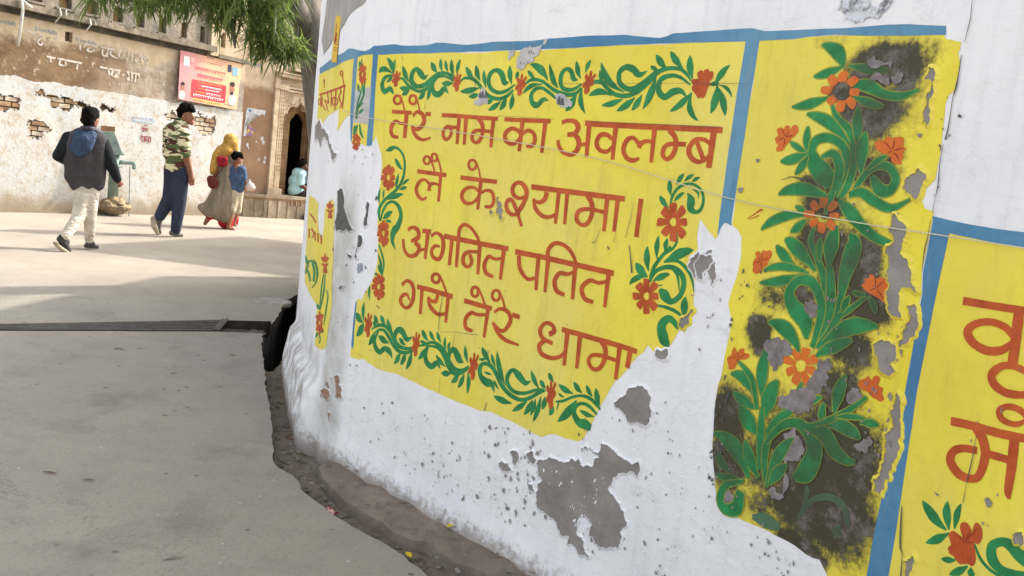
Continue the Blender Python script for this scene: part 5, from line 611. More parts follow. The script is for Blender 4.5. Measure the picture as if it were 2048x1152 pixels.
PE = {"man_vest":{"g":[-5.011,9.548],"rot":0.4833,"parts":{"body":[[[0.023,-0.0,1.55,0.079],[0.025,-0.0,1.5,0.082],[0.041,-0.0,1.458,0.063]],[[0.086,0.02,1.516,0.032],[0.113,0.02,1.493,0.013]],[[0.079,-0.0,1.492,0.038],[0.069,0.0,1.443,0.038]],[[0.064,-0.07,1.489,0.014],[0.068,-0.07,1.474,0.013]],[[0.033,-0.0,1.446,0.054],[0.03,-0.0,1.368,0.057],[0.011,-0.0,1.248,0.095]],[[0.011,-0.0,1.248,0.098],[0.013,-0.0,1.012,0.111],[0.024,0.0,0.743,0.105]],[[-0.116,-0.0,1.256,0.063],[0.138,-0.0,1.263,0.064]],[[-0.178,-0.0,1.256,0.06],[-0.274,-0.02,1.059,0.044],[-0.215,0.2,1.011,0.035]],[[0.168,-0.0,1.243,0.061],[0.259,-0.03,1.016,0.045],[0.344,0.03,0.844,0.029],[0.366,0.03,0.812,0.031]],[[0.369,0.03,0.806,0.02],[0.378,0.03,0.778,0.015],[0.356,0.03,0.763,0.011]],[[0.381,0.03,0.811,0.013],[0.394,0.03,0.815,0.01],[0.404,0.03,0.793,0.008]],[[0.366,0.01,0.801,0.013],[0.34,-0.0,0.77,0.01]],[[0.074,0.02,0.73,0.074],[0.073,-0.0,0.41,0.048],[0.081,0.1,0.107,0.042]],[[-0.018,0.0,0.723,0.076],[-0.051,-0.06,0.406,0.051],[-0.173,-0.22,0.169,0.041]]],"hair":[[[0.019,-0.0,1.562,0.088],[0.013,-0.02,1.514,0.085]],[[0.014,-0.03,1.475,0.072],[0.021,-0.04,1.44,0.054]],[[0.054,0.03,1.579,0.07],[0.074,0.04,1.557,0.054]]],"sleeves":[[[-0.172,-0.0,1.265,0.075],[-0.242,-0.02,1.117,0.063],[-0.277,-0.02,1.056,0.056],[-0.218,0.2,1.007,0.048]],[[0.16,-0.0,1.25,0.083],[0.223,-0.01,1.115,0.074],[0.268,-0.03,1.009,0.064],[0.341,0.03,0.849,0.042]]],"vest":[[[-0.116,-0.0,1.256,0.098],[-0.103,0.0,1.172,0.117],[-0.103,0.0,1.031,0.117],[-0.091,-0.0,0.859,0.114],[-0.065,-0.0,0.763,0.092]],[[0.131,-0.0,1.262,0.099],[0.112,-0.0,1.197,0.111],[0.111,-0.0,1.054,0.112],[0.107,0.0,0.871,0.112],[0.119,-0.0,0.781,0.09]],[[0.002,0.0,1.294,0.095],[0.006,0.0,1.058,0.133],[0.017,-0.0,0.774,0.102]],[[-0.116,-0.0,1.256,0.098],[0.131,-0.0,1.262,0.099]],[[-0.106,-0.0,1.187,0.123],[0.112,-0.0,1.197,0.115]],[[-0.107,-0.0,1.03,0.12],[0.111,-0.0,1.054,0.115]],[[-0.094,-0.0,0.858,0.117],[0.104,-0.0,0.87,0.115]],[[-0.062,0.0,0.766,0.095],[0.122,-0.0,0.784,0.09]],[[-0.07,0.02,1.332,0.063],[0.107,0.02,1.338,0.057]]],"hood":[[[-0.132,-0.1,1.171,0.037],[-0.06,-0.12,1.11,0.038],[0.02,-0.12,1.181,0.044],[0.056,-0.1,1.286,0.038]],[[-0.086,-0.09,1.238,0.059],[-0.018,-0.1,1.262,0.072],[-0.035,-0.11,1.175,0.059]],[[-0.082,-0.06,1.308,0.053],[0.05,-0.06,1.324,0.054]]],"collar":[[[-0.047,-0.0,1.39,0.032],[0.025,-0.08,1.407,0.031],[0.105,-0.0,1.377,0.035]],[[0.105,-0.0,1.377,0.035],[0.141,0.02,1.361,0.029]]],"trousers":[[[0.074,0.02,0.746,0.09],[0.076,-0.0,0.555,0.075],[0.073,0.0,0.378,0.063],[0.078,0.1,0.115,0.051]],[[-0.011,0.0,0.739,0.092],[-0.022,-0.03,0.549,0.081],[-0.051,-0.07,0.375,0.068],[-0.169,-0.22,0.177,0.048]],[[-0.03,-0.0,0.754,0.086],[0.077,0.0,0.764,0.086]]],"shoe":[],"shoe_planted":[[[0.052,0.08,0.042,0.033],[0.11,0.1,0.043,0.033],[0.162,0.14,0.028,0.025]],[[0.076,0.1,0.077,0.039],[0.109,0.1,0.067,0.036]]],"sole_planted":[[[0.038,0.06,0.014,0.015],[0.111,0.1,0.013,0.016],[0.17,0.14,0.011,0.015]]],"shoe_lifted":[[[-0.216,-0.22,0.142,0.041],[-0.173,-0.22,0.082,0.044],[-0.129,-0.2,0.011,0.031]],[[-0.192,-0.22,0.16,0.047],[-0.16,-0.2,0.112,0.044]]],"sole_lifted":[[[-0.268,-0.26,0.097,0.022],[-0.204,-0.27,0.04,0.026],[-0.121,-0.24,-0.011,0.017]]]}},"man_camouflage":{"g":[-4.873,11.787],"rot":0.392,"parts":{"body":[[[0.061,0.0,1.787,0.095],[0.075,0.0,1.738,0.095],[0.112,-0.03,1.66,0.062]],[[0.137,-0.06,1.724,0.029],[0.169,-0.09,1.693,0.014]],[[0.121,-0.05,1.671,0.045],[0.139,-0.06,1.629,0.037]],[[0.022,-0.12,1.708,0.014],[0.028,-0.12,1.683,0.012]],[[0.041,0.0,1.652,0.058],[0.001,0.0,1.575,0.07],[-0.03,-0.0,1.448,0.116]],[[-0.04,0.0,1.447,0.12],[-0.045,-0.0,1.2,0.128],[-0.022,0.0,0.955,0.125]],[[0.045,-0.1,1.478,0.074],[0.096,-0.12,1.157,0.056],[0.169,-0.06,0.895,0.042],[0.188,-0.06,0.845,0.046]],[[0.188,-0.06,0.834,0.033],[0.204,-0.05,0.773,0.019]],[[0.173,-0.08,0.823,0.023],[0.177,-0.08,0.761,0.015]],[[0.212,-0.05,0.826,0.019],[0.221,-0.06,0.775,0.013]],[[0.159,-0.08,0.832,0.021],[0.152,-0.1,0.787,0.012]],[[-0.138,0.1,1.476,0.075],[-0.142,0.14,1.186,0.054],[-0.083,0.2,0.982,0.042]],[[0.019,0.0,0.918,0.117],[0.041,0.0,0.523,0.084],[0.015,0.0,0.099,0.05]],[[-0.068,0.05,0.906,0.117],[-0.089,0.05,0.57,0.084],[-0.212,0.12,0.248,0.05]]],"hair":[[[0.048,0.0,1.814,0.095],[0.031,0.03,1.767,0.087]],[[-0.008,0.03,1.779,0.058],[-0.001,0.03,1.722,0.05],[0.017,0.03,1.676,0.037]],[[0.103,-0.02,1.829,0.07],[0.14,-0.03,1.805,0.041]]],"shirt":[[[-0.081,0.02,1.503,0.103],[-0.077,0.0,1.361,0.116],[-0.067,0.0,1.177,0.112],[-0.052,-0.0,0.982,0.1]],[[0.005,-0.02,1.504,0.099],[0.007,-0.02,1.371,0.12],[0.004,-0.01,1.185,0.116],[0.014,-0.01,1.0,0.104]],[[-0.101,0.05,1.511,0.091],[0.024,-0.04,1.516,0.095]],[[-0.103,0.02,1.378,0.12],[-0.017,-0.02,1.389,0.128]],[[-0.092,0.02,1.174,0.112],[-0.015,-0.02,1.183,0.124]],[[-0.082,0.02,0.989,0.1],[0.004,-0.02,1.01,0.108]],[[0.036,-0.1,1.477,0.095],[0.082,-0.12,1.197,0.074]],[[-0.138,0.1,1.476,0.091],[-0.146,0.14,1.186,0.071],[-0.094,0.2,1.002,0.055]],[[-0.019,-0.0,1.603,0.074],[0.028,0.0,1.615,0.066]]],"trousers":[[[0.026,0.0,0.96,0.121],[0.041,0.0,0.753,0.109],[0.044,-0.0,0.502,0.092],[0.019,0.0,0.11,0.067]],[[-0.07,0.04,0.948,0.117],[-0.069,0.05,0.739,0.109],[-0.09,0.05,0.528,0.096],[-0.205,0.12,0.264,0.072]]],"shoe_planted":[[[-0.031,-0.0,0.058,0.042],[0.038,0.02,0.046,0.04],[0.102,0.06,0.025,0.028]]],"sole_planted":[[[-0.067,-0.0,-0.004,0.017],[0.04,0.02,-0.003,0.019],[0.115,0.06,0.001,0.017]]],"shoe_lifted":[[[-0.211,0.12,0.217,0.055],[-0.224,0.12,0.11,0.051],[-0.197,0.12,0.038,0.034]]],"sole_lifted":[[[-0.284,0.1,0.233,0.042],[-0.269,0.08,0.131,0.046],[-0.22,0.1,0.027,0.029]]]}},"woman":{"g":[-4.89,13.64],"rot":0.3442,"parts":{"body":[[[0.077,0.0,1.44,0.091],[0.098,0.0,1.371,0.082]],[[0.071,0.0,1.356,0.058],[0.045,-0.0,1.234,0.096],[0.042,-0.0,0.922,0.125],[0.032,0.0,0.728,0.135]],[[-0.055,0.0,1.198,0.072],[0.148,-0.0,1.222,0.072]],[[-0.066,-0.0,1.185,0.062],[-0.119,-0.05,0.954,0.048],[-0.133,-0.02,0.808,0.036]],[[0.162,0.05,1.199,0.063],[0.213,0.1,0.961,0.049],[0.201,0.15,0.788,0.037]],[[0.066,0.0,0.732,0.121],[0.102,0.0,0.348,0.073],[0.107,0.05,0.087,0.044],[0.145,0.05,0.041,0.034]],[[-0.025,-0.0,0.723,0.121],[-0.114,-0.02,0.329,0.072],[-0.204,-0.05,0.129,0.043]],[[-0.204,-0.05,0.129,0.039],[-0.234,-0.05,0.066,0.031]]],"headscarf":[[[0.07,0.0,1.451,0.11],[0.087,0.0,1.394,0.106]],[[0.039,0.0,1.329,0.106],[0.02,-0.02,1.267,0.12]],[[0.12,0.0,1.314,0.082],[0.145,-0.0,1.281,0.058]],[[-0.06,-0.03,1.27,0.081],[-0.121,-0.06,1.168,0.072],[-0.155,-0.06,0.998,0.062],[-0.172,-0.06,0.901,0.038]]],"top":[[[-0.055,0.0,1.198,0.101],[0.125,-0.0,1.231,0.096]],[[-0.038,0.0,1.105,0.12],[0.108,-0.0,1.145,0.106]],[[-0.065,-0.02,1.174,0.086],[-0.102,-0.04,1.051,0.072]],[[0.172,0.05,1.224,0.082],[0.209,0.08,1.083,0.068]]],"bodice":[[[-0.072,-0.17,1.129,0.052],[0.006,-0.18,1.138,0.047]],[[-0.057,-0.16,1.059,0.047],[0.01,-0.17,1.067,0.043]]],"dress":[[[0.036,-0.0,1.018,0.14],[0.04,0.0,0.778,0.159]],[[0.032,0.0,0.728,0.179],[0.013,-0.02,0.486,0.222]],[[-0.03,-0.03,0.434,0.203],[-0.158,-0.06,0.304,0.139],[-0.305,-0.08,0.327,0.057]],[[0.045,-0.02,0.344,0.194],[0.075,-0.02,0.225,0.136]],[[-0.068,-0.03,0.31,0.159],[-0.039,-0.03,0.215,0.087]],[[0.135,0.03,0.373,0.127],[0.177,0.04,0.254,0.083]]],"red_trousers":[[[0.11,0.02,0.225,0.117],[0.107,0.03,0.089,0.098]],[[0.013,-0.02,0.122,0.058],[0.039,-0.02,0.063,0.044]],[[0.218,0.1,0.179,0.064],[0.234,0.1,0.106,0.044]],[[-0.129,-0.06,0.21,0.063],[-0.172,-0.07,0.178,0.043]]],"handbag":[[[-0.186,-0.16,0.797,0.062],[-0.159,-0.16,0.717,0.067]],[[-0.14,-0.16,0.766,0.062],[-0.126,-0.16,0.72,0.057]]],"bag_strap":[[[-0.143,-0.14,0.812,0.012],[-0.04,-0.19,0.968,0.012],[0.05,-0.2,1.143,0.012],[0.1,-0.15,1.243,0.012]]]}},"boy":{"g":[-4.675,13.642],"rot":0.3301,"parts":{"body":[[[-0.012,-0.0,1.192,0.082],[0.0,-0.0,1.146,0.072]],[[0.064,0.0,1.146,0.017],[0.076,0.0,1.138,0.012]],[[-0.013,0.0,1.109,0.043],[-0.019,0.0,1.012,0.077],[-0.013,-0.0,0.749,0.092],[-0.005,0.0,0.629,0.087]],[[-0.087,-0.0,1.005,0.053],[0.073,0.0,1.01,0.053]],[[0.085,0.0,1.0,0.048],[0.118,-0.02,0.86,0.039],[0.163,-0.02,0.768,0.031],[0.202,-0.02,0.801,0.027]],[[0.202,-0.02,0.801,0.019],[0.224,-0.02,0.828,0.012]],[[-0.108,0.05,0.977,0.048],[-0.119,0.08,0.782,0.036],[-0.067,0.12,0.689,0.029]],[[-0.037,0.0,0.601,0.082],[-0.041,-0.02,0.312,0.058],[-0.075,-0.03,0.055,0.034]],[[-0.074,-0.03,0.03,0.031],[0.013,-0.03,0.014,0.022]],[[0.031,0.05,0.605,0.078],[0.039,0.08,0.312,0.054],[-0.005,0.1,0.098,0.034]],[[-0.004,0.1,0.08,0.029],[0.043,0.1,0.07,0.02]]],"hair":[[[-0.031,-0.0,1.209,0.086],[-0.018,0.02,1.179,0.082]],[[0.024,-0.02,1.228,0.058],[0.037,-0.0,1.21,0.043]]],"shirt":[[[-0.074,-0.0,0.982,0.072],[-0.053,0.0,0.841,0.091],[-0.047,-0.0,0.673,0.087]],[[0.056,-0.0,0.996,0.072],[0.043,0.0,0.851,0.092],[0.044,0.0,0.694,0.087]],[[-0.081,0.0,0.993,0.067],[0.062,0.0,1.002,0.067]],[[-0.055,0.0,0.864,0.096],[0.036,0.0,0.874,0.096]],[[-0.048,-0.0,0.685,0.092],[0.043,0.0,0.706,0.092]],[[0.079,-0.0,0.987,0.065],[0.111,-0.02,0.859,0.053]],[[-0.103,0.04,0.966,0.063],[-0.116,0.08,0.806,0.053]]],"shorts":[[[-0.038,0.0,0.613,0.097],[-0.046,-0.01,0.456,0.092],[-0.048,-0.02,0.336,0.072]],[[0.034,0.04,0.631,0.092],[0.036,0.06,0.459,0.083],[0.038,0.08,0.324,0.068]]]}},"carry_bag":{"g":[-4.675,13.642],"rot":0.3301,"parts":{"bag":[[[0.193,-0.02,0.771,0.048],[0.218,-0.02,0.738,0.077]],[[0.185,-0.02,0.722,0.048],[0.265,-0.02,0.73,0.044]],[[0.201,-0.02,0.82,0.024],[0.206,-0.02,0.855,0.015]]],"contents":[[[0.168,-0.02,0.701,0.041],[0.26,-0.02,0.706,0.039]]]}},"seated_man":{"g":[-4.689,17.422],"rot":0.2629,"parts":{"body":[[[0.087,0.0,1.119,0.098],[0.112,-0.0,1.068,0.087]],[[0.172,0.0,1.083,0.024],[0.189,-0.0,1.069,0.016]],[[0.067,0.0,1.036,0.06],[0.012,-0.0,0.935,0.103],[-0.023,-0.0,0.769,0.136],[-0.019,0.0,0.552,0.13]],[[0.045,-0.1,0.915,0.065],[0.047,-0.12,0.714,0.049],[0.213,-0.12,0.615,0.038],[0.267,-0.1,0.599,0.033]],[[0.268,-0.1,0.593,0.024],[0.321,-0.1,0.583,0.016]],[[0.096,0.1,0.942,0.06],[0.139,0.14,0.727,0.047],[0.254,0.14,0.629,0.036]],[[0.022,-0.0,0.53,0.114],[0.211,-0.05,0.484,0.082],[0.282,-0.06,0.424,0.071],[0.254,-0.12,0.098,0.049],[0.205,-0.5,-0.146,0.037]],[[0.048,0.1,0.527,0.115],[0.292,0.1,0.484,0.077],[0.327,0.05,0.036,0.047]]],"hair":[[[0.058,0.0,1.151,0.097],[0.044,0.02,1.101,0.076]]],"shirt":[[[-0.022,-0.0,0.931,0.114],[0.056,-0.0,0.94,0.109]],[[-0.049,0.0,0.766,0.146],[0.003,0.0,0.772,0.147]],[[-0.048,-0.0,0.577,0.147],[0.005,0.0,0.582,0.136]],[[0.046,-0.1,0.902,0.081],[0.048,-0.12,0.741,0.065]],[[0.092,0.1,0.928,0.076],[0.131,0.13,0.767,0.06]]],"trousers":[[[-0.015,0.0,0.498,0.12],[0.211,-0.05,0.484,0.093],[0.282,-0.06,0.418,0.084],[0.262,-0.12,0.098,0.068],[0.225,-0.45,-0.068,0.059]],[[0.024,0.1,0.497,0.12],[0.292,0.1,0.484,0.093],[0.327,0.05,0.036,0.066]]],"shoe":[[[0.162,-0.6,-0.194,0.037],[0.211,-0.62,-0.228,0.042]],[[0.133,-0.6,-0.224,0.024],[0.193,-0.62,-0.264,0.024]]]}}}
BW = {"holes":[[[-0.156,1.701],[0.019,1.743],[0.146,1.724],[0.255,1.73],[0.276,1.669],[0.223,1.588],[0.151,1.561],[0.062,1.532],[0.027,1.5],[-0.149,1.47]],[[0.438,1.829],[0.551,1.863],[0.669,1.814],[0.827,1.817],[1.008,1.803],[1.173,1.805],[1.301,1.763],[1.369,1.693],[1.306,1.665],[1.178,1.708],[1.075,1.695],[1.016,1.63],[0.936,1.61],[0.795,1.622],[0.695,1.648],[0.671,1.758],[0.554,1.789]],[[1.548,1.795],[1.602,1.812],[1.671,1.75],[1.806,1.746],[1.819,1.707],[1.698,1.662],[1.586,1.689],[1.521,1.671]],[[0.378,1.403],[0.49,1.453],[0.568,1.425],[0.608,1.372],[0.747,1.33],[0.769,1.275],[0.594,1.238],[0.577,1.18],[0.445,1.129],[0.359,1.14],[0.403,1.219],[0.364,1.271],[0.418,1.333]],[[2.724,1.784],[2.886,1.847],[2.94,1.81],[3.048,1.768],[3.257,1.814],[3.421,1.799],[3.441,1.903],[3.475,1.817],[3.67,1.828],[3.836,1.882],[3.87,1.817],[3.853,1.676],[3.833,1.559],[3.614,1.458],[3.525,1.529],[3.432,1.655],[3.214,1.676],[2.95,1.669],[2.77,1.671]]],"box":[[0.92,2.774],[0.986,2.687]],"niches":[[[0.861,3.358],[0.87,3.152],24],[[1.299,3.385],[1.311,3.151],19],[[1.748,3.379],[1.762,3.13],20],[[2.15,3.372],[2.165,3.125],18],[[2.582,3.376],[2.598,3.122],17],[[3.015,3.4],[3.035,3.123],14],[[3.397,3.402],[3.419,3.118],13],[[3.879,3.384],[3.902,3.11],13]],"sri":[[[2.287,1.486],[2.408,1.482]],[[2.311,1.482],[2.337,1.453],[2.303,1.424]],[[2.333,1.527],[2.368,1.541],[2.394,1.512]],[[2.372,1.482],[2.368,1.425]],[[2.404,1.481],[2.401,1.439]],[[2.271,1.352],[2.315,1.341],[2.286,1.3],[2.325,1.251]],[[2.267,1.345],[2.478,1.344]],[[2.356,1.339],[2.355,1.247]],[[2.389,1.331],[2.371,1.297],[2.397,1.278],[2.432,1.297]],[[2.437,1.34],[2.435,1.246]],[[2.471,1.339],[2.472,1.243]]],"frame":[[2.111,1.649],[2.516,1.653],[2.512,1.588],[2.126,1.588]],"text":[[[0.3,2.701],[0.432,2.69]],[[0.455,2.673],[0.522,2.675],[0.534,2.645],[0.491,2.604],[0.481,2.559],[0.527,2.535],[0.559,2.574]],[[0.612,2.66],[0.669,2.66]],[[0.624,2.657],[0.637,2.61],[0.615,2.584]],[[0.726,2.671],[0.772,2.669]],[[1.129,2.659],[1.166,2.654]],[[1.154,2.641],[1.145,2.571]],[[1.204,2.627],[1.25,2.681],[1.362,2.691],[1.39,2.639],[1.33,2.582],[1.267,2.593],[1.302,2.645]],[[1.401,2.652],[1.416,2.609]],[[1.463,2.687],[1.814,2.681]],[[1.528,2.664],[1.526,2.571],[1.572,2.556],[1.608,2.609]],[[1.618,2.669],[1.612,2.539]],[[1.683,2.657],[1.66,2.606],[1.727,2.571],[1.794,2.559]],[[1.84,2.686],[1.818,2.599],[1.873,2.573],[1.909,2.65]],[[1.915,2.782],[1.906,2.697],[1.961,2.695]],[[1.974,2.698],[1.961,2.564]],[[2.055,2.712],[2.05,2.567]],[[2.098,2.672],[2.322,2.663]],[[2.141,2.655],[2.118,2.579],[2.187,2.579]],[[2.238,2.66],[2.231,2.55]],[[0.623,2.384],[0.761,2.38]],[[0.681,2.366],[0.695,2.303]],[[0.784,2.384],[1.191,2.375]],[[0.843,2.372],[0.823,2.302],[0.894,2.292]],[[0.926,2.364],[0.917,2.284]],[[1.119,2.352],[1.11,2.271]],[[1.492,2.368],[1.858,2.368]],[[1.608,2.363],[1.648,2.335],[1.665,2.267]],[[1.726,2.347],[1.703,2.284],[1.757,2.257],[1.794,2.322],[1.798,2.24]],[[1.831,2.364],[1.825,2.244]],[[1.888,2.313],[1.928,2.308]],[[1.965,2.374],[2.214,2.365]],[[1.994,2.354],[2.024,2.299],[1.973,2.243],[2.04,2.253]],[[2.076,2.355],[2.069,2.233]],[[2.145,2.354],[2.138,2.231]],[[2.186,2.354],[2.217,2.304],[2.178,2.262]],[[2.282,2.632],[2.381,2.63]],[[2.339,2.617],[2.33,2.542]]],"fb":[[[0.428,2.807],[0.819,2.799]],[[1.075,2.772],[1.466,2.745]],[[-0.145,2.812],[0.2,2.802]]],"ledge":[[-0.089,3.022],[-0.088,2.988],[-0.086,2.912],[3.716,3.005],[4.364,2.954],[4.381,2.901],[3.555,2.923],[3.621,3.904],[3.48,3.872]],"banner":[[2.937,2.899],[4.31,2.889],[4.264,2.035],[2.944,2.056]],"bn":{"red":[[3.235,2.446],[3.955,2.437],[3.979,2.416],[3.973,2.128],[3.944,2.119],[3.231,2.13],[3.208,2.15],[3.214,2.42]],"lines":[[[3.336,2.409],[3.86,2.405],16,"orange"],[[3.326,2.356],[3.404,2.354],14,"orange"],[[3.426,2.353],[3.865,2.346],22,"white"],[[3.358,2.303],[3.501,2.3],14,"orange"],[[3.516,2.297],[3.824,2.299],18,"white"],[[3.307,2.233],[3.514,2.232],22,"orange"],[[3.535,2.235],[3.867,2.222],30,"white"],[[3.255,2.179],[3.932,2.165],34,"white"],[[3.269,2.651],[3.938,2.642],44,"pink"],[[3.334,2.53],[3.896,2.517],50,"pink"],[[3.364,2.789],[3.852,2.776],10,"dark"],[[3.282,2.094],[3.879,2.08],14,"ochre"],[[3.514,2.876],[3.666,2.873],12,"dark"],[[3.961,2.097],[4.207,2.086],12,"dark"]],"yellow":[[3.266,2.123],[3.908,2.096],[3.911,2.061],[3.269,2.083]],"boxes":[[[3.009,2.816],[3.137,2.657],"pale"],[[3.98,2.826],[4.067,2.698],"navy"],[[4.091,2.803],[4.213,2.649],"cyan"],[[3.152,2.824],[3.242,2.737],"pink2"]],"man1":[[3.025,2.312],[3.028,2.267],[3.016,2.141]],"man2":[[4.113,2.46],[4.113,2.375],[4.136,2.198]]}}
BAY = {"A":{"o":[-5.58,16.28],"t":[0.7498,0.6616]},"B":{"o":[-5.07,16.73],"t":[0.6394,0.7689]},"col":[[-0.041,2.523],[0.256,2.567],[-0.036,0.474],[-0.066,2.809],[0.234,2.808]],"arch":[[0.255,0.566],[0.237,1.117],[0.213,1.79],[0.212,2.009],[0.254,2.118],[0.339,2.193],[0.412,2.242],[0.485,2.29],[0.588,2.356],[0.704,2.307],[0.789,2.252],[0.86,2.182],[0.917,2.097],[0.97,1.983],[0.999,1.826]],"mold":[[0.322,2.81],[0.979,2.704],[0.139,2.654],[0.994,2.561]],"ros":[[0.288,2.344],[0.898,2.376],[0.576,2.41]],"poster":[[0.091,2.106],[0.501,2.124],[0.507,1.528],[0.091,1.569]],"cornA":[[-0.124,3.156],[0.541,3.276]],"fb2":[[0.072,2.993],[0.27,2.966]],"fb3":[[0.06,3.15],[0.256,3.148]],"whitepatch":[[-0.084,2.833],[0.257,2.791],[0.471,2.776],[0.307,2.476],[-0.031,2.45]],"seat":[[-0.009,0.459],[0.545,0.463]]}
G = {"edge":[[-1.886,6.333],[-1.762,5.927],[-1.506,5.165],[-1.324,4.649],[-1.211,4.326],[-1.101,4.0],[-1.024,3.746],[-0.97,3.649],[-0.882,3.575],[-0.771,3.39],[-0.713,3.325],[-0.651,3.259],[-0.519,3.128],[-0.448,3.069],[-0.393,3.034],[-0.285,2.934],[-0.182,2.803]],"drain_s":[[-3.42,5.507],[-2.838,5.849],[-2.207,6.218],[-1.886,6.333]],"drain_n":[[-3.505,5.642],[-2.939,6.088],[-2.292,6.646],[-1.966,6.814]],"ledge":[[-0.81,3.756],[-0.758,3.641],[-0.699,3.553],[-0.613,3.438],[-0.484,3.307],[-0.358,3.187],[-0.271,3.107],[-0.218,3.112],[-0.149,3.041],[-0.105,3.005],[-0.031,2.953],[0.036,2.89]],"pit":[[-2.127,8.26],[-2.159,7.93],[-2.055,7.345],[-1.963,6.888],[-1.844,6.338],[-1.768,5.96],[-1.679,5.699],[-1.59,5.649],[-1.643,5.923],[-1.734,6.364],[-1.82,6.862],[-1.909,7.506]],"pitl":[[-2.131,8.293],[-2.137,7.851],[-2.014,7.237],[-1.921,6.68],[-1.775,5.992],[-1.747,5.847],[-1.668,5.64]],"pitr":[[-1.58,5.591],[-1.574,5.69],[-1.638,6.033],[-1.77,6.731],[-1.91,7.477]],"cover":[[-2.223,7.722],[-2.227,7.566],[-2.007,7.61]],"twigs":[[-3.307,7.535],[-3.166,7.618],[-2.537,5.377],[-2.426,5.47],[-1.849,5.559],[-1.998,4.953],[-1.817,3.292],[-1.644,3.267],[-1.058,2.711],[-2.558,5.365],[-2.303,6.734],[-2.391,8.52],[-2.923,8.821]],"wrap":[[-0.654,3.359],[-0.451,3.152]],"yl":[[-0.278,3.043],[-0.137,3.273],[-0.675,3.288]],"bleaf":[[-1.29,4.74],[-1.091,4.255],[-1.077,4.225],[-0.754,3.286],[-0.614,3.239],[-0.538,3.176],[-0.334,3.032],[-0.209,2.958],[-0.672,3.354]]}
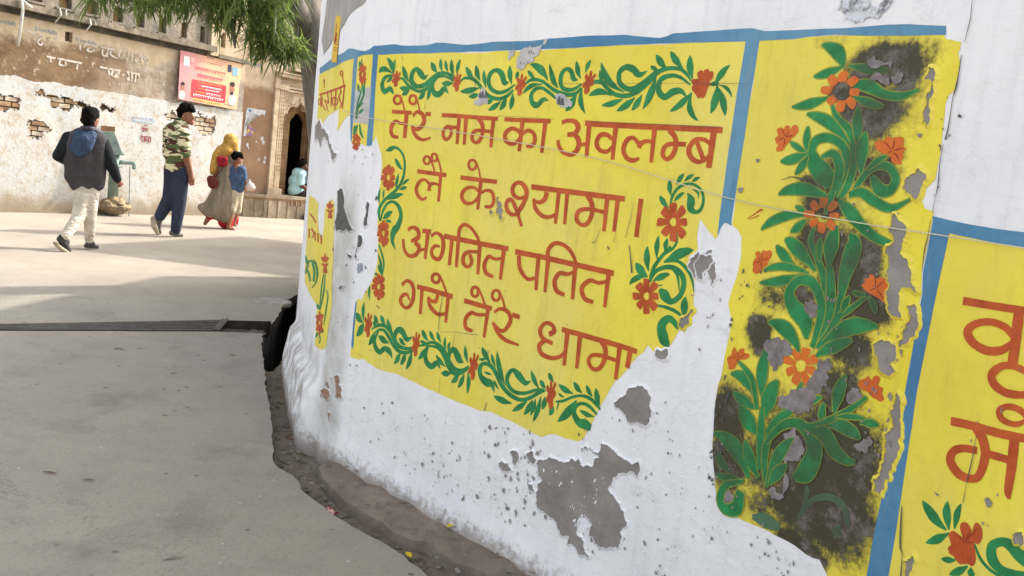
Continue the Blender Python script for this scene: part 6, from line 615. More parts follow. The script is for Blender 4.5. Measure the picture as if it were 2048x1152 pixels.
TR = {"trunk":[[-2.051,8.763,1.468],[-2.13,8.641,2.013],[-2.21,8.518,2.483],[-2.276,8.397,2.696],[-2.337,8.276,2.878],[-2.389,8.157,3.1],[-2.455,7.929,3.391]],"sp":[[-3.648,7.561,2.639],[-3.574,7.737,2.685],[-3.946,7.577,2.653],[-3.341,6.952,2.522],[-3.6,7.305,2.666],[-3.419,7.029,2.659],[-3.767,7.47,2.58],[-3.528,6.888,2.503],[-3.309,6.844,2.613],[-3.308,7.081,2.654],[-3.293,7.169,2.577],[-3.466,7.517,2.682],[-3.761,7.388,2.56],[-3.303,7.175,2.574],[-3.463,6.928,2.61],[-3.777,7.282,2.633],[-3.675,7.036,2.535],[-3.628,7.221,2.558],[-3.728,7.421,2.641],[-3.509,6.767,2.454],[-3.264,6.883,2.524],[-3.493,7.395,2.68],[-3.603,6.896,2.604],[-3.503,7.586,2.747],[-2.894,7.398,2.603],[-3.397,7.656,2.684],[-3.545,7.612,2.612],[-3.167,7.937,2.874],[-3.479,7.437,2.666],[-3.12,7.933,2.813],[-3.108,7.281,2.679],[-3.241,7.039,2.657],[-2.962,7.174,2.54],[-3.464,7.359,2.522],[-3.297,7.501,2.721],[-2.988,7.445,2.699],[-3.248,6.907,2.47],[-3.058,7.1,2.545],[-3.116,7.618,2.62],[-3.018,7.446,2.766],[-3.31,7.167,2.529],[-3.366,7.753,2.609],[-2.925,7.541,2.727],[-2.994,7.301,2.664],[-3.212,7.302,2.705],[-2.962,7.675,2.647],[-3.043,7.061,2.634],[-3.48,7.719,2.635],[-3.39,7.658,2.631],[-3.19,7.727,2.693],[-3.19,7.206,2.578],[-3.285,7.612,2.637],[-3.377,7.527,2.574],[-3.182,7.5,2.779],[-3.327,7.345,2.597],[-3.131,7.792,2.717],[-3.385,7.62,2.653],[-3.145,7.835,2.787],[-3.165,7.971,2.741],[-2.951,7.575,2.718],[-3.57,7.755,2.62],[-3.302,7.636,2.656],[-3.182,7.753,2.802],[-3.126,7.387,2.63],[-3.184,7.597,2.644],[-2.954,7.176,2.729],[-3.124,7.168,2.588],[-2.921,7.061,2.592],[-2.525,7.237,2.722],[-2.746,7.32,2.697],[-2.838,7.649,2.816],[-2.782,7.829,2.737],[-2.612,7.138,2.558],[-2.7,7.628,2.776],[-2.831,7.534,2.626],[-2.755,7.205,2.613],[-2.691,7.848,2.81],[-2.396,7.74,2.718],[-2.461,7.658,2.732],[-2.9,7.752,2.712],[-2.462,7.958,2.721],[-2.556,7.158,2.57],[-2.94,7.803,2.724],[-3.038,8.12,2.764],[-2.64,7.416,2.706],[-2.739,7.576,2.615],[-2.456,7.944,2.731],[-2.804,7.701,2.63],[-2.924,8.28,2.88],[-2.681,7.72,2.796],[-2.859,7.613,2.683],[-2.923,8.08,2.735],[-2.844,7.401,2.659],[-2.348,7.538,2.691],[-3.013,8.254,2.902],[-2.782,7.681,2.708],[-2.695,8.053,2.795],[-2.799,7.452,2.628],[-2.587,7.524,2.754],[-2.612,7.597,2.74],[-2.374,7.266,2.672],[-2.988,8.171,2.819],[-2.293,7.264,2.69],[-2.559,7.886,2.814],[-2.505,7.793,2.6],[-2.377,7.758,2.645],[-2.388,7.674,2.656],[-2.53,8.082,2.738],[-2.466,7.641,2.606],[-2.382,7.547,2.528],[-2.632,7.764,2.593],[-2.736,7.803,2.648],[-2.395,7.616,2.663],[-2.487,7.951,2.607],[-3.0,8.042,2.576],[-2.248,7.51,2.567],[-2.476,7.939,2.693],[-2.292,7.568,2.571],[-2.633,7.469,2.485],[-2.479,7.532,2.587],[-2.463,7.492,2.634],[-2.573,7.412,2.603],[-2.674,8.071,2.615],[-2.762,7.563,2.558],[-2.678,8.121,2.663],[-2.743,7.895,2.68],[-2.804,7.711,2.552],[-2.429,7.933,2.646],[-2.679,7.542,2.546],[-2.399,7.534,2.581],[-2.636,8.02,2.498],[-2.634,7.969,2.427],[-2.557,7.638,2.391],[-2.574,7.726,2.416],[-2.357,7.848,2.481],[-2.459,8.069,2.589],[-2.737,8.122,2.545],[-2.385,7.709,2.5],[-2.41,8.143,2.49],[-2.591,7.793,2.42],[-2.613,7.95,2.496],[-2.489,7.689,2.456],[-2.453,8.12,2.484],[-2.527,7.917,2.406],[-2.52,8.059,2.48],[-2.335,7.669,2.457],[-2.489,8.069,2.516],[-2.311,7.659,2.357],[-2.401,7.955,2.372],[-2.336,7.703,2.406],[-2.419,7.822,2.464],[-2.303,7.933,2.318],[-2.339,7.927,2.389],[-2.368,8.052,2.411],[-2.406,7.993,2.309],[-2.236,8.169,2.384],[-2.279,7.926,2.311],[-2.302,8.151,2.426],[-2.238,7.972,2.422],[-2.38,7.88,2.384],[-2.322,8.016,2.315],[-2.338,7.978,2.373],[-2.228,7.959,2.351],[-2.426,8.226,2.373],[-2.339,8.266,2.421],[-2.614,8.018,2.379],[-2.507,7.98,2.386],[-2.363,7.962,2.35],[-2.606,8.059,2.385],[-2.44,7.846,2.282],[-2.529,7.926,2.375],[-2.567,7.917,2.348],[-2.483,7.827,2.365],[-2.383,8.005,2.39],[-2.464,7.848,2.321],[-2.527,7.972,2.376],[-2.421,8.103,2.356],[-2.888,7.585,2.545],[-2.809,7.545,2.499],[-2.856,7.756,2.519],[-2.908,7.7,2.527],[-2.853,7.5,2.525],[-2.505,9.484,2.681],[-2.401,9.131,2.87],[-2.455,9.296,2.911],[-2.362,9.13,2.832],[-2.37,9.2,2.916],[-2.4,9.14,2.783],[-2.467,9.46,2.854],[-2.42,9.421,2.634],[-2.377,9.323,2.743],[-2.431,9.574,2.748],[-2.402,8.964,2.523],[-2.382,8.927,2.568],[-2.511,8.933,2.587],[-2.399,8.901,2.577],[-2.38,8.895,2.537],[-2.806,7.522,2.882],[-2.302,8.01,2.905],[-2.68,7.575,2.858],[-2.701,7.85,2.991],[-2.157,7.407,2.829],[-2.598,8.042,3.019],[-2.684,8.122,2.888],[-2.987,8.169,2.978],[-2.546,7.721,2.905],[-2.346,7.898,2.878],[-2.059,7.445,2.87],[-2.155,7.354,2.868],[-2.211,7.992,3.075],[-2.508,7.672,2.821],[-2.627,7.388,2.847],[-2.586,8.098,2.999],[-2.627,7.448,2.848],[-2.284,8.312,2.991],[-2.325,7.416,2.866],[-2.137,7.341,2.856],[-2.871,7.959,2.982],[-2.341,8.23,3.085],[-2.807,8.167,2.931],[-2.4,7.686,2.85],[-2.927,7.771,2.86],[-2.694,7.512,2.849],[-2.831,7.546,2.854],[-2.516,7.677,2.852],[-2.308,8.397,3.012],[-2.407,7.885,2.916],[-2.35,7.973,2.996],[-2.33,7.592,2.885],[-2.787,7.528,2.893],[-2.554,8.062,2.922],[-2.586,7.496,2.766],[-2.472,8.137,3.073],[-2.916,8.341,2.962],[-2.801,8.112,2.973],[-2.84,7.721,3.124],[-2.513,8.6,3.374],[-2.661,6.91,2.872],[-3.314,7.768,3.096],[-2.324,8.053,2.984],[-3.344,7.817,3.132],[-2.851,7.473,2.869],[-2.23,7.567,3.151],[-3.679,8.033,2.945],[-3.762,7.763,2.868],[-3.538,7.514,3.049],[-2.515,8.187,3.005],[-3.185,7.606,2.974],[-2.184,7.539,3.115],[-2.651,7.229,2.743],[-3.844,7.357,2.954],[-2.673,7.226,3.024],[-2.956,7.974,3.002],[-2.612,7.747,3.213],[-2.312,7.564,2.858],[-2.574,8.502,3.169],[-3.707,7.921,2.886],[-2.887,7.149,3.01],[-3.357,6.866,2.887],[-2.967,8.086,3.246],[-2.74,8.242,3.019],[-2.861,8.46,3.009],[-2.572,7.115,2.728],[-3.475,6.905,2.894],[-3.353,7.799,2.99],[-2.544,7.632,3.182],[-2.728,7.081,2.913],[-2.954,7.964,3.108],[-3.282,8.286,2.907],[-3.885,7.621,2.772],[-3.362,7.442,3.029],[-3.535,8.135,2.938],[-3.228,7.536,3.003],[-2.7,7.871,2.949],[-3.601,7.982,3.056],[-2.951,7.515,3.118],[-3.174,6.814,2.697],[-3.403,7.421,3.027],[-2.072,7.746,3.087],[-2.168,7.669,3.23],[-2.596,8.225,3.365],[-3.111,7.154,3.017],[-3.107,7.618,3.002]],"limb":[[-2.264,8.4,2.66],[-2.322,8.229,2.731],[-2.365,8.06,2.831],[-2.422,7.834,3.02]],"limb2":[[-2.223,8.515,2.529],[-2.233,8.615,2.838],[-2.279,8.81,3.117],[-2.308,9.112,3.536]],"twigs":[[[-2.343,8.275,2.702],[-2.334,8.225,2.57],[-2.325,8.176,2.411]],[[-2.617,7.877,2.704],[-2.566,7.893,2.588],[-2.521,7.908,2.429],[-2.481,7.921,2.342]],[[-2.774,7.717,2.532],[-2.758,7.722,2.373],[-2.743,7.728,2.278]],[[-2.422,7.834,3.02],[-2.652,7.759,2.759],[-2.75,7.725,2.621],[-2.846,7.69,2.552]],[[-2.455,7.929,3.391],[-3.011,7.734,2.845],[-3.414,7.455,2.59],[-3.658,7.339,2.498]],[[-2.422,7.834,3.02],[-2.552,7.898,2.666],[-2.579,7.889,2.437],[-2.522,7.908,2.22]],[[-2.323,8.176,2.426],[-2.355,8.063,2.337],[-2.447,8.036,2.268],[-2.472,7.923,2.223]]]}
AW = [[-3.176,11.468,2.568],[-3.112,12.21,2.783],[-2.913,11.538,2.38]]
PUMP = {"g":[-6.709,13.732],"rot":0.4545,"parts":{"j":[[[-0.232,0.0,1.354,0.011],[-0.039,-0.0,1.363,0.011],[0.1,0.0,1.018,0.011],[-0.237,-0.0,0.979,0.011],[-0.012,0.0,0.998,0.059],[-0.016,0.0,0.85,0.064],[-0.016,0.0,0.382,0.083],[0.273,0.0,0.893,0.028],[0.282,0.0,0.791,0.028],[0.055,0.0,0.885,0.027],[-0.122,0.0,1.388,0.045],[-0.754,-0.1,0.796,0.013],[-0.923,-0.12,0.664,0.013],[0.217,0.0,0.83,0.007],[0.241,0.0,0.059,0.007],[-0.267,0.0,-0.007,0.011],[0.251,0.0,0.029,0.012],[-0.21,0.0,0.353,0.011],[0.098,0.0,0.381,0.012]]]}}
HOOK = [[0.106,3.067],[0.124,2.958],[0.154,2.695],[0.181,2.985],[0.679,3.044],[0.637,2.924],[1.16,2.997]]
STR = [[-0.039,1.657],[0.233,1.623],[0.953,1.583],[1.611,1.532],[2.161,1.45],[2.574,1.427],[2.815,1.422],[3.042,1.418],[3.153,1.415]]

# ------------------------------------------------------------------ ground
def flat(name, pts, z, mat, thick=None, zb=None):
    b = bmesh.new(); vs = [b.verts.new((p[0], p[1], z)) for p in pts]; f = b.faces.new(vs); f.normal_update()
    if f.normal.z < 0: f.normal_flip()
    if thick:
        r = bmesh.ops.extrude_face_region(b, geom=[f]); dn = [e for e in r['geom'] if isinstance(e, bmesh.types.BMVert)]
        for v in dn: v.co.z -= thick
        b.normal_update()
    bmesh.ops.recalc_face_normals(b, faces=b.faces)
    for q in b.faces: q.material_index = 0 if abs(q.normal.z) > .7 else 1
    bmesh.ops.triangulate(b, faces=[q for q in b.faces if len(q.verts) > 4])
    return obj(name, b, [mat, M['side']] if thick else mat)
def rag(pts, seg, amp, seed, closed=False):
    rng = random.Random(seed); o = []; n = len(pts)
    for i in range(n if closed else n - 1):
        a, b_ = pts[i], pts[(i + 1) % n]; L = math.hypot(b_[0] - a[0], b_[1] - a[1]); k = max(1, int(L / seg))
        for j in range(k):
            t = j / k; x = a[0] + (b_[0] - a[0]) * t; y = a[1] + (b_[1] - a[1]) * t
            if j or closed:
                q = noise.noise_vector(Vector((x * 9 + seed, y * 9, 3.1))) * amp * 1.2 + noise.noise_vector(Vector((x / seg * .7, y / seg * .7, seed))) * amp * .6
                x += q.x; y += q.y
            o.append((x, y))
    if not closed: o.append(tuple(pts[-1]))
    return o
m = N('road_concrete', .9); v = m.co(); c = m.mix(m.ramp(m.noise(v, .9, 6), (.35, 0.), (.68, 1.)), lin('#918a80'), lin('#a0988b'))
c = m.mix(m.ramp(m.noise(v, 3.2, 8, .7), (.5, 0.), (.75, .55)), c, lin('#7f7a73')); c = m.mix(m.ramp(m.noise(v, 45, 4), (.3, .5), (.5, 0.)), c, lin('#85807a'))
vo = m.vor(m.mapv(v, (1, 1, .2)), 17); sel = m.math('MULTIPLY', m.ramp(vo.outputs['Distance'], (.05, 1.), (.11, 0.)), m.ramp(m.sepz(vo.outputs['Color'], 0), (.62, 0.), (.64, 1.)))
c = m.mix(m.math('MULTIPLY', sel, .7), c, lin('#cdc9c2')); vo2 = m.vor(m.mapv(v, (1, 1, .2), (3, 7, 0)), 11); sel2 = m.math('MULTIPLY', m.ramp(vo2.outputs['Distance'], (.09, 1.), (.17, 0.)), m.ramp(m.sepz(vo2.outputs['Color'], 1), (.74, 0.), (.76, 1.)))
c = m.mix(m.math('MULTIPLY', sel2, .7), c, lin('#4f4a45'))
ck = m.math('ABSOLUTE', m.math('SUBTRACT', m.noise(v, .75, 7, .62, .4), .5)); c = m.mix(m.math('MULTIPLY', m.ramp(ck, (.0006, 1.), (.0035, 0.)), m.ramp(m.noise(m.mapv(v, (1, 1, 1), (5, 2, 0)), .9, 3), (.48, 0.), (.58, .5))), c, lin('#6b665f'))
st_ = m.noise(m.mapv(v, (1, 1, 1), (11, 4, 0)), 2.1, 8, .7, .5); c = m.mix(m.ramp(st_, (.54, 0.), (.68, .5)), c, lin('#746d65')); c = m.mix(m.ramp(m.noise(m.mapv(v, (.5, 2, 1), (1, 8, 0)), 1.6, 8, .7), (.56, 0.), (.75, .35)), c, lin('#b3aa9c'))
yy = m.n('ShaderNodeMapRange', interpolation_type='SMOOTHSTEP'); m.set(yy.inputs[0], m.sepz(v, 1)); yy.inputs[1].default_value = 6.3; yy.inputs[2].default_value = 8.5
c = m.mix(yy.outputs[0], c, m.mix(m.ramp(m.noise(v, 1.1, 7, .7), (.35, 0.), (.7, 1.)), lin('#9f9688'), lin('#8a8175')))
m.color(c); m.bump(m.math('ADD', m.noise(v, 60, 5), m.math('MULTIPLY', m.noise(v, 5, 5), .8)), .5, .012); M['road'] = m.m
m = N('gutter_dirt', .95); v = m.co(); c = m.mix(m.ramp(m.noise(v, 6, 8, .7), (.35, 0.), (.65, 1.)), lin('#74685b'), lin('#8b7e70')); c = m.mix(m.ramp(m.noise(v, 16, 8, .75), (.5, 0.), (.62, .9)), c, lin('#4b453e')); c = m.mix(m.ramp(m.noise(v, 70, 3), (.72, 0.), (.75, .8)), c, lin('#b5b0a8')); m.color(c); m.bump(m.noise(v, 14, 8, .7), .9, .03); M['dirt'] = m.m
M['ledge'] = simple('worn_ledge_cement', '#8d8073', '#776b5f', 7, .95, .6, 30, bdist=.015); M['muck'] = simple('black_drain_muck', '#141210', '#1d1a17', 9, .55, .5, 20)
M['side'] = simple('dirty_slab_edge', '#4a433b', '#2f2a25', 14, .95, .6, 30)
flat('ground', [(-150, -150), (150, -150), (150, 150), (-150, 150)], -1.1, simple('far_ground_earth', '#8a8072', '#9a9082', .3))
edge = rag(G['edge'], .05, .012, 3)
ds, dn = G['drain_s'], G['drain_n']
def ext(p, q, k): return (q[0] + (q[0] - p[0]) * k, q[1] + (q[1] - p[1]) * k)
south = [ext(ds[2], ds[0], 14)] + [tuple(p) for p in ds[:-1]] + edge + [(.9, .1), (1.7, -1.5), (3, -6), (3, -40), (-60, -40)]
o = flat('road', south, 0, M['road'], .1); tag(o, kind='structure')
PITL = [tuple(p) for p in G['pitl']]; pitL = rag([tuple(p) for p in reversed(PITL[:4])], .05, .012, 8)
north = [ext(dn[2], dn[0], 14)] + [tuple(p) for p in dn[:-1]] + [tuple(dn[-1])] + pitL + [(-1.66, 8.8), (-1.5, 10.6), (30, 12), (40, 60), (-60, 60)]
o = flat('road', north, .002, M['road'], .1); tag(o, kind='structure')
def frac(pts, k, mn, seed):
    rng = random.Random(seed); P = [tuple(p) for p in pts]
    while True:
        o = []; done = True
        for i in range(len(P)):
            a, b_ = P[i], P[(i + 1) % len(P)]; o.append(a); dx, dy = b_[0] - a[0], b_[1] - a[1]; L = math.hypot(dx, dy)
            if L > mn: d = rng.gauss(0, k); d = max(-2 * k, min(2 * k, d)); t_ = rng.uniform(.4, .6); o.append((a[0] + dx * t_ - dy * d, a[1] + dy * t_ + dx * d)); done = False
        P = o
        if done or len(P) > 900: return P
# gutter floor (uneven), ledge along the wall, open drain
def terrain(name, x0, x1, y0, y1, step, zf, mat):
    nx = int((x1 - x0) / step) + 1; ny = int((y1 - y0) / step) + 1; vs = [(x0 + i * step, y0 + j * step, zf(x0 + i * step, y0 + j * step)) for j in range(ny) for i in range(nx)]
    fs = [(j * nx + i, j * nx + i + 1, (j + 1) * nx + i + 1, (j + 1) * nx + i) for j in range(ny - 1) for i in range(nx - 1)]
    return obj(name, mesh(name, vs, fs), mat, smooth=True)
def inpoly(x, y, P):
    c = False; n = len(P)
    for i in range(n):
        a, b_ = P[i], P[i - 1]
        if (a[1] > y) != (b_[1] > y) and x < (b_[0] - a[0]) * (y - a[1]) / (b_[1] - a[1]) + a[0]: c = not c
    return c
PIT = [(p[0] - .03, p[1]) for p in PITL] + [tuple(p) for p in G['pitr']]
def gz(x, y):
    z_ = -.075 + .02 * noise.noise(Vector((x * 5, y * 5, 1))) + .012 * noise.noise(Vector((x * 19, y * 19, 4)))
    if inpoly(x, y, PIT): z_ = -.95
    return z_
o = terrain('gutter', -2.4, 1.8, -.6, 9, .04, gz, [M['dirt'], M['muck']]); tag(o, kind='structure')
for f in o.data.polygons:
    if f.center.z < -.12: f.material_index = 1
# ------------------------------------------------------------------ mural wall
US = [p[2] for p in PLAN]
def plan(u):
    u = max(US[0], min(US[-1] - 1e-6, u)); lo, hi = 0, len(US) - 1
    while hi - lo > 1:
        md = (lo + hi) // 2
        if US[md] <= u: lo = md
        else: hi = md
    a, b_ = PLAN[lo], PLAN[hi]; t = (u - a[2]) / (b_[2] - a[2]); x = a[0] + (b_[0] - a[0]) * t; y = a[1] + (b_[1] - a[1]) * t
    return x, y
def wp(u, z, off=0.0):
    x, y = plan(u); a = plan(u - .04); b_ = plan(u + .04); tx, ty = b_[0] - a[0], b_[1] - a[1]; l = math.hypot(tx, ty) or 1
    return (x + ty / l * off, y - tx / l * off, z)
def wuv(me, uvs):
    l = me.uv_layers.new(name='UVMap'); l.data.foreach_set('uv', [c for lp in me.loops for c in uvs[lp.vertex_index]])
def sstep(a, b_, x): t = max(0, min(1, (x - a) / (b_ - a))); return t * t * (3 - 2 * t)
WALL_H = 2.55
def woff(u, z):
    o = .004 * noise.noise(Vector((u * 2.2, z * 2.2, 7)))
    if u < .02:
        k = sstep(.03, -.12, u) * sstep(-1.86, -1.62, u); edge_ = .26 + .05 * noise.noise(Vector((u * 6, 0, 2)))
        o += k * (.05 * sstep(edge_ + .04, edge_ - .04, z) * (1 + .1 * noise.noise(Vector((u * 7, z * 9, 1)))) + .03 * sstep(.3, 0, z))
    o += .02 * sstep(.16, -.04, z) * (1 + noise.noise(Vector((u * 9, z * 9, 5)))) * (1 if u > .02 else .15)
    return o
wall = empty('painted_wall', (*plan(1.2), 0), 0, 'curved whitewashed wall painted with yellow panels of orange lettering and green vines', 'wall')
def wpart(name, me, mat):
    # baked in world space, parented keeping place
    me.transform(Matrix.Translation((-wall.location.x, -wall.location.y, 0))); o = obj(name, me, mat, wall); return o
us = []; u = US[0]
while u < US[-1]: us.append(u); u += .03 if u > -2.2 else .12
us.append(US[-1] - 1e-5)
zs = [-.12 + .03 * i for i in range(24)] + [.6 + .05 * i for i in range(40)]; zs = [z_ for z_ in zs if z_ < WALL_H - .01] + [WALL_H]
vs, fs, uvs = [], [], []
for u in us:
    for z_ in zs: vs.append(wp(u, z_, woff(u, z_))); uvs.append((u, z_))
nz = len(zs)
for i in range(len(us) - 1):
    for j in range(nz - 1): a = i * nz + j; fs.append((a, a + 1, a + nz + 1, a + nz))
n0 = len(vs)
for i, u in enumerate(us): vs += [wp(u, WALL_H, -.34), wp(u, -.12, -.34)]; uvs += [(u, WALL_H + .3), (u, WALL_H + 1.4)]
for i in range(len(us) - 1):
    a, b_ = i * nz + nz - 1, (i + 1) * nz + nz - 1; p, q = n0 + i * 2, n0 + (i + 1) * 2
    fs += [(a, p, q, b_), (p, p + 1, q + 1, q)]
for i in (0, len(us) - 1):
    a = i * nz; p = n0 + i * 2; fs.append(tuple([a + j for j in range(nz)] + [p, p + 1]) if i == 0 else tuple(reversed([a + j for j in range(nz)] + [p, p + 1])))
me = mesh('wall_body', vs, fs); wuv(me, uvs); body = wpart('wall_body', me, M['white']); body.data.polygons.foreach_set('use_smooth', [True] * len(body.data.polygons))
def ribbon(pts, n=5):
    """brush stroke (u, z, width in m) -> outline strip in wall space"""
    P = crspline(pts, n) if len(pts) > 2 else [tuple(p) for p in pts]; L, Rr = [], []
    for i, p in enumerate(P):
        a = P[max(0, i - 1)]; b_ = P[min(len(P) - 1, i + 1)]; tx, ty = b_[0] - a[0], b_[1] - a[1]; l = math.hypot(tx, ty) or 1; h = max(p[2], .0008) / 2
        h *= 1 + .07 * noise.noise(Vector((p[0] * 90, p[1] * 90, .5)))
        L.append((p[0] - ty / l * h, p[1] + tx / l * h)); Rr.append((p[0] + ty / l * h, p[1] - tx / l * h))
    return L, Rr
def polymesh(name, pts, off, cell, cellz=None, attr=None):
    b = bmesh.new(); f = b.faces.new([b.verts.new((p[0], p[1], 0)) for p in pts]); f.normal_update()
    if f.normal.z < 0: f.normal_flip()
    bmesh.ops.triangulate(b, faces=b.faces[:], ngon_method='EAR_CLIP')
    for ax, c in ((0, cell), (1, cellz)):
        if not c: continue
        lo = min(p[ax] for p in pts); hi = max(p[ax] for p in pts); k = math.ceil(lo / c)
        while k * c < hi:
            co = [0, 0, 0]; co[ax] = k * c; no = [0, 0, 0]; no[ax] = 1
            bmesh.ops.bisect_plane(b, geom=b.verts[:] + b.edges[:] + b.faces[:], plane_co=co, plane_no=no, dist=1e-5); k += 1
    uv_ = [(v.co.x, v.co.y) for v in b.verts]
    if attr: la = b.verts.layers.float.new(attr[0])
    for v, q in zip(b.verts, uv_):
        if attr: v[la] = attr[1](*q)
        v.co = wp(q[0], q[1], woff(*q) + off)
    b.normal_update(); me = bpy.data.meshes.new(name); b.to_mesh(me); b.free(); wuv(me, uv_)
    c = Vector((0, 0, 0)); 
    for p in me.polygons: c += p.normal * p.area
    q = wp(pts[0][0], 1); r_ = wp(pts[0][0], 1, 1)
    if c.dot(Vector(r_) - Vector(q)) < 0: me.flip_normals()
    return me
def moldf(u, z):
    v = 0
    for cu, cz, ru, rz_, s in MOLD:
        d = ((u - cu / 1000) / (ru / 1000)) ** 2 + ((z - cz / 1000) / (rz_ / 1000)) ** 2
        v = max(v, s * 1.08 * sstep(1.8, .2, math.sqrt(d)))
    return v
YP = []
def lip(pts, off, mat, seed):
    # broken edge of the paint layer round a bare patch: lifted a few millimetres, sloping back to the wall
    ar = sum(pts[i - 1][0] * pts[i][1] - pts[i][0] * pts[i - 1][1] for i in range(len(pts))); sg = 1 if ar > 0 else -1; vs, fs, uvs = [], [], []; n = len(pts)
    for i, p in enumerate(pts):
        a, b_ = pts[i - 2], pts[(i + 2) % n]; tx, ty = b_[0] - a[0], b_[1] - a[1]; l = math.hypot(tx, ty) or 1; nx, ny = ty / l * sg, -tx / l * sg
        q = noise.noise(Vector((p[0] * 30, p[1] * 30, seed))); hgt = .0022 + .0035 * max(0, q + .25); g = .006 + .006 * (q + .6)
        o = (p[0] + nx * g, p[1] + ny * g)
        vs += [wp(p[0], p[1], woff(*p) + off - .001), wp(p[0], p[1], woff(*p) + off + hgt), wp(o[0], o[1], woff(*o) + .0003)]; uvs += [p, p, o]
    for i in range(n):
        a, b_ = i * 3, (i + 1) % n * 3; fs += [(a, a + 1, b_ + 1, b_), (a + 1, a + 2, b_ + 2, b_ + 1)]
    me = mesh('flaked_edge', vs, fs); wuv(me, uvs); wpart('flaked_edge', me, mat)
LOFF = [.0008, .0011, .0014, .0020, .0034, .0042, .0048]
plant_n = 0
for k, (name, col, layer, kind, rec, jit) in enumerate(PAINT):
    off = LOFF[layer] + (k % 8) * .00005
    if kind == 'p':
        r = rec[0]; pts = [(r[i] / 1000, r[i + 1] / 1000) for i in range(0, len(r), 2)]
        big = name in ('yellow_panel', 'blue_border')
        if layer == 4 and jit > .0025: pts = frac(pts, min(.2, .06 + jit * 16) * (1 if pts[0][0] > .02 else .3), .007, k)
        elif jit > .0018 and big: pts = rag(frac(pts, .008 if pts[0][0] > .02 else .004, .05, k), .014, jit * .8, 11 + k, True)
        elif jit: pts = rag(pts, .03, jit, 11 + k, True)
        if name == 'painted_flower': pts = [q[:2] for q in crspline([(p[0], p[1], 0) for p in pts + pts[:1]], 3)][:-1]
        mold = big and name == 'yellow_panel' and pts[0][0] > 2.0 and pts[0][0] < 2.6
        me = polymesh(name, pts, off, .02 if mold else .04, .02 if mold else (.08 if big else .05), ('mold', moldf) if mold else None)
        wpart(name, me, M['yellowmold'] if mold else M[col])
        if name == 'yellow_panel': YP.append(pts)
        if layer == 4 and col in ('plaster', 'dark', 'rust') and len(pts) > 8: lip(pts, off, M['yellow'] if any(inpoly(*pts[0], Y_) for Y_ in YP) else M['white'], k)
    else:
        vs, fs, uvs, mi = [], [], [], []; lined = col == 'green' and kind == 's' and 2080 < rec[0][0] < 2830 and rec[0][1] > 300
        if lined: plant_n += 1; off = .0013 + plant_n * .00004
        for si, r in enumerate(rec):
            if kind == 'q': L = [(r[i] / 1000, r[i + 1] / 1000) for i in range(0, len(r), 4)]; Rr = [(r[i + 2] / 1000, r[i + 3] / 1000) for i in range(0, len(r), 4)]
            else: L, Rr = ribbon([(r[i] / 1000, r[i + 1] / 1000, r[i + 2] / 1000) for i in range(0, len(r), 3)], 3 if name == 'painted_leaf' else 5)
            n0 = len(vs); oo = off + si * .00008
            for a, b_ in zip(L, Rr): vs += [wp(a[0], a[1], woff(*a) + oo), wp(b_[0], b_[1], woff(*b_) + oo)]; uvs += [a, b_]
            for i in range(len(L) - 1): a = n0 + 2 * i; fs.append((a, a + 1, a + 3, a + 2)); mi.append(0)
            if lined:
                for side in (0, 1):
                    n0 = len(vs)
                    for a, b_ in zip(L, Rr):
                        if side: a, b_ = b_, a
                        dx, dz = a[0] - b_[0], a[1] - b_[1]; l = math.hypot(dx, dz) or 1; g = .0034 / l; a2 = (a[0] + dx * g, a[1] + dz * g)
                        vs += [wp(a2[0], a2[1], woff(*a2) + oo), wp(a[0], a[1], woff(*a) + oo)]; uvs += [a2, a]
                    for i in range(len(L) - 1): a = n0 + 2 * i; fs.append((a, a + 1, a + 3, a + 2)); mi.append(1)
        me = mesh(name, vs, fs); wuv(me, uvs)
        if 2080 < rec[0][0] < 2830: me.attributes.new('mold', 'FLOAT', 'POINT').data.foreach_set('value', [moldf(*q) for q in uvs])
        if lined: me.materials.append(M[col]); me.materials.append(M['outline']); me.polygons.foreach_set('material_index', mi)
        q = Vector(wp(uvs[0][0], 1, 1)) - Vector(wp(uvs[0][0], 1))
        for p in me.polygons:
            if p.normal.dot(q) < 0: p.flip()
        wpart(name, me, M[col])
rng = random.Random(8)
for cu, cz, ru, rz_, n, s, col in CHIPS:
    vs, fs, uvs = [], [], []
    for i in range(n):
        a = rng.uniform(0, 6.283); r_ = math.sqrt(rng.random()); u = (cu + ru * r_ * math.cos(a)) / 1000; z_ = (cz + rz_ * r_ * math.sin(a)) / 1000
        if z_ < .02: continue
        k = rng.randint(9, 14); sz = s * rng.uniform(.25, 1) ** 1.6 * 1.3; ax = rng.uniform(.3, .85); tilt = rng.uniform(-.6, .6); n0 = len(vs)
        for j in range(k):
            th = -j * 6.283 / k; rr = sz * rng.uniform(.4, 1.35); x = rr * math.cos(th) * ax; y = rr * math.sin(th); q = (u + x * math.cos(tilt) - y * math.sin(tilt), z_ + x * math.sin(tilt) + y * math.cos(tilt))
            vs.append(wp(q[0], q[1], woff(*q) + (.0044 if col != 'white' else .0048) + (i % 5) * .00008)); uvs.append(q)
        fs.append(tuple(range(n0, n0 + k)))
    if not fs: continue
    me = mesh('paint_chips', vs, fs); wuv(me, uvs); o = wpart('paint_chips', me, M[col]); o['kind'] = 'stuff'
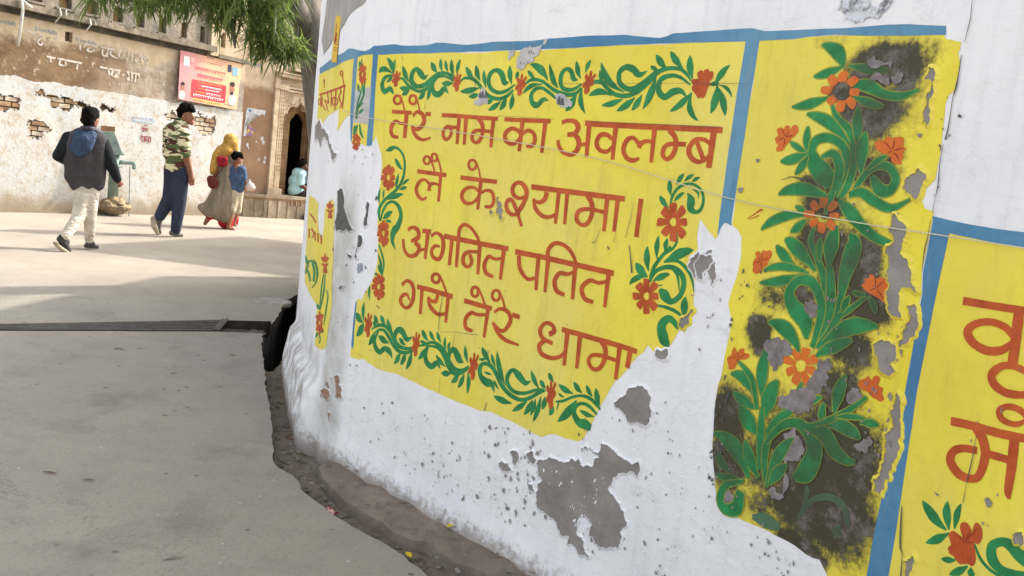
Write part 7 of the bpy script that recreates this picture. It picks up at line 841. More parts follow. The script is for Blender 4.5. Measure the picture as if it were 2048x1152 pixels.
# ledge of worn cement between wall and gutter
lg = rag([tuple(p) for p in G['ledge']] + [(.35, 2.15), (.8, 1.6), (1.3, .6)], .06, .014, 5); inner = []
u = US[-1] - .4
while u > .02: inner.append(plan(u)[:2]); u -= .12
tb = []
wnormal = [wp(u_, 0, -.1)[:2] for u_ in [.03 + .15 * i for i in range(28)]]
b = bmesh.new(); top = [(-.80, 3.90)] + lg + [tuple(p) for p in reversed(wnormal)]
vsb = [b.verts.new((p[0], p[1], -.028)) for p in top]; f = b.faces.new(vsb); f.normal_update()
if f.normal.z < 0: f.normal_flip()
bmesh.ops.triangulate(b, faces=b.faces[:])
for ax in (0, 1):
    for i in range(-30, 60):
        co = [0, 0, 0]; no = [0, 0, 0]; co[ax] = i * .08; no[ax] = 1; bmesh.ops.bisect_plane(b, geom=b.verts[:] + b.edges[:] + b.faces[:], plane_co=co, plane_no=no, dist=1e-5)
r = bmesh.ops.extrude_edge_only(b, edges=[e for e in b.edges if len(e.link_faces) == 1])
ex = set(v for v in r['geom'] if isinstance(v, bmesh.types.BMVert))
for v in b.verts:
    if v in ex: v.co.z = -.13; v.co.x -= .012; v.co.y -= .012
    else: v.co.z += .016 * noise.noise(Vector((v.co.x * 6, v.co.y * 6, 0))) + .006 * noise.noise(Vector((v.co.x * 23, v.co.y * 23, 0)))
bmesh.ops.recalc_face_normals(b, faces=b.faces); tag(obj('pavement_ledge', b, M['ledge']), kind='structure')
# string stretched across the mural
mb = MB(); mb.tube([wp(p[0], p[1], .012) for p in crspline([tuple(q) for q in STR], 4)], .0016, 5)
tag(mb.build('thin_string', simple('pale_string', '#d8d0b4')), 'thin pale string stretched slanting across the yellow mural panels', 'string')
# ------------------------------------------------------------------ drain grate, pit cover, litter
mg = simple('grate_steel', '#5d5b58', '#45423f', 20, .6, .3, 40, metal=.6)
g0, g1 = Vector((*ds[2], 0)), Vector((*ds[0], 0)); h0, h1 = Vector((*dn[2], 0)), Vector((*dn[0], 0))
g1 = g0 + (g1 - g0) * 2.6; h1 = h0 + (h1 - h0) * 2.6
gr = empty('drain_grate', ((g0.x + h0.x) / 2, (g0.y + h0.y) / 2, -.02), 0, 'long steel bar grate over the drain channel crossing the road', 'drain grate')
L0 = gr.location
def gb(name, a, b_, wd, th=.03, zz=-.012):
    mb = MB(); d = (b_ - a).normalized(); s = Vector((-d.y, d.x, 0)) * wd / 2; P = [a - s, b_ - s, b_ + s, a + s]
    mb.v = [tuple(p - L0 + Vector((0, 0, zz + L0.z * 0))) for p in P] + [tuple(p - L0 + Vector((0, 0, zz - th))) for p in P]
    mb.v = [(x, y, z_ + .02 + .002) for x, y, z_ in mb.v]
    mb.f = [(0, 1, 2, 3), (7, 6, 5, 4), (0, 4, 5, 1), (1, 5, 6, 2), (2, 6, 7, 3), (3, 7, 4, 0)]; return mb.build(name, mg, gr)
for i in range(7):
    t = (i + .5) / 7; gb('bar', g0.lerp(h0, t), g1.lerp(h1, t), .028 if i not in (0, 6) else .04)
for i in range(16):
    t = i / 15; gb('cross_bar', g0.lerp(g1, t) * .98 + h0.lerp(h1, t) * .02, h0.lerp(h1, t), .03 if i else .05, .02, -.02 if i else -.008)
mb = MB(); cpos = G['cover'][0]; mb.lathe((0, 0, 0), [(-.03, .17), (.0, .17), (.008, .15), (.002, .13), (.004, .1), (.004, .001)], 26)
o = mb.build('manhole_cover', simple('cover_cement', '#8f877e', '#b0aaa2', 12, .9, .4)); o.location = (cpos[0], cpos[1], .004); tag(o, 'small round cement cover set in the road by the drain', 'cover')
def crumple(loc, s, c1, c2, label):
    rng = random.Random(int(abs(loc[0]) * 977)); b = bmesh.new(); bmesh.ops.create_grid(b, x_segments=7, y_segments=6, size=s)
    for v in b.verts: v.co.z = s * (.9 * noise.noise(Vector((v.co.x / s * 1.3, v.co.y / s * 1.3, loc[0]))) + .5) + s * .3 * rng.random(); v.co.x *= .8 + .25 * rng.random(); v.co.y *= .6
    o = obj('snack_wrapper', b, simple('wrapper_print', c1, c2, 55, .5, 0, 1, lo=.45, hi=.5)); o.location = loc; o.rotation_euler = (.25, .1, rng.uniform(0, 3)); tag(o, label, 'wrapper'); return o
crumple((*G['wrap'][0], -.075), .032, '#e8c9c2', '#b8404a', 'pink and white crumpled wrapper lying in the gutter, nearer the wall corner')
crumple((*G['wrap'][1], -.075), .026, '#c8453c', '#d8a84a', 'red and gold crumpled wrapper in the gutter further along the wall')
ym = simple('yellow_petal', '#d8c030', '#c8a828', 20); lm = simple('dry_leaf', '#6b5238', '#4a3a2a', 30); tm = simple('dry_twig', '#7a6850', '#564838', 30)
def litter(name, pos, mat, L, W, lab, cat, grp, seed):
    rng = random.Random(seed); v = []
    for i in range(6):
        t = i / 5; ww = W * math.sin(math.pi * min(1, max(.06, t))) * .5; z_ = L * .04 * math.sin(t * 3 + seed)
        v += [(t * L - L / 2, -ww, z_ + .001), (t * L - L / 2, ww, z_ + .0015 + ww * .35)]
    o = obj(name, mesh(name, v, [(2 * i, 2 * i + 1, 2 * i + 3, 2 * i + 2) for i in range(5)]), mat); o.location = pos; o.rotation_euler = (0, 0, rng.uniform(0, 6.28)); return tag(o, lab, cat, grp)
LEAFL = ['dry leaf in the gutter bend beside the road edge, just past the black drain pit', 'dry leaf in the gutter close under the plinth of the wall corner', 'smaller dry leaf touching the one under the wall corner plinth', 'dry leaf where the gutter turns, at the end of the cement ledge', 'dry leaf in the gutter beside the pink and white wrapper', 'dry leaf in the gutter between the two crumpled wrappers', 'dry leaf in the gutter just past the red and gold wrapper', 'dry leaf in the gutter nearest the camera at the road edge', 'dry leaf in the gutter below the pink and white wrapper']
TWIGL = ['left end of the long twig pair lying on the road past the grate', 'right end of the long twig pair lying on the road past the grate', 'dark leaf scrap on the road just in front of the grate, left one', 'dark leaf scrap on the road in front of the grate, right one', 'pale straw on the road near the corner of the grate by the gutter', 'twig alone on the road in front of the grate, mid way to the gutter', 'dark leaf on the near road, left one of the pair', 'dark leaf on the near road, right one of the pair', 'dark leaf scrap on the near road at the bottom of the picture', 'thin twig across the scrap just in front of the grate', 'dry leaf beside the right end of the grate', 'thin twig on the road between cover and wall', 'twig on the road in the strip of sun before the doorway']
PETL = ['small yellow flower scrap in the gutter nearest the road edge', 'small yellow flower scrap on the cement ledge at the wall foot', 'small yellow flower scrap beside the pink and white wrapper']
for i, p in enumerate(G['yl']): litter('yellow_petal', (*p, -.05 if i != 1 else -.015), ym, .05, .022, PETL[i], 'petal', 'yellow flower scraps by the wall', i)
for i, p in enumerate(G['bleaf']): litter('dry_leaf', (*p, -.065), lm, .05, .016, LEAFL[i], 'leaf', 'dry leaves in the gutter', 20 + i)
for i, p in enumerate(G['twigs']):
    o = litter('dry_twig', (*p, .004), tm if i % 3 else lm, .05 if i % 2 else .075, .011, TWIGL[i], 'twig', 'twigs scattered over the road', 50 + i)
vs, fs = [], []; rng = random.Random(4)
for i in range(300):
    if i < 170: t = rng.random(); k = rng.randrange(len(G['edge']) - 1); a, b_ = G['edge'][k], G['edge'][k + 1]; x = a[0] + (b_[0] - a[0]) * t + abs(rng.gauss(.0, .09)); y = a[1] + (b_[1] - a[1]) * t + rng.gauss(.03, .06); z_ = -.068 if not inpoly(x, y, PIT) and y < 5.4 else -5
    else: u = rng.uniform(.05, 2.6); x, y, z_ = wp(u, -.012, rng.uniform(.02, .3))
    s = rng.uniform(.003, .011); n0 = len(vs)
    for c_ in ((-1, -1, 0), (1, -.8, 0), (.9, 1, 0), (-.8, .9, 0), (0, 0, 1)): vs.append((x + c_[0] * s * rng.uniform(.6, 1.3), y + c_[1] * s, z_ + c_[2] * s * .8))
    fs += [(n0, n0 + 1, n0 + 4), (n0 + 1, n0 + 2, n0 + 4), (n0 + 2, n0 + 3, n0 + 4), (n0 + 3, n0, n0 + 4)]
tag(obj('gutter_gravel', mesh('gutter_gravel', vs, fs), simple('gravel', '#8d857b', '#6f685f', 3)), 'scattered grit and small stones along the gutter and wall foot', 'gravel', kind='stuff')
# ------------------------------------------------------------------ old boundary wall at the back of the square
BO, BD, BN = Vector((-7.7134, 12.3310, 0)), Vector((.49133, .87097, 0)), Vector((.87097, -.49133, 0))
def plane3(o, d, nrm):
    return lambda s, z, off=0.0: tuple(o + d * s + nrm * off + Vector((0, 0, z)))
bw = plane3(BO, BD, BN)
def perforated(name, pf, s0, s1, z0, z1, cell, mask, depth, mat, parent, off=0.0, jit=.25, top=None, seed=1):
    """a thin slab with openings where mask(s, z) is true; openings get real reveals"""
    ns = int((s1 - s0) / cell) + 1; nzz = int((z1 - z0) / cell) + 1; rng = random.Random(seed); b = bmesh.new(); V = {}; uv_ = []
    def vert(i, j):
        if (i, j) not in V:
            s, z_ = s0 + (s1 - s0) * i / ns, z0 + (z1 - z0) * j / nzz; q = cell * jit
            if 0 < i < ns and 0 < j < nzz: s += rng.uniform(-q, q); z_ += rng.uniform(-q, q)
            if j == nzz and top: z_ += top(s)
            V[i, j] = b.verts.new(pf(s, z_, off + .006 * noise.noise(Vector((s * 3, z_ * 3, seed)))))
        return V[i, j]
    for i in range(ns):
        for j in range(nzz):
            if not mask(s0 + (s1 - s0) * (i + .5) / ns, z0 + (z1 - z0) * (j + .5) / nzz): b.faces.new([vert(i, j), vert(i + 1, j), vert(i + 1, j + 1), vert(i, j + 1)])
    b.normal_update(); q = Vector(pf(s0, z0, 1)) - Vector(pf(s0, z0)); 
    if b.faces[:][0].normal.dot(q) < 0: bmesh.ops.reverse_faces(b, faces=b.faces[:])
    r = bmesh.ops.extrude_edge_only(b, edges=[e for e in b.edges if len(e.link_faces) == 1])
    for v in r['geom']:
        if isinstance(v, bmesh.types.BMVert): v.co -= q * depth
    return obj(name, b, mat, parent)
back = empty('old_boundary_wall', (0, 0, 0), 0, 'long peeling whitewashed brick wall with an ochre upper band and grey niched parapet', 'wall')
m = N('peeling_whitewash', .95); v = m.co(); c = m.mix(m.ramp(m.noise(v, 1.2, 6), (.35, 0.), (.65, 1.)), lin('#b9b4ac'), lin('#adaead')); c = m.mix(m.ramp(m.noise(v, 7, 10, .8, .5), (.5, 0.), (.6, .8)), c, lin('#a09179')); c = m.mix(m.ramp(m.noise(m.mapv(v, (1, 1, 1), (4, 2, 9)), 16, 9, .8), (.565, 0.), (.64, .75)), c, lin('#7a684f'))
zz_ = m.n('ShaderNodeMapRange', interpolation_type='SMOOTHSTEP'); m.set(zz_.inputs[0], m.math('ADD', m.sepz(v, 2), m.math('MULTIPLY', m.noise(v, 2.5, 5), -.55))); zz_.inputs[1].default_value = .18; zz_.inputs[2].default_value = -.2
c = m.mix(zz_.outputs[0], c, lin('#8a7c68')); m.color(c); m.bump(m.math('ADD', m.noise(v, 5, 8, .7), m.math('MULTIPLY', m.noise(v, 24, 6, .7), .3)), .5, .03); M['bwhite'] = m.m
m = N('ochre_limewash', .95); v = m.co(); z = m.sepz(v, 2); zt = m.math('ADD', z, m.math('ADD', m.math('MULTIPLY', m.noise(v, 1.5, 9, .75), .9), -.45)); c = m.mix(m.ramp(m.noise(v, 3, 7, .7), (.4, 0.), (.6, 1.)), lin('#7d664c'), lin('#66513b'))
s_ = m.sepz(v, 1); sv = m.n('ShaderNodeMapRange', interpolation_type='SMOOTHSTEP'); m.set(sv.inputs[0], m.math('ADD', s_, m.math('MULTIPLY', m.noise(v, 1.3, 6), 2.0))); sv.inputs[1].default_value = 14.2; sv.inputs[2].default_value = 15.6
c = m.mix(m.math('MULTIPLY', sv.outputs[0], m.ramp(m.noise(v, 2.2, 9, .75), (.42, .25), (.58, .95))), c, lin('#a39b8d'))
up_ = m.n('ShaderNodeMapRange', interpolation_type='SMOOTHSTEP'); m.set(up_.inputs[0], zt); up_.inputs[1].default_value = 2.5; up_.inputs[2].default_value = 2.72
c = m.mix(up_.outputs[0], c, m.mix(m.ramp(m.noise(v, 5, 6), (.35, 0.), (.65, 1.)), lin('#c2b095'), lin('#b09c7e'))); c = m.mix(m.ramp(m.noise(v, 9, 9, .8), (.58, 0.), (.66, .8)), c, lin('#c4b9a6')); c = m.mix(m.ramp(m.noise(m.mapv(v, (1, 1, 1), (2, 5, 1)), 12, 9, .8), (.6, 0.), (.68, .7)), c, lin('#6e5a42')); m.color(c); m.bump(m.noise(v, 9, 8, .7), .6, .02); M['ochre'] = m.m
m = N('weathered_parapet', .95); v = m.co(); c = m.mix(m.ramp(m.noise(v, 2.6, 9, .75), (.38, 0.), (.62, 1.)), lin('#8f8474'), lin('#6b665b')); c = m.mix(m.ramp(m.noise(v, 9, 9, .8), (.54, 0.), (.66, .85)), c, lin('#4d4a45')); c = m.mix(m.ramp(m.noise(m.mapv(v, (1, 1, 1), (3, 1, 1)), 13, 8, .75), (.6, 0.), (.66, .7)), c, lin('#c9bda8')); m.color(c); m.bump(m.noise(v, 12, 8, .7), .8, .03); M['parapet'] = m.m
M['mortar'] = simple('mud_mortar', '#8f7860', '#6b553e', 14, .95, .7, 40); M['brickw'] = simple('whitewashed_brick', '#bfb4a2', '#9d8a72', 16, .95, .5, 40); M['brickb'] = simple('brown_brick', '#937a5e', '#7d654c', 12, .95, .5, 40); M['brickr'] = simple('orange_brick', '#94704f', '#80604a', 12, .95, .5, 40)
M['cornice'] = simple('stained_cornice', '#8b7f6c', '#5d564a', 6, .95, .6, 20, bdist=.02); M['shadeband'] = simple('cornice_shade_paint', '#38342f', '#5d564b', 9, .95, .5, 30); M['cream'] = simple('cream_stucco', '#b7a78e', '#9f8d73', 5, .95, .4, 25)
HOLES = BW['holes']
def inhole(s, z, g=.03):
    q = noise.noise_vector(Vector((s * 9, z * 9, 2))) * .06 + noise.noise_vector(Vector((s * 31, z * 31, 5))) * .035; return any(inpoly(s + q.x, z + q.y, P) for P in HOLES)
perforated('white_plaster', bw, -4.0, 4.46, -.1, 2.0, .022, inhole, .05, M['bwhite'], back, 0, top=lambda s: .05 * noise.noise(Vector((s * 3.3, 1, 0))) + .02 * noise.noise(Vector((s * 17, 1, 0))))
bx = BW['box']; boxm = lambda s, z: bx[0][0] - .03 < s < bx[1][0] + .03 and 2.66 < z < 2.80
perforated('ochre_band', bw, -4.0, 4.46, 1.9, 2.93, .03, boxm, .1, M['ochre'], back, -.018)
mb = MB(); mb.quad(bw(-4, -.2, -.055), bw(4.46, -.2, -.055), bw(4.46, 2.95, -.14), bw(-4, 2.95, -.14)); mb.build('mortar_bed', M['mortar'], back)
proto = {}
for k in range(6):
    rng = random.Random(k); b = bmesh.new(); bmesh.ops.create_cube(b, size=1)
    for v in b.verts: v.co = Vector((v.co.x * .185, v.co.y * .06, v.co.z * .06)) + Vector([rng.uniform(-.008, .008) for _ in range(3)])
    me = bpy.data.meshes.new('brick'); b.to_mesh(me); b.free(); me.materials.append(M[('brickw', 'brickb', 'brickw', 'brickr', 'brickb', 'brickw')[k]]); proto[k] = me
rng = random.Random(2); row = 0; z_ = .9; rz = math.atan2(BD.y, BD.x)
while z_ < 2.0:
    s = -.9 + (row % 2) * .1
    while s < 4.4:
        hit = [i for i, P in enumerate(HOLES) if any(inpoly(s + a, z_ + c_, P) for a in (-.08, 0, .08) for c_ in (-.02, .02))]
        if hit and hit[0] != 2 and rng.random() > .06:
            o = link(bpy.data.objects.new('brick', proto[rng.choice((0, 1, 2, 5, 4, 2) if hit[0] in (3, 4) else (1, 3, 4, 1, 0, 4))])); o.parent = back; o.location = bw(s, z_, -.05 + rng.uniform(-.012, .012)); o.rotation_euler = (rng.uniform(-.05, .05), rng.uniform(-.03, .03), rz + rng.uniform(-.05, .05))
        s += .205
    z_ += .078; row += 1
def bbox(name, s0, s1, z0, z1, o0, o1, mat, parent=back, pf=bw, seed=0):
    n = 6; b = bmesh.new(); L = []
    for i in range(n + 1):
        s = s0 + (s1 - s0) * i / n; q = .012 * noise.noise(Vector((s * 4, seed, 1))); L.append([b.verts.new(pf(s, zz + q, oo + q)) for zz, oo in ((z0, o0), (z0, o1), (z1, o1), (z1, o0))])
    for a, c_ in zip(L, L[1:]):
        for k in range(4): b.faces.new((a[k], a[(k + 1) % 4], c_[(k + 1) % 4], c_[k]))
    b.faces.new(L[0]); b.faces.new(L[-1]); bmesh.ops.recalc_face_normals(b, faces=b.faces); return obj(name, b, mat, parent)
bbox('cornice_shade_band', -4, 3.5, 2.90, 2.985, -.1, .03, M['shadeband']); bbox('cornice', -4, 3.62, 2.985, 3.08, -.1, .17, M['cornice'], seed=3)  # dark band under the cornice: its shade painted as a strip of colour
NI = [(q[1][0], q[1][1], q[0][1], q[2] * .0083) for q in BW['niches'][:7]] + [(-.05, 3.15, 3.4, .2), (.42, 3.15, 3.4, .2)]
def nmask(s, z):
    for c_, zb, zt, w_ in NI:
        if zb < z and abs(s - c_) < w_ / 2 and z < zt - w_ / 2 + math.sqrt(max(0, (w_ / 2) ** 2 - (s - c_) ** 2)): return True
    return False
perforated('niche_parapet', bw, -1.2, 3.62, 3.05, 4.3, .025, nmask, .13, M['parapet'], back, .0, .15)
mb = MB(); mb.quad(bw(-1.2, 3.0, -.12), bw(3.62, 3.0, -.12), bw(3.62, 4.3, -.12), bw(-1.2, 4.3, -.12)); mb.build('niche_back', simple('niche_ochre', '#b09062', '#86704e', 8), back)
for c_, zb, zt, w_ in NI: bbox('niche_sill', c_ - w_ * .75, c_ + w_ * .75, zb - .035, zb - .003, -.05, .035, M['parapet'])
bbox('pier', 3.55, 3.76, 2.93, 5.2, -.1, .09, M['cream']); bbox('parapet_end', -4, -1.2, 3.08, 4.3, -.12, 0, M['parapet'])
n8 = (BW['niches'][7][1][0], BW['niches'][7][1][1], BW['niches'][7][0][1], .12); n8m = lambda s, z: n8[1] < z and abs(s - n8[0]) < n8[3] / 2 and z < n8[2] - .06 + math.sqrt(max(0, .0036 - (s - n8[0]) ** 2))
perforated('stucco_panel', bw, 3.76, 4.46, 2.97, 5.2, .025, n8m, .12, M['cream'], back, -.01); mb = MB(); mb.quad(bw(3.7, 2.95, -.12), bw(4.5, 2.95, -.12), bw(4.5, 5.2, -.12), bw(3.7, 5.2, -.12)); mb.build('niche_back', M['cornice'], back)
bbox('moulding', 3.74, 4.45, 2.905, 2.975, -.05, .1, M['cornice'])
def strokes(name, lines, w_, pf, off, mat, parent, n=4):
    vs, fs = [], []
    for k, L in enumerate(lines):
        P = crspline([(p[0], p[1]) for p in L], n) if len(L) > 2 else [tuple(p[:2]) for p in L]; n0 = len(vs)
        for i, p in enumerate(P):
            a = P[max(0, i - 1)]; b_ = P[min(len(P) - 1, i + 1)]; tx, ty = b_[0] - a[0], b_[1] - a[1]; l = math.hypot(tx, ty) or 1
            vs += [pf(p[0] - ty / l * w_ / 2, p[1] + tx / l * w_ / 2, off + k * .0004), pf(p[0] + ty / l * w_ / 2, p[1] - tx / l * w_ / 2, off + k * .0004)]
        for i in range(len(P) - 1): a = n0 + 2 * i; fs.append((a, a + 1, a + 3, a + 2))
    return obj(name, mesh(name, vs, fs), mat, parent)
M['fade'] = simple('faded_white_lettering', '#beb5a8', '#93836f', 12, .95, 0, 1, lo=.42, hi=.6); M['maroon'] = simple('maroon_paint', '#7a2a2e', '#8c4a48', 30); M['bluegrey'] = simple('faded_blue_lettering', '#6f8494', '#9aa0a0', 30, lo=.5, hi=.75)
for L in BW['text']: strokes('faded_letter', [L], .03, bw, -.0122, M['fade'], back)
strokes('painted_word', BW['sri'][:5], .018, bw, .012, M['maroon'], back); strokes('painted_word', BW['sri'][5:], .018, bw, .012, M['maroon'], back)
F = BW['frame']; strokes('blue_frame', [[F[0], F[1]], [F[1], F[2]], [F[2], F[3]], [F[3], F[0]]], .014, bw, .011, simple('blue_outline', '#5f7f9c', '#a8b4be', 30), back)
def text3(name, body, size, x0, z0, pf, off, mat, parent, sx=1.0):
    cu = bpy.data.curves.new(name, 'FONT'); cu.body = body; cu.size = size; o = bpy.data.objects.new(name, cu); sc.collection.objects.link(o); dg = bpy.context.evaluated_depsgraph_get(); me = bpy.data.meshes.new_from_object(o.evaluated_get(dg)); bpy.data.objects.remove(o); bpy.data.curves.remove(cu)
    for v in me.vertices: v.co = pf(x0 + v.co.x * sx, z0 + v.co.y, off)
    me.materials.clear(); return obj(name, me, mat, parent)
for (a, b_) in BW['fb']: text3('painted_word', 'fb Love Radha', .088, a[0], a[1] - .075, bw, -.0122, M['bluegrey'], back, (b_[0] - a[0]) / .57)
H_ = HOOK; wm = simple('white_pvc', '#d8d6d0', '#b8b4aa', 10, .6)
mb = MB(); mb.tube([bw(H_[0][0], H_[0][1] + .05, .2), bw(H_[1][0], H_[1][1], .2), bw(H_[2][0], H_[2][1] - .25, .05)], .022, 8); mb.tube([bw(H_[0][0], H_[0][1] + .03, .2), bw(H_[3][0], H_[3][1] + .06, .22), bw(H_[3][0] + .05, H_[3][1] + .03, .24)], .02, 8)
tag(mb.build('drain_pipe', wm, smooth=True), 'white plastic drain pipe hanging down from the cornice, far left', 'pipe')
for i, k in enumerate((4, 6)):
    mb = MB(); p = H_[k]; mb.tube([bw(p[0], p[1] + .06, .18), bw(p[0] + .02, p[1] - .03, .19), bw(p[0] + .02, p[1] - .14, .05)], .012, 6); mb.tube([bw(p[0] + .1, p[1] + .06, .18), bw(p[0] + .1, p[1] - .02, .19)], .01, 6)
    tag(mb.build('cornice_bracket', wm), ('small pale bracket under the cornice beside the white drain pipe', 'small pale bracket under the cornice above the square wall hole')[i], 'bracket')
# banner
ban = empty('banner', bw(3.6, 2.47, .05), 0, 'faded pink printed cloth banner with portraits and red text box hung on wall', 'banner'); BL = Vector(ban.location)
bpf = lambda s, z, off=0.0: tuple(Vector(bw(s, z, .05 + off + .02 * math.sin(s * 5) * (z - 2) * .5)) - BL)
Q = BW['banner']
def bil(u, v): return [(1 - u) * ((1 - v) * Q[3][k] + v * Q[0][k]) + u * ((1 - v) * Q[2][k] + v * Q[1][k]) for k in (0, 1)]
m = N('banner_print', .6); v = m.n('ShaderNodeUVMap', uv_map='UVMap').outputs[0]; c = m.mix(m.ramp(m.math('ADD', m.sepz(v, 0), m.math('MULTIPLY', m.noise(v, 3, 4), .5)), (.35, 0.), (.85, 1.)), lin('#c48484'), lin('#cfa982')); c = m.mix(m.ramp(m.noise(v, 5, 5), (.5, 0.), (.7, .5)), c, lin('#c0747a')); m.color(c); m.bump(m.noise(v, 4, 3), .3, .03)
vs, fs, uvs = [], [], []
for i in range(17):
    for j in range(9): q = bil(i / 16, j / 8); vs.append(bpf(*q)); uvs.append((i / 16, j / 8))
for i in range(16):
    for j in range(8): a = i * 9 + j; fs.append((a, a + 9, a + 10, a + 1))
me = mesh('banner_cloth', vs, fs); wuv(me, uvs); obj('banner_cloth', me, m.m, ban)
cols = dict(orange='#e0913c', white='#f0e4e0', pink='#c9566c', dark='#6a4a40', ochre='#8a7030', pale='#d8dcd8', navy='#2c3048', cyan='#7aa4b8', pink2='#d8a8a4'); BM = {k: simple('banner_' + k, h, None, 40, .6) for k, h in cols.items()}
def sheet(name, pts, off, mat, parent, pf): 
    b = bmesh.new(); b.faces.new([b.verts.new(pf(p[0], p[1], off)) for p in pts]); bmesh.ops.triangulate(b, faces=b.faces[:]); return obj(name, b, mat, parent)
sheet('yellow_strip', BW['bn']['yellow'], .003, simple('banner_yellow', '#dcc070'), ban, bpf); sheet('red_box', BW['bn']['red'], .004, simple('banner_red', '#b8333c', '#c04044', 20, .6), ban, bpf)
for a, b_, w_, col in BW['bn']['lines']:
    # broken strokes standing for the small unreadable print
    L = []; dx, dz = b_[0] - a[0], b_[1] - a[1]; n = max(2, int(math.hypot(dx, dz) / (.05 if w_ > 25 else .035))); rng = random.Random(w_ * 7 + n); wd = w_ / 7.681 * .0093
    L.append([[a[0], a[1] + wd * .35], [b_[0], b_[1] + wd * .35]])
    for i in range(n):
        t0 = (i + rng.uniform(.1, .3)) / n; x, zc = a[0] + dx * t0, a[1] + dz * t0; L.append([[x, zc + wd * .4], [x + .004, zc - wd * .45]])
        if rng.random() < .7: L.append([[x, zc], [x + .012, zc - wd * .3], [x - .008, zc - wd * .45]] if w_ > 20 else [[x - .01, zc - wd * .1], [x + .01, zc - wd * .2]])
    strokes('print_line', L, wd * .24 if w_ > 25 else wd * .34, bpf, .007, BM[col], ban, 2)
for q in BW['bn']['boxes']: a, b_, col = q; sheet('printed_picture', [(a[0], a[1]), (b_[0], a[1]), (b_[0], b_[1]), (a[0], b_[1])], .005, BM[col], ban, bpf)
def ell(c_, rx, ry, n=16): return [(c_[0] + rx * math.cos(i * 6.283 / n), c_[1] + ry * math.sin(i * 6.283 / n)) for i in range(n)]
skin_p, dark_p, wht_p = simple('print_skin', '#a87860'), simple('print_hair', '#3a302c'), simple('print_white', '#cdbdb6')
for mm, k in ((BW['bn']['man1'], .8), (BW['bn']['man2'], 1.15)):
    h, f_, bd = mm; sheet('printed_portrait', ell(bd, .085 * k, .10 * k), .005, wht_p, ban, bpf); sheet('printed_portrait', ell((f_[0], f_[1] + .02), .045 * k, .075 * k), .006, skin_p, ban, bpf); sheet('printed_portrait', ell((h[0], h[1] + .025), .05 * k, .04 * k), .007, dark_p, ban, bpf)
    if k > 1: sheet('printed_portrait', ell((f_[0], f_[1] - .055), .036, .035), .0075, dark_p, ban, bpf)
# ------------------------------------------------------------------ carved sandstone gate building
gate = empty('gate_building', (0, 0, 0), 0, 'brown plastered gate building with carved sandstone doorway and cusped arch', 'building')
def pl(d): t = Vector((d['t'][0], d['t'][1], 0)); return plane3(Vector((d['o'][0], d['o'][1], 0)), t, Vector((t.y, -t.x, 0)))
pa, pb = pl(BAY['A']), pl(BAY['B']); AL = .682
m = N('brown_plaster', .9); v = m.co(); zt = m.math('ADD', m.sepz(v, 2), m.math('MULTIPLY', m.noise(v, 2.2, 9, .75), .9)); c = m.mix(m.ramp(m.noise(v, 3, 6), (.35, 0.), (.65, 1.)), lin('#a08064'), lin('#8d6f55'))
uq = m.n('ShaderNodeMapRange', interpolation_type='SMOOTHSTEP'); m.set(uq.inputs[0], zt); uq.inputs[1].default_value = 2.85; uq.inputs[2].default_value = 3.05; c = m.mix(uq.outputs[0], c, m.mix(m.ramp(m.noise(v, 4, 8, .7), (.4, 0.), (.6, 1.)), lin('#c9b69a'), lin('#b09a80'))); lq = m.n('ShaderNodeMapRange'); m.set(lq.inputs[0], m.sepz(v, 2)); lq.inputs[1].default_value = .9; lq.inputs[2].default_value = .45
c = m.mix(m.math('MULTIPLY', lq.outputs[0], .5), c, lin('#7d7064')); c = m.mix(m.ramp(m.noise(v, 16, 8, .75), (.63, 0.), (.68, .8)), c, lin('#d2c8ba')); m.color(c); m.bump(m.noise(v, 14, 7, .7), .4, .012); M['brownp'] = m.m
M['sand'] = simple('carved_sandstone', '#bfad94', '#a08a6e', 6, .9, .5, 40); M['sandd'] = simple('tan_door_stone', '#9d8060', '#84684a', 5, .9, .4, 30); M['sandp'] = simple('dusty_plinth_stone', '#a89880', '#857562', 5, .92, .5, 30)
perforated('brown_wall', pa, -.25, AL, .0, 6.2, .06, lambda s, z: False, .2, M['brownp'], gate)
arch = [(q[0], q[1]) for q in BAY['arch']]; A2 = [(.252, .46)] + [(max(.25, q[0]), q[1]) for q in arch if q[1] < 1.9][:3]
import itertools
ctr = (.585, 1.86); cusp = []
for i in range(0, 91):
    t = math.pi * i / 90; rr = .86 + .16 * abs(math.sin(4.5 * t)) ** .7; cusp.append((ctr[0] - .415 * rr * math.cos(t), ctr[1] + .44 * rr * math.sin(t) + .06 * max(0, 1 - abs(t - math.pi / 2) * 5)))
OPEN = [(.185, .44)] + cusp + [(.985, .44)]
perforated('doorway_front', pb, 0, 1.5, .44, 2.9, .016, lambda s, z: inpoly(s, z, OPEN), .22, M['sand'], gate, .0, .1)
inner = [(.60, .40), (.60, 1.95), (.62, 2.02), (.67, 2.06), (.72, 2.13), (.80, 2.17), (.88, 2.13), (.93, 2.06), (.98, 2.02), (1.0, 1.95), (1.0, .40)]
perforated('door_panel_wall', pb, .05, 1.25, .42, 2.5, .02, lambda s, z: inpoly(s, z, inner), .12, M['sandd'], gate, -.34, .1)
for k in range(5):
    zz = .62 + k * .3; bbox('door_panel_rib', .30, .57, zz, zz + .03, -.35, -.30, M['sandd'], gate, pb); bbox('door_panel_rib', .28, .56, zz + .06, zz + .08, -.35, -.31, M['sandd'], gate, pb)
mb = MB(); D = [(.3, -.48), (1.3, -.48), (1.3, -2.6), (.3, -2.6)]
for (s0, o0), (s1, o1) in (((.02, -.47), (.02, -2.6)), ((.02, -2.6), (1.4, -2.6)), ((1.4, -2.6), (1.4, -.47))): mb.quad(pb(s0, .4, o0), pb(s1, .4, o1), pb(s1, 2.6, o1), pb(s0, 2.6, o0))
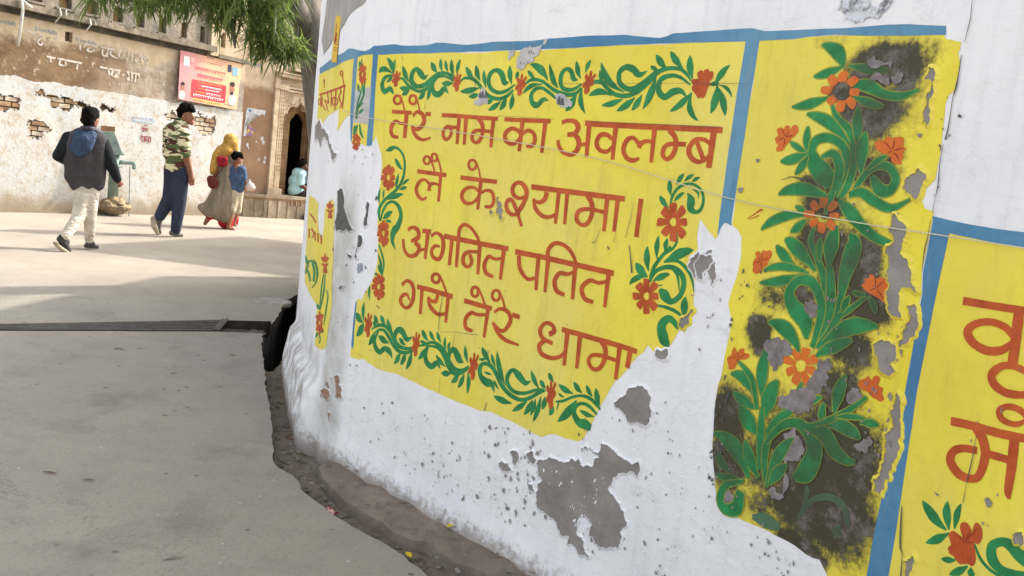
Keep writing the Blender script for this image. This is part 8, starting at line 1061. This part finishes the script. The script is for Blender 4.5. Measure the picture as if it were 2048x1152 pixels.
mb.quad(pb(.02, 2.6, -.47), pb(1.4, 2.6, -.47), pb(1.4, 2.6, -2.6), pb(.02, 2.6, -2.6)); mb.quad(pb(.02, .42, -.47), pb(1.4, .42, -.47), pb(1.4, .42, -2.6), pb(.02, .42, -2.6)); mb.build('dark_room', simple('room_darkness', '#2a2420'), gate)  # darkness of the interior is put into the wall colour
bbox('column', -.05, .06, .46, 2.86, -.05, .05, M['sand'], gate, pb); bbox('column', .085, .20, .46, 2.6, -.05, .035, M['sand'], gate, pb); bbox('column_base', -.08, .25, .46, .60, -.03, .08, M['sandp'], gate, pb); bbox('column_capital', -.07, .25, 2.56, 2.66, -.03, .075, M['sand'], gate, pb)
for k in range(22):
    zz = .95 + k * .075
    for s in (.115, .165): bbox('lattice_notch', s, s + .022, zz, zz + .045, .03, .0365, M['sandd'], gate, pb)
mz = [(2.54, 2.575, .06), (2.60, 2.63, .05), (2.80, 2.86, .11), (2.865, 2.89, .14)]
for z0, z1, o1 in mz: bbox('moulding', .06 if z0 < 2.7 else -.05, 1.7, z0, z1, -.05, o1, M['sand'], gate, pb)
vs, fs = [], []
def bead(pf, s, z, r, off):
    n = len(vs); vs.extend([pf(s - r, z, off), pf(s, z - r, off), pf(s + r, z, off), pf(s, z + r, off), pf(s, z, off + r * .9)]); fs.extend([(n, n + 1, n + 4), (n + 1, n + 2, n + 4), (n + 2, n + 3, n + 4), (n + 3, n, n + 4)])
for r_ in range(3):
    for k in range(34): bead(pb, .1 + k * .042 + (r_ % 2) * .02, 2.67 + r_ * .045, .015, .004)
for cx_ in (.31, .89):
    for rad, n in ((.09, 14), (.055, 9), (.02, 4)):
        for k in range(n): bead(pb, cx_ + rad * math.cos(k * 6.283 / n), 2.41 + rad * math.sin(k * 6.283 / n), .017, .004)
o = obj('carved_beads', mesh('carved_beads', vs, fs), M['sand'], gate); o['kind'] = 'stuff'
vs, fs = [], []
for q in cusp[4:-4:4]: bead(pb, q[0] + (q[0] - ctr[0]) * .1, q[1] + (q[1] - ctr[1]) * .1, .024, .004)
o = obj('arch_beads', mesh('arch_beads', vs, fs), M['sand'], gate); o['kind'] = 'stuff'
sheet('finial', [(.555, 2.36), (.60, 2.50), (.645, 2.36)], .02, M['sand'], gate, pb)
wallm = lambda s, z: 3.0 < z < 4.4 and .55 < s < .72 or 3.0 < z < 4.0 and 1.0 < s < 1.4
perforated('upper_front', pb, 0, 3.2, 2.89, 6.2, .05, wallm, .25, M['cream'], gate, -.02); mb = MB(); mb.quad(pb(0, 2.8, -.26), pb(3.2, 2.8, -.26), pb(3.2, 6.2, -.26), pb(0, 6.2, -.26)); mb.build('gallery_back', M['sandd'], gate); bbox('gallery_ledge', .3, 2.2, 2.95, 3.0, -.03, .16, M['cream'], gate, pb)
perforated('side_front', pb, 1.5, 3.2, .0, 2.9, .06, lambda s, z: False, .2, M['sand'], gate)
b = bmesh.new(); foot = [Vector(pa(-.25, 0, -.21)), Vector(pa(AL - .1, 0, -.26)), Vector(pb(.1, 0, -2.7)), Vector(pb(3.2, 0, -2.7)), Vector(pb(3.2, 0, -.21))]
tp = [b.verts.new((p.x, p.y, 6.2)) for p in foot]; b.faces.new(tp); bt = [b.verts.new((p.x, p.y, 0)) for p in foot]
for i in (1, 2, 3): b.faces.new((tp[i], tp[i + 1], bt[i + 1], bt[i])) if i != 1 else None
obj('building_back', b, M['cream'], gate)
# seat ledge along the front
g_ = [(-5.62, 16.28), (-5.05, 16.63), (-4.44, 17.37), (-3.0, 19.1), (-3.4, 19.5), (-4.7, 18.2), (-5.3, 17.0), (-5.8, 16.6)]
def slab(name, pts, z0, z1, mat, parent, grow=0):
    b = bmesh.new(); c_ = Vector((sum(p[0] for p in pts) / len(pts), sum(p[1] for p in pts) / len(pts), 0)); P = []
    for p in pts: q = Vector((p[0], p[1], 0)); P.append(q + (q - c_).normalized() * grow)
    t = [b.verts.new((p.x, p.y, z1)) for p in P]; u_ = [b.verts.new((p.x, p.y, z0)) for p in P]; b.faces.new(t); b.faces.new(u_)
    for i in range(len(P)): j = (i + 1) % len(P); b.faces.new((t[i], t[j], u_[j], u_[i]))
    bmesh.ops.recalc_face_normals(b, faces=b.faces); return obj(name, b, mat, parent)
slab('seat_ledge', g_, -.05, .36, M['sandp'], gate); slab('seat_slab', g_, .40, .465, M['sandp'], gate, .05); slab('seat_moulding', g_, .36, .40, M['sandd'], gate, .02)
pg = plane3(Vector((-5.05, 16.63, 0)), Vector((.636, .772, 0)), Vector((.772, -.636, 0)))
for s in (.02, .24, .47, .7): bbox('ledge_pilaster', s, s + .07, 0, .355, -.02, .022, M['sandp'], gate, pg)
for s in (.52, .64, .76): bbox('ledge_hook', s, s + .02, .27, .37, .02, .06, M['sandd'], gate, pg)
pgl = plane3(Vector((-5.62, 16.28, 0)), Vector((.852, .523, 0)), Vector((.523, -.852, 0)))
for s in (.2, .42, .6): bbox('ledge_pilaster', s, s + .06, 0, .355, -.02, .02, M['sandp'], gate, pgl)
# torn posters and lettering on the brown wall
po = BAY['poster']; x0, x1 = .075, .47; pw_ = simple('poster_white', '#cfd0d0', '#b2b0ae', 20); 
poster = empty('torn_poster', pa(.27, 1.82, .012), 0, 'torn white poster remnant with a blue emblem on the brown wall', 'poster'); PL = Vector(poster.location); ppf = lambda s, z, off=0.0: tuple(Vector(pa(s, z, .006 + off)) - PL)
sheet('paper_scrap', rag([(x0, 1.55), (x0 + .06, 1.57), (x0 + .07, 1.9), (x0 + .1, 2.0), (x1, 2.02), (x1, 1.95), (x1 + .02, 2.1), (x0 + .05, 2.12), (x0 + .02, 2.0)], .03, .012, 3, True), 0, pw_, poster, ppf)
sheet('paper_scrap', rag([(x0 + .06, 1.56), (x0 + .16, 1.58), (x0 + .22, 1.68), (x0 + .14, 1.78), (x0 + .09, 1.86)], .03, .01, 4, True), .001, simple('poster_colour', '#c9a94a', '#8a6a94', 14, lo=.45, hi=.5), poster, ppf)
sheet('emblem', ell((x0 + .1, 2.06), .03, .028), .002, simple('poster_blue', '#4a84b4'), poster, ppf)
rng = random.Random(9)
for k in range(9):
    s, zz = rng.uniform(.12, .6), rng.uniform(1.1, 2.1); r_ = rng.uniform(.012, .035); sheet('paper_scrap', rag(ell((s, zz), r_, r_ * 1.6, 7), .02, .008, k, True), .0005, pw_, poster, ppf)
for i, q in enumerate((BAY['fb2'], BAY['fb3'])):
    a, b_ = q; text3('painted_word', 'fb Love' if i == 0 else 'Radha', .105, a[0], a[1] - .08, pa, .008, M['bluegrey'], gate, .8)
# ------------------------------------------------------------------ market awning
aw = empty('awning', (-1, 13.4, 2.6), 0, 'red and pale green tarpaulin awning jutting out behind the tree trunk', 'awning'); AO = Vector(aw.location)
m = N('striped_tarpaulin', .8); v = m.co(); st = m.n('ShaderNodeMath', operation='FRACT'); m.set(st.inputs[0], m.math('MULTIPLY', m.sepz(v, 1), 1.6)); m.color(m.mix(m.ramp(st.outputs[0], (.44, 0.), (.46, 1.)), lin('#b0433f'), lin('#b9c0b2'))); M['tarp'] = m.m
TA = [Vector((-3.08, 11.5, 2.56)), Vector((1.6, 11.6, 2.9)), Vector((1.6, 15.6, 3.3)), Vector((-1.5, 15.3, 3.1))]; vs, fs = [], []
for i in range(13):
    for j in range(9):
        u_, v_ = i / 12, j / 8; p = TA[0].lerp(TA[1], u_).lerp(TA[3].lerp(TA[2], u_), v_); p.z -= .16 * math.sin(math.pi * u_) * math.sin(math.pi * v_) + .02 * math.sin(i * 2.1); vs.append(tuple(p - AO))
for i in range(12):
    for j in range(8): a = i * 9 + j; fs.append((a, a + 9, a + 10, a + 1))
obj('tarpaulin', mesh('tarpaulin', vs, fs), M['tarp'], aw, True)
vs, fs = [], []
for i in range(13): p = TA[0].lerp(TA[1], i / 12) - AO; vs += [tuple(p + Vector((0, 0, .02))), tuple(p + Vector((0, -.05, -.2 - .04 * (i % 2))))]
for i in range(12): fs.append((2 * i, 2 * i + 1, 2 * i + 3, 2 * i + 2))
obj('valance', mesh('valance', vs, fs), simple('red_valance', '#b04a44', '#c8c4b8', 3, lo=.5, hi=.52), aw)
for p in ((-1.1, 12.0, 2.78), (1.55, 12.0, 2.9), (1.55, 15.5, 3.25), (-1.0, 15.4, 3.1)):
    mb = MB(); mb.tube([(p[0] - AO.x, p[1] - AO.y, -AO.z - .1), (p[0] - AO.x, p[1] - AO.y, p[2] - AO.z)], .035, 8); mb.build('pole', M['sandd'], aw)
# ------------------------------------------------------------------ tree
bark = N('bark', .95); v = bark.co(); bark.color(bark.mix(bark.ramp(bark.noise(bark.mapv(v, (1, 1, .3)), 9, 7, .7), (.35, 0.), (.65, 1.)), lin('#8a8076'), lin('#5f574f'))); bark.bump(bark.noise(bark.mapv(v, (1, 1, .25)), 22, 7, .7), .8, .02); bark = bark.m
m = bpy.data.materials.new('leaf_green'); m.use_nodes = True; t = m.node_tree; pb_ = t.nodes['Principled BSDF']; out = t.nodes['Material Output']; oi = t.nodes.new('ShaderNodeObjectInfo'); rp = t.nodes.new('ShaderNodeValToRGB'); rp.color_ramp.elements[0].color = (.04, .068, .018, 1); rp.color_ramp.elements[1].color = (.12, .165, .035, 1); t.links.new(oi.outputs['Random'], rp.inputs[0]); t.links.new(rp.outputs[0], pb_.inputs['Base Color']); pb_.inputs['Roughness'].default_value = .5
tr = t.nodes.new('ShaderNodeBsdfTranslucent'); hs = t.nodes.new('ShaderNodeHueSaturation'); hs.inputs['Value'].default_value = 2.2; t.links.new(rp.outputs[0], hs.inputs['Color']); t.links.new(hs.outputs[0], tr.inputs[0]); mx = t.nodes.new('ShaderNodeMixShader'); mx.inputs[0].default_value = .52; t.links.new(pb_.outputs[0], mx.inputs[1]); t.links.new(tr.outputs[0], mx.inputs[2]); t.links.new(mx.outputs[0], out.inputs[0]); leafm = m
tree = empty('tree', (-1.95, 8.95, 0), 0, 'leaning tree with long narrow drooping leaves behind the painted wall', 'tree'); TO = Vector(tree.location)
def rel(p): return tuple(Vector(p) - TO)
mb = MB(); T = [(-1.93, 8.95, -.3), (-1.96, 8.92, .6)] + [tuple(q) for q in TR['trunk']]; mb.tube([rel(p) for p in crspline(T, 4)], [.24 - .10 * i / (len(T) * 4 - 4) for i in range((len(T) - 1) * 4 + 1)], 14); mb.build('trunk', bark, tree, True)
for k, r0 in (('limb', .13), ('limb2', .12)):
    P = crspline([tuple(q) for q in TR[k]], 4); mb = MB(); mb.tube([rel(p) for p in P], [r0 * (1 - .45 * i / len(P)) for i in range(len(P))], 10); mb.build('limb', bark, tree, True)
for q in TR['twigs']:
    P = crspline([tuple(p) for p in q], 4); mb = MB(); mb.tube([rel(p) for p in P], [.022 * (1 - .75 * i / len(P)) + .003 for i in range(len(P))], 6); mb.build('branch', bark, tree, True)
def rosette(v, f, c_, rng, n, L):
    for i in range(n):
        az = rng.uniform(0, 6.283); el = rng.gauss(-.15, .6); d = Vector((math.cos(az) * math.cos(el), math.sin(az) * math.cos(el), math.sin(el))); l = L * rng.uniform(.6, 1.15); w_ = l * rng.uniform(.028, .042); s = d.cross(Vector((0, 0, 1)))
        s = s.normalized() if s.length > .01 else Vector((1, 0, 0)); nn = s.cross(d); st = c_ + Vector((rng.gauss(0, .03), rng.gauss(0, .03), rng.gauss(0, .04))); n0 = len(v)
        for t_, k in ((0, .3), (.35, 1), (.7, .8), (1, .05)):
            p = st + d * l * t_ - Vector((0, 0, 1)) * l * .16 * t_ * t_; v += [tuple(p - s * w_ * k), tuple(p + nn * w_ * .25 * k), tuple(p + s * w_ * k)]
        for a in range(3):
            q = n0 + a * 3; f += [(q, q + 1, q + 4, q + 3), (q + 1, q + 2, q + 5, q + 4)]
ros = []
for k in range(8):
    v, f = [], []; rosette(v, f, Vector((0, 0, 0)), random.Random(k), 24, .2); me = mesh('leaf_cluster', v, f); me.materials.append(leafm); ros.append(me)
rng = random.Random(3); SP = TR['sp']
for i, p in enumerate(SP[:296]):
    o = link(bpy.data.objects.new('leaf_cluster', ros[i % 8])); o.parent = tree; o.location = rel(p); o.rotation_euler = (rng.uniform(-.3, .3), rng.uniform(-.3, .3), rng.uniform(0, 6.28)); s = rng.uniform(.8, 1.25); o.scale = (s, s, s)
v, f = [], []
for p in SP[296:]: rosette(v, f, Vector(rel(p)), rng, 26, .2)
for i in range(150): rosette(v, f, Vector((rng.gauss(-.4, .9), rng.gauss(-.6, .7), rng.uniform(3.4, 5.6))), rng, 20, .22)
o = obj('foliage', mesh('foliage', v, f), leafm, tree); o['kind'] = 'stuff'
# ------------------------------------------------------------------ hand pump and its stone base
pj = [Vector(q[:3]) for q in PUMP['parts']['j'][0]]
pump = empty('hand_pump', (PUMP['g'][0], PUMP['g'][1], 0), PUMP['rot'], 'grey green cast iron hand pump standing on a round masonry base', 'hand pump')
pmn = simple('worn_pump_paint', '#8a9a90', '#74847c', 9, .6, .3, 30); pst = simple('pump_steel', '#8a8f90', '#6a6e70', 12, .5, .2, 30, metal=.3)
mb = MB(); q = pj; d = .11
F_ = [q[0], q[1], q[2], q[3]]; mb.v = [tuple(p + Vector((0, s * d, 0))) for s in (-1, 1) for p in F_]; mb.f = [(3, 2, 1, 0), (4, 5, 6, 7), (0, 1, 5, 4), (1, 2, 6, 5), (2, 3, 7, 6), (3, 0, 4, 7)]; hd = mb.build('pump_head', pmn, pump)
mb = MB(); mb.box(((q[2].x + q[3].x) / 2, 0, q[2].z), (q[2].x - q[3].x + .04, .27, .025)); mb.build('head_flange', pmn, pump)
for dx, dz in ((.02, .2), (.13, .21)): mb = MB(); mb.tube([(q[0].x + dx + .08, -.125, q[3].z + dz), (q[0].x + dx + .08, -.10, q[3].z + dz)], .018, 8); mb.build('bolt', pst, pump)
mb = MB(); mb.lathe((q[5].x, 0, .1), [(.0, .085), (.7, .078), (.705, .12), (.735, .12), (.74, .075), (.9, .07)], 18); mb.build('pump_stand', pmn, pump, True)
mb = MB(); mb.tube(crspline([tuple(q[9]), tuple(q[7] - Vector((.05, 0, 0))), tuple(q[7]), tuple(q[8] + Vector((0, 0, .03))), tuple(q[8])], 3), .034, 10); mb.build('spout', pmn, pump, True)
mb = MB(); mb.tube([(q[0].x + .05, 0, q[3].z + .22), tuple(q[11]), tuple(q[12])], [.016, .015, .013], 8); mb.build('pump_handle', pst, pump, True)
mb = MB(); mb.tube([(q[13].x, q[13].y + .05, q[13].z), (q[14].x, q[14].y + .05, 0)], .009, 6); mb.build('side_rod', pst, pump)
b = bmesh.new(); bmesh.ops.create_icosphere(b, subdivisions=4, radius=1)
for v in b.verts:
    p = v.co.copy(); r_ = math.hypot(p.x, p.y); k = min(1.0, 1.25 / max(.3, (abs(p.x) ** 4 + abs(p.y) ** 4 + abs(p.z * 1.0) ** 4) ** .25)); p = p * k * .8
    z_ = p.z; base = .27 + (.04 if z_ < .1 else 0); v.co = Vector((p.x * base + .02, p.y * base, .17 + z_ * .19)) + v.co * (.035 * noise.noise(v.co * 2.1) + .018 * noise.noise(v.co * 6))
    if v.co.x > .12 and v.co.z > .22: v.co.z -= .10 * sstep(.12, .24, v.co.x)
bmesh.ops.recalc_face_normals(b, faces=b.faces); obj('masonry_base', b, simple('rubble_masonry', '#9a8768', '#75664f', 6, .95, .9, 12, bdist=.04), pump)
b = bmesh.new(); bmesh.ops.create_cube(b, size=1)
for v in b.verts: v.co = Vector((v.co.x * .2, v.co.y * .1, v.co.z * .085))
bmesh.ops.bevel(b, geom=b.edges[:], offset=.006, segments=1)
o = obj('brick', b, M['brickr']); rm = Matrix.Rotation(PUMP['rot'], 4, 'Z'); cpt = Vector((PUMP['g'][0], PUMP['g'][1], 0)) + rm @ Vector(((q[0].x + q[1].x) / 2 + .0, 0, q[1].z + .042)); o.location = cpt; o.rotation_euler = (0, -.04, PUMP['rot'] + .1); tag(o, 'loose orange brick lying on top of the hand pump', 'brick')
# ------------------------------------------------------------------ people
dg_ = None
def blob(name, chains, voxel, mat, parent, smooth_it=3, grow=0):
    b = bmesh.new()
    if name == 'body': chains = [[q if q[3] < .072 else q[:3] + [.072 + (q[3] - .072) * .2] for q in ch] for ch in chains]
    def sph(p, r): bmesh.ops.create_icosphere(b, subdivisions=2, radius=max(r, voxel * .7), matrix=Matrix.Translation(p))
    if name == 'hair':
        rng = random.Random(len(chains)); extra = []
        for ch in chains:
            for c_ in ch:
                for _ in range(14):
                    d = Vector((rng.gauss(0, 1), rng.gauss(0, 1), rng.gauss(.3, 1))).normalized(); r_ = c_[3]; q = Vector(c_[:3]) + d * r_ * .86; extra.append([[q.x, q.y, q.z, r_ * rng.uniform(.16, .28)], [q.x + d.x * .012, q.y + d.y * .012, q.z - .014, .012]])
        chains = chains + extra
    for ch in chains:
        P = [(Vector(c_[:3]), c_[3] + grow) for c_ in ch]
        for i, (p, r) in enumerate(P):
            sph(p, r)
            if i + 1 < len(P):
                p2, r2 = P[i + 1]; L = (p2 - p).length; k = max(2, int(L / max(.4 * min(r, r2), voxel)))
                for j in range(1, k): t = j / k; sph(p.lerp(p2, t), r + (r2 - r) * t)
    me = bpy.data.meshes.new(name); b.to_mesh(me); b.free(); o = bpy.data.objects.new(name, me); sc.collection.objects.link(o)
    md = o.modifiers.new('r', 'REMESH'); md.mode = 'VOXEL'; md.voxel_size = voxel; s2 = o.modifiers.new('s', 'SMOOTH'); s2.factor = .5; s2.iterations = smooth_it
    me2 = bpy.data.meshes.new_from_object(o.evaluated_get(bpy.context.evaluated_depsgraph_get())); bpy.data.objects.remove(o); me2.name = name
    return obj(name, me2, mat, parent, True)
def cloth(name, c1, c2, scale=5, bump=.5, bs=9, stretch=(1, 1, .5), rough=.9): 
    m = N(name, rough); v = m.mapv(m.co(), stretch); m.color(m.mix(m.ramp(m.noise(v, scale, 5), (.4, 0.), (.62, 1.)), lin(c1), lin(c2))); m.bump(m.noise(v, bs, 4, .5, 1.2), bump, .05); return m.m
skin = simple('brown_skin', '#8f6248', '#7d5340', 6, .55); hairm = simple('black_hair', '#0b0908', '#15110f', 40, .8, .8, 90, stretch=(1, 1, .2)); hairm.node_tree.nodes['Principled BSDF'].inputs['Specular IOR Level'].default_value = .05
camo = N('camouflage_cloth', .9); v = camo.mapv(camo.co(), (.9, .9, 2.6)); nA = camo.noise(v, 5.5, 2.5, .5, .6); nB = camo.noise(camo.mapv(v, (1, 1, 1), (5, 3, 2)), 6.5, 2.5, .5, .6); c = lin('#d8d0a8'); c = camo.mix(camo.ramp(nA, (.52, 0.), (.525, 1.)), c, lin('#5a6440')); c = camo.mix(camo.ramp(nB, (.545, 0.), (.55, 1.)), c, lin('#54342a')); c = camo.mix(camo.ramp(camo.noise(camo.mapv(v, (1, 1, 1), (1, 8, 4)), 7, 2, .5, .6), (.62, 0.), (.625, 1.)), c, lin('#2c2c24')); camo.color(c); camo.bump(camo.noise(v, 8, 3, .5, 1), .4, .05); camo = camo.m
rubber = simple('pale_rubber_sole', '#b8ab92', '#8f836c', 12, .7); shoe_d = simple('dark_shoe', '#33302e', '#4a4642', 10, .6); shoe_g = simple('grey_shoe', '#6f6a62', '#57534e', 10, .7)
MAT = {
 'man_vest': dict(body=skin, hair=hairm, sleeves=cloth('black_knit', '#15191b', '#1e2325'), vest=cloth('charcoal_vest', '#4a4547', '#3c393b', 4, .6, 7), hood=cloth('blue_hood', '#3d4d66', '#2f3c52', 5, .8, 12), collar=cloth('vest_collar', '#5d6068', '#45464c'), trousers=cloth('cream_trousers', '#d6cdbd', '#bdb3a2', 4, .9, 10, (1, 1, 1.6)), shoe_planted=shoe_d, sole_planted=rubber, shoe_lifted=shoe_d, sole_lifted=rubber),
 'man_camouflage': dict(body=skin, hair=hairm, shirt=camo, trousers=cloth('navy_trousers', '#333b4c', '#272d3c', 4, .6, 9), shoe_planted=shoe_g, sole_planted=rubber, shoe_lifted=shoe_g, sole_lifted=rubber),
 'woman': dict(body=skin, headscarf=cloth('mustard_scarf', '#c29a50', '#a67c36', 9, .9, 14), top=cloth('taupe_top', '#8f8371', '#7d7262', 5, .7, 10), bodice=cloth('crimson_bodice', '#8f1f2c', '#7a1824'), dress=cloth('taupe_dress', '#8d8270', '#776d5c', 5, 1.0, 8, (1.6, 1.6, .35)), red_trousers=cloth('red_trousers', '#c4242e', '#a51c26', 5, .8, 10), handbag=cloth('brown_bag', '#6b3226', '#58281e'), bag_strap=cloth('brown_strap', '#5a2a20', '#4a2018')),
 'boy': dict(body=skin, hair=hairm, shirt=cloth('denim_shirt', '#4a5f7c', '#33445f', 14, .6, 12), shorts=cloth('sand_shorts', '#c4b79c', '#9d9076', 14, .8, 12)),
 'seated_man': dict(body=simple('dark_brown_skin', '#5d4032', '#4c3328', 6, .5), hair=hairm, shirt=cloth('pale_blue_shirt', '#a4c9cc', '#8fb6bc', 5, .7, 11), trousers=cloth('dark_trousers', '#39302e', '#2c2625'), shoe=shoe_d)}
LAB = {'man_vest': 'man walking away in charcoal vest with blue hood and cream trousers', 'man_camouflage': 'young man in camouflage shirt and navy trousers walking with head turned right', 'woman': 'woman in mustard headscarf and taupe dress walking beside a boy', 'boy': 'barefoot boy in blue denim shirt and sand shorts beside the woman', 'seated_man': 'man in pale blue shirt seated on the stone ledge by the doorway'}
for k, mats in MAT.items():
    d = PE[k]; root = empty('person', (d['g'][0], d['g'][1], 0), d['rot'], LAB[k], 'person'); vx = .017 if k != 'boy' else .013
    for nm, ch in d['parts'].items():
        if not ch: continue
        fine = nm in ('body', 'hair', 'bag_strap', 'sole_planted', 'sole_lifted', 'shoe_planted', 'shoe_lifted', 'shoe', 'collar')
        nice = {'sole_planted': 'shoe_sole', 'sole_lifted': 'shoe_sole', 'shoe_planted': 'shoe', 'shoe_lifted': 'shoe'}.get(nm, nm)
        blob(nice, ch, .011 if fine else vx, mats[nm], root, 2 if fine else 3, 0 if fine else .008)
d = PE['carry_bag']; cb = empty('carrier_bag', (d['g'][0], d['g'][1], 0), d['rot'], 'thin white plastic carrier bag of orange food held by the boy', 'bag')
m = N('thin_plastic', .35); m.b.inputs['Base Color'].default_value = lin('#d8d6d4'); m.b.inputs['Alpha'].default_value = .62
blob('contents', d['parts']['contents'], .013, simple('orange_food', '#d8673a', '#c8a878', 20, .6), cb); blob('plastic_film', d['parts']['bag'], .013, m.m, cb)
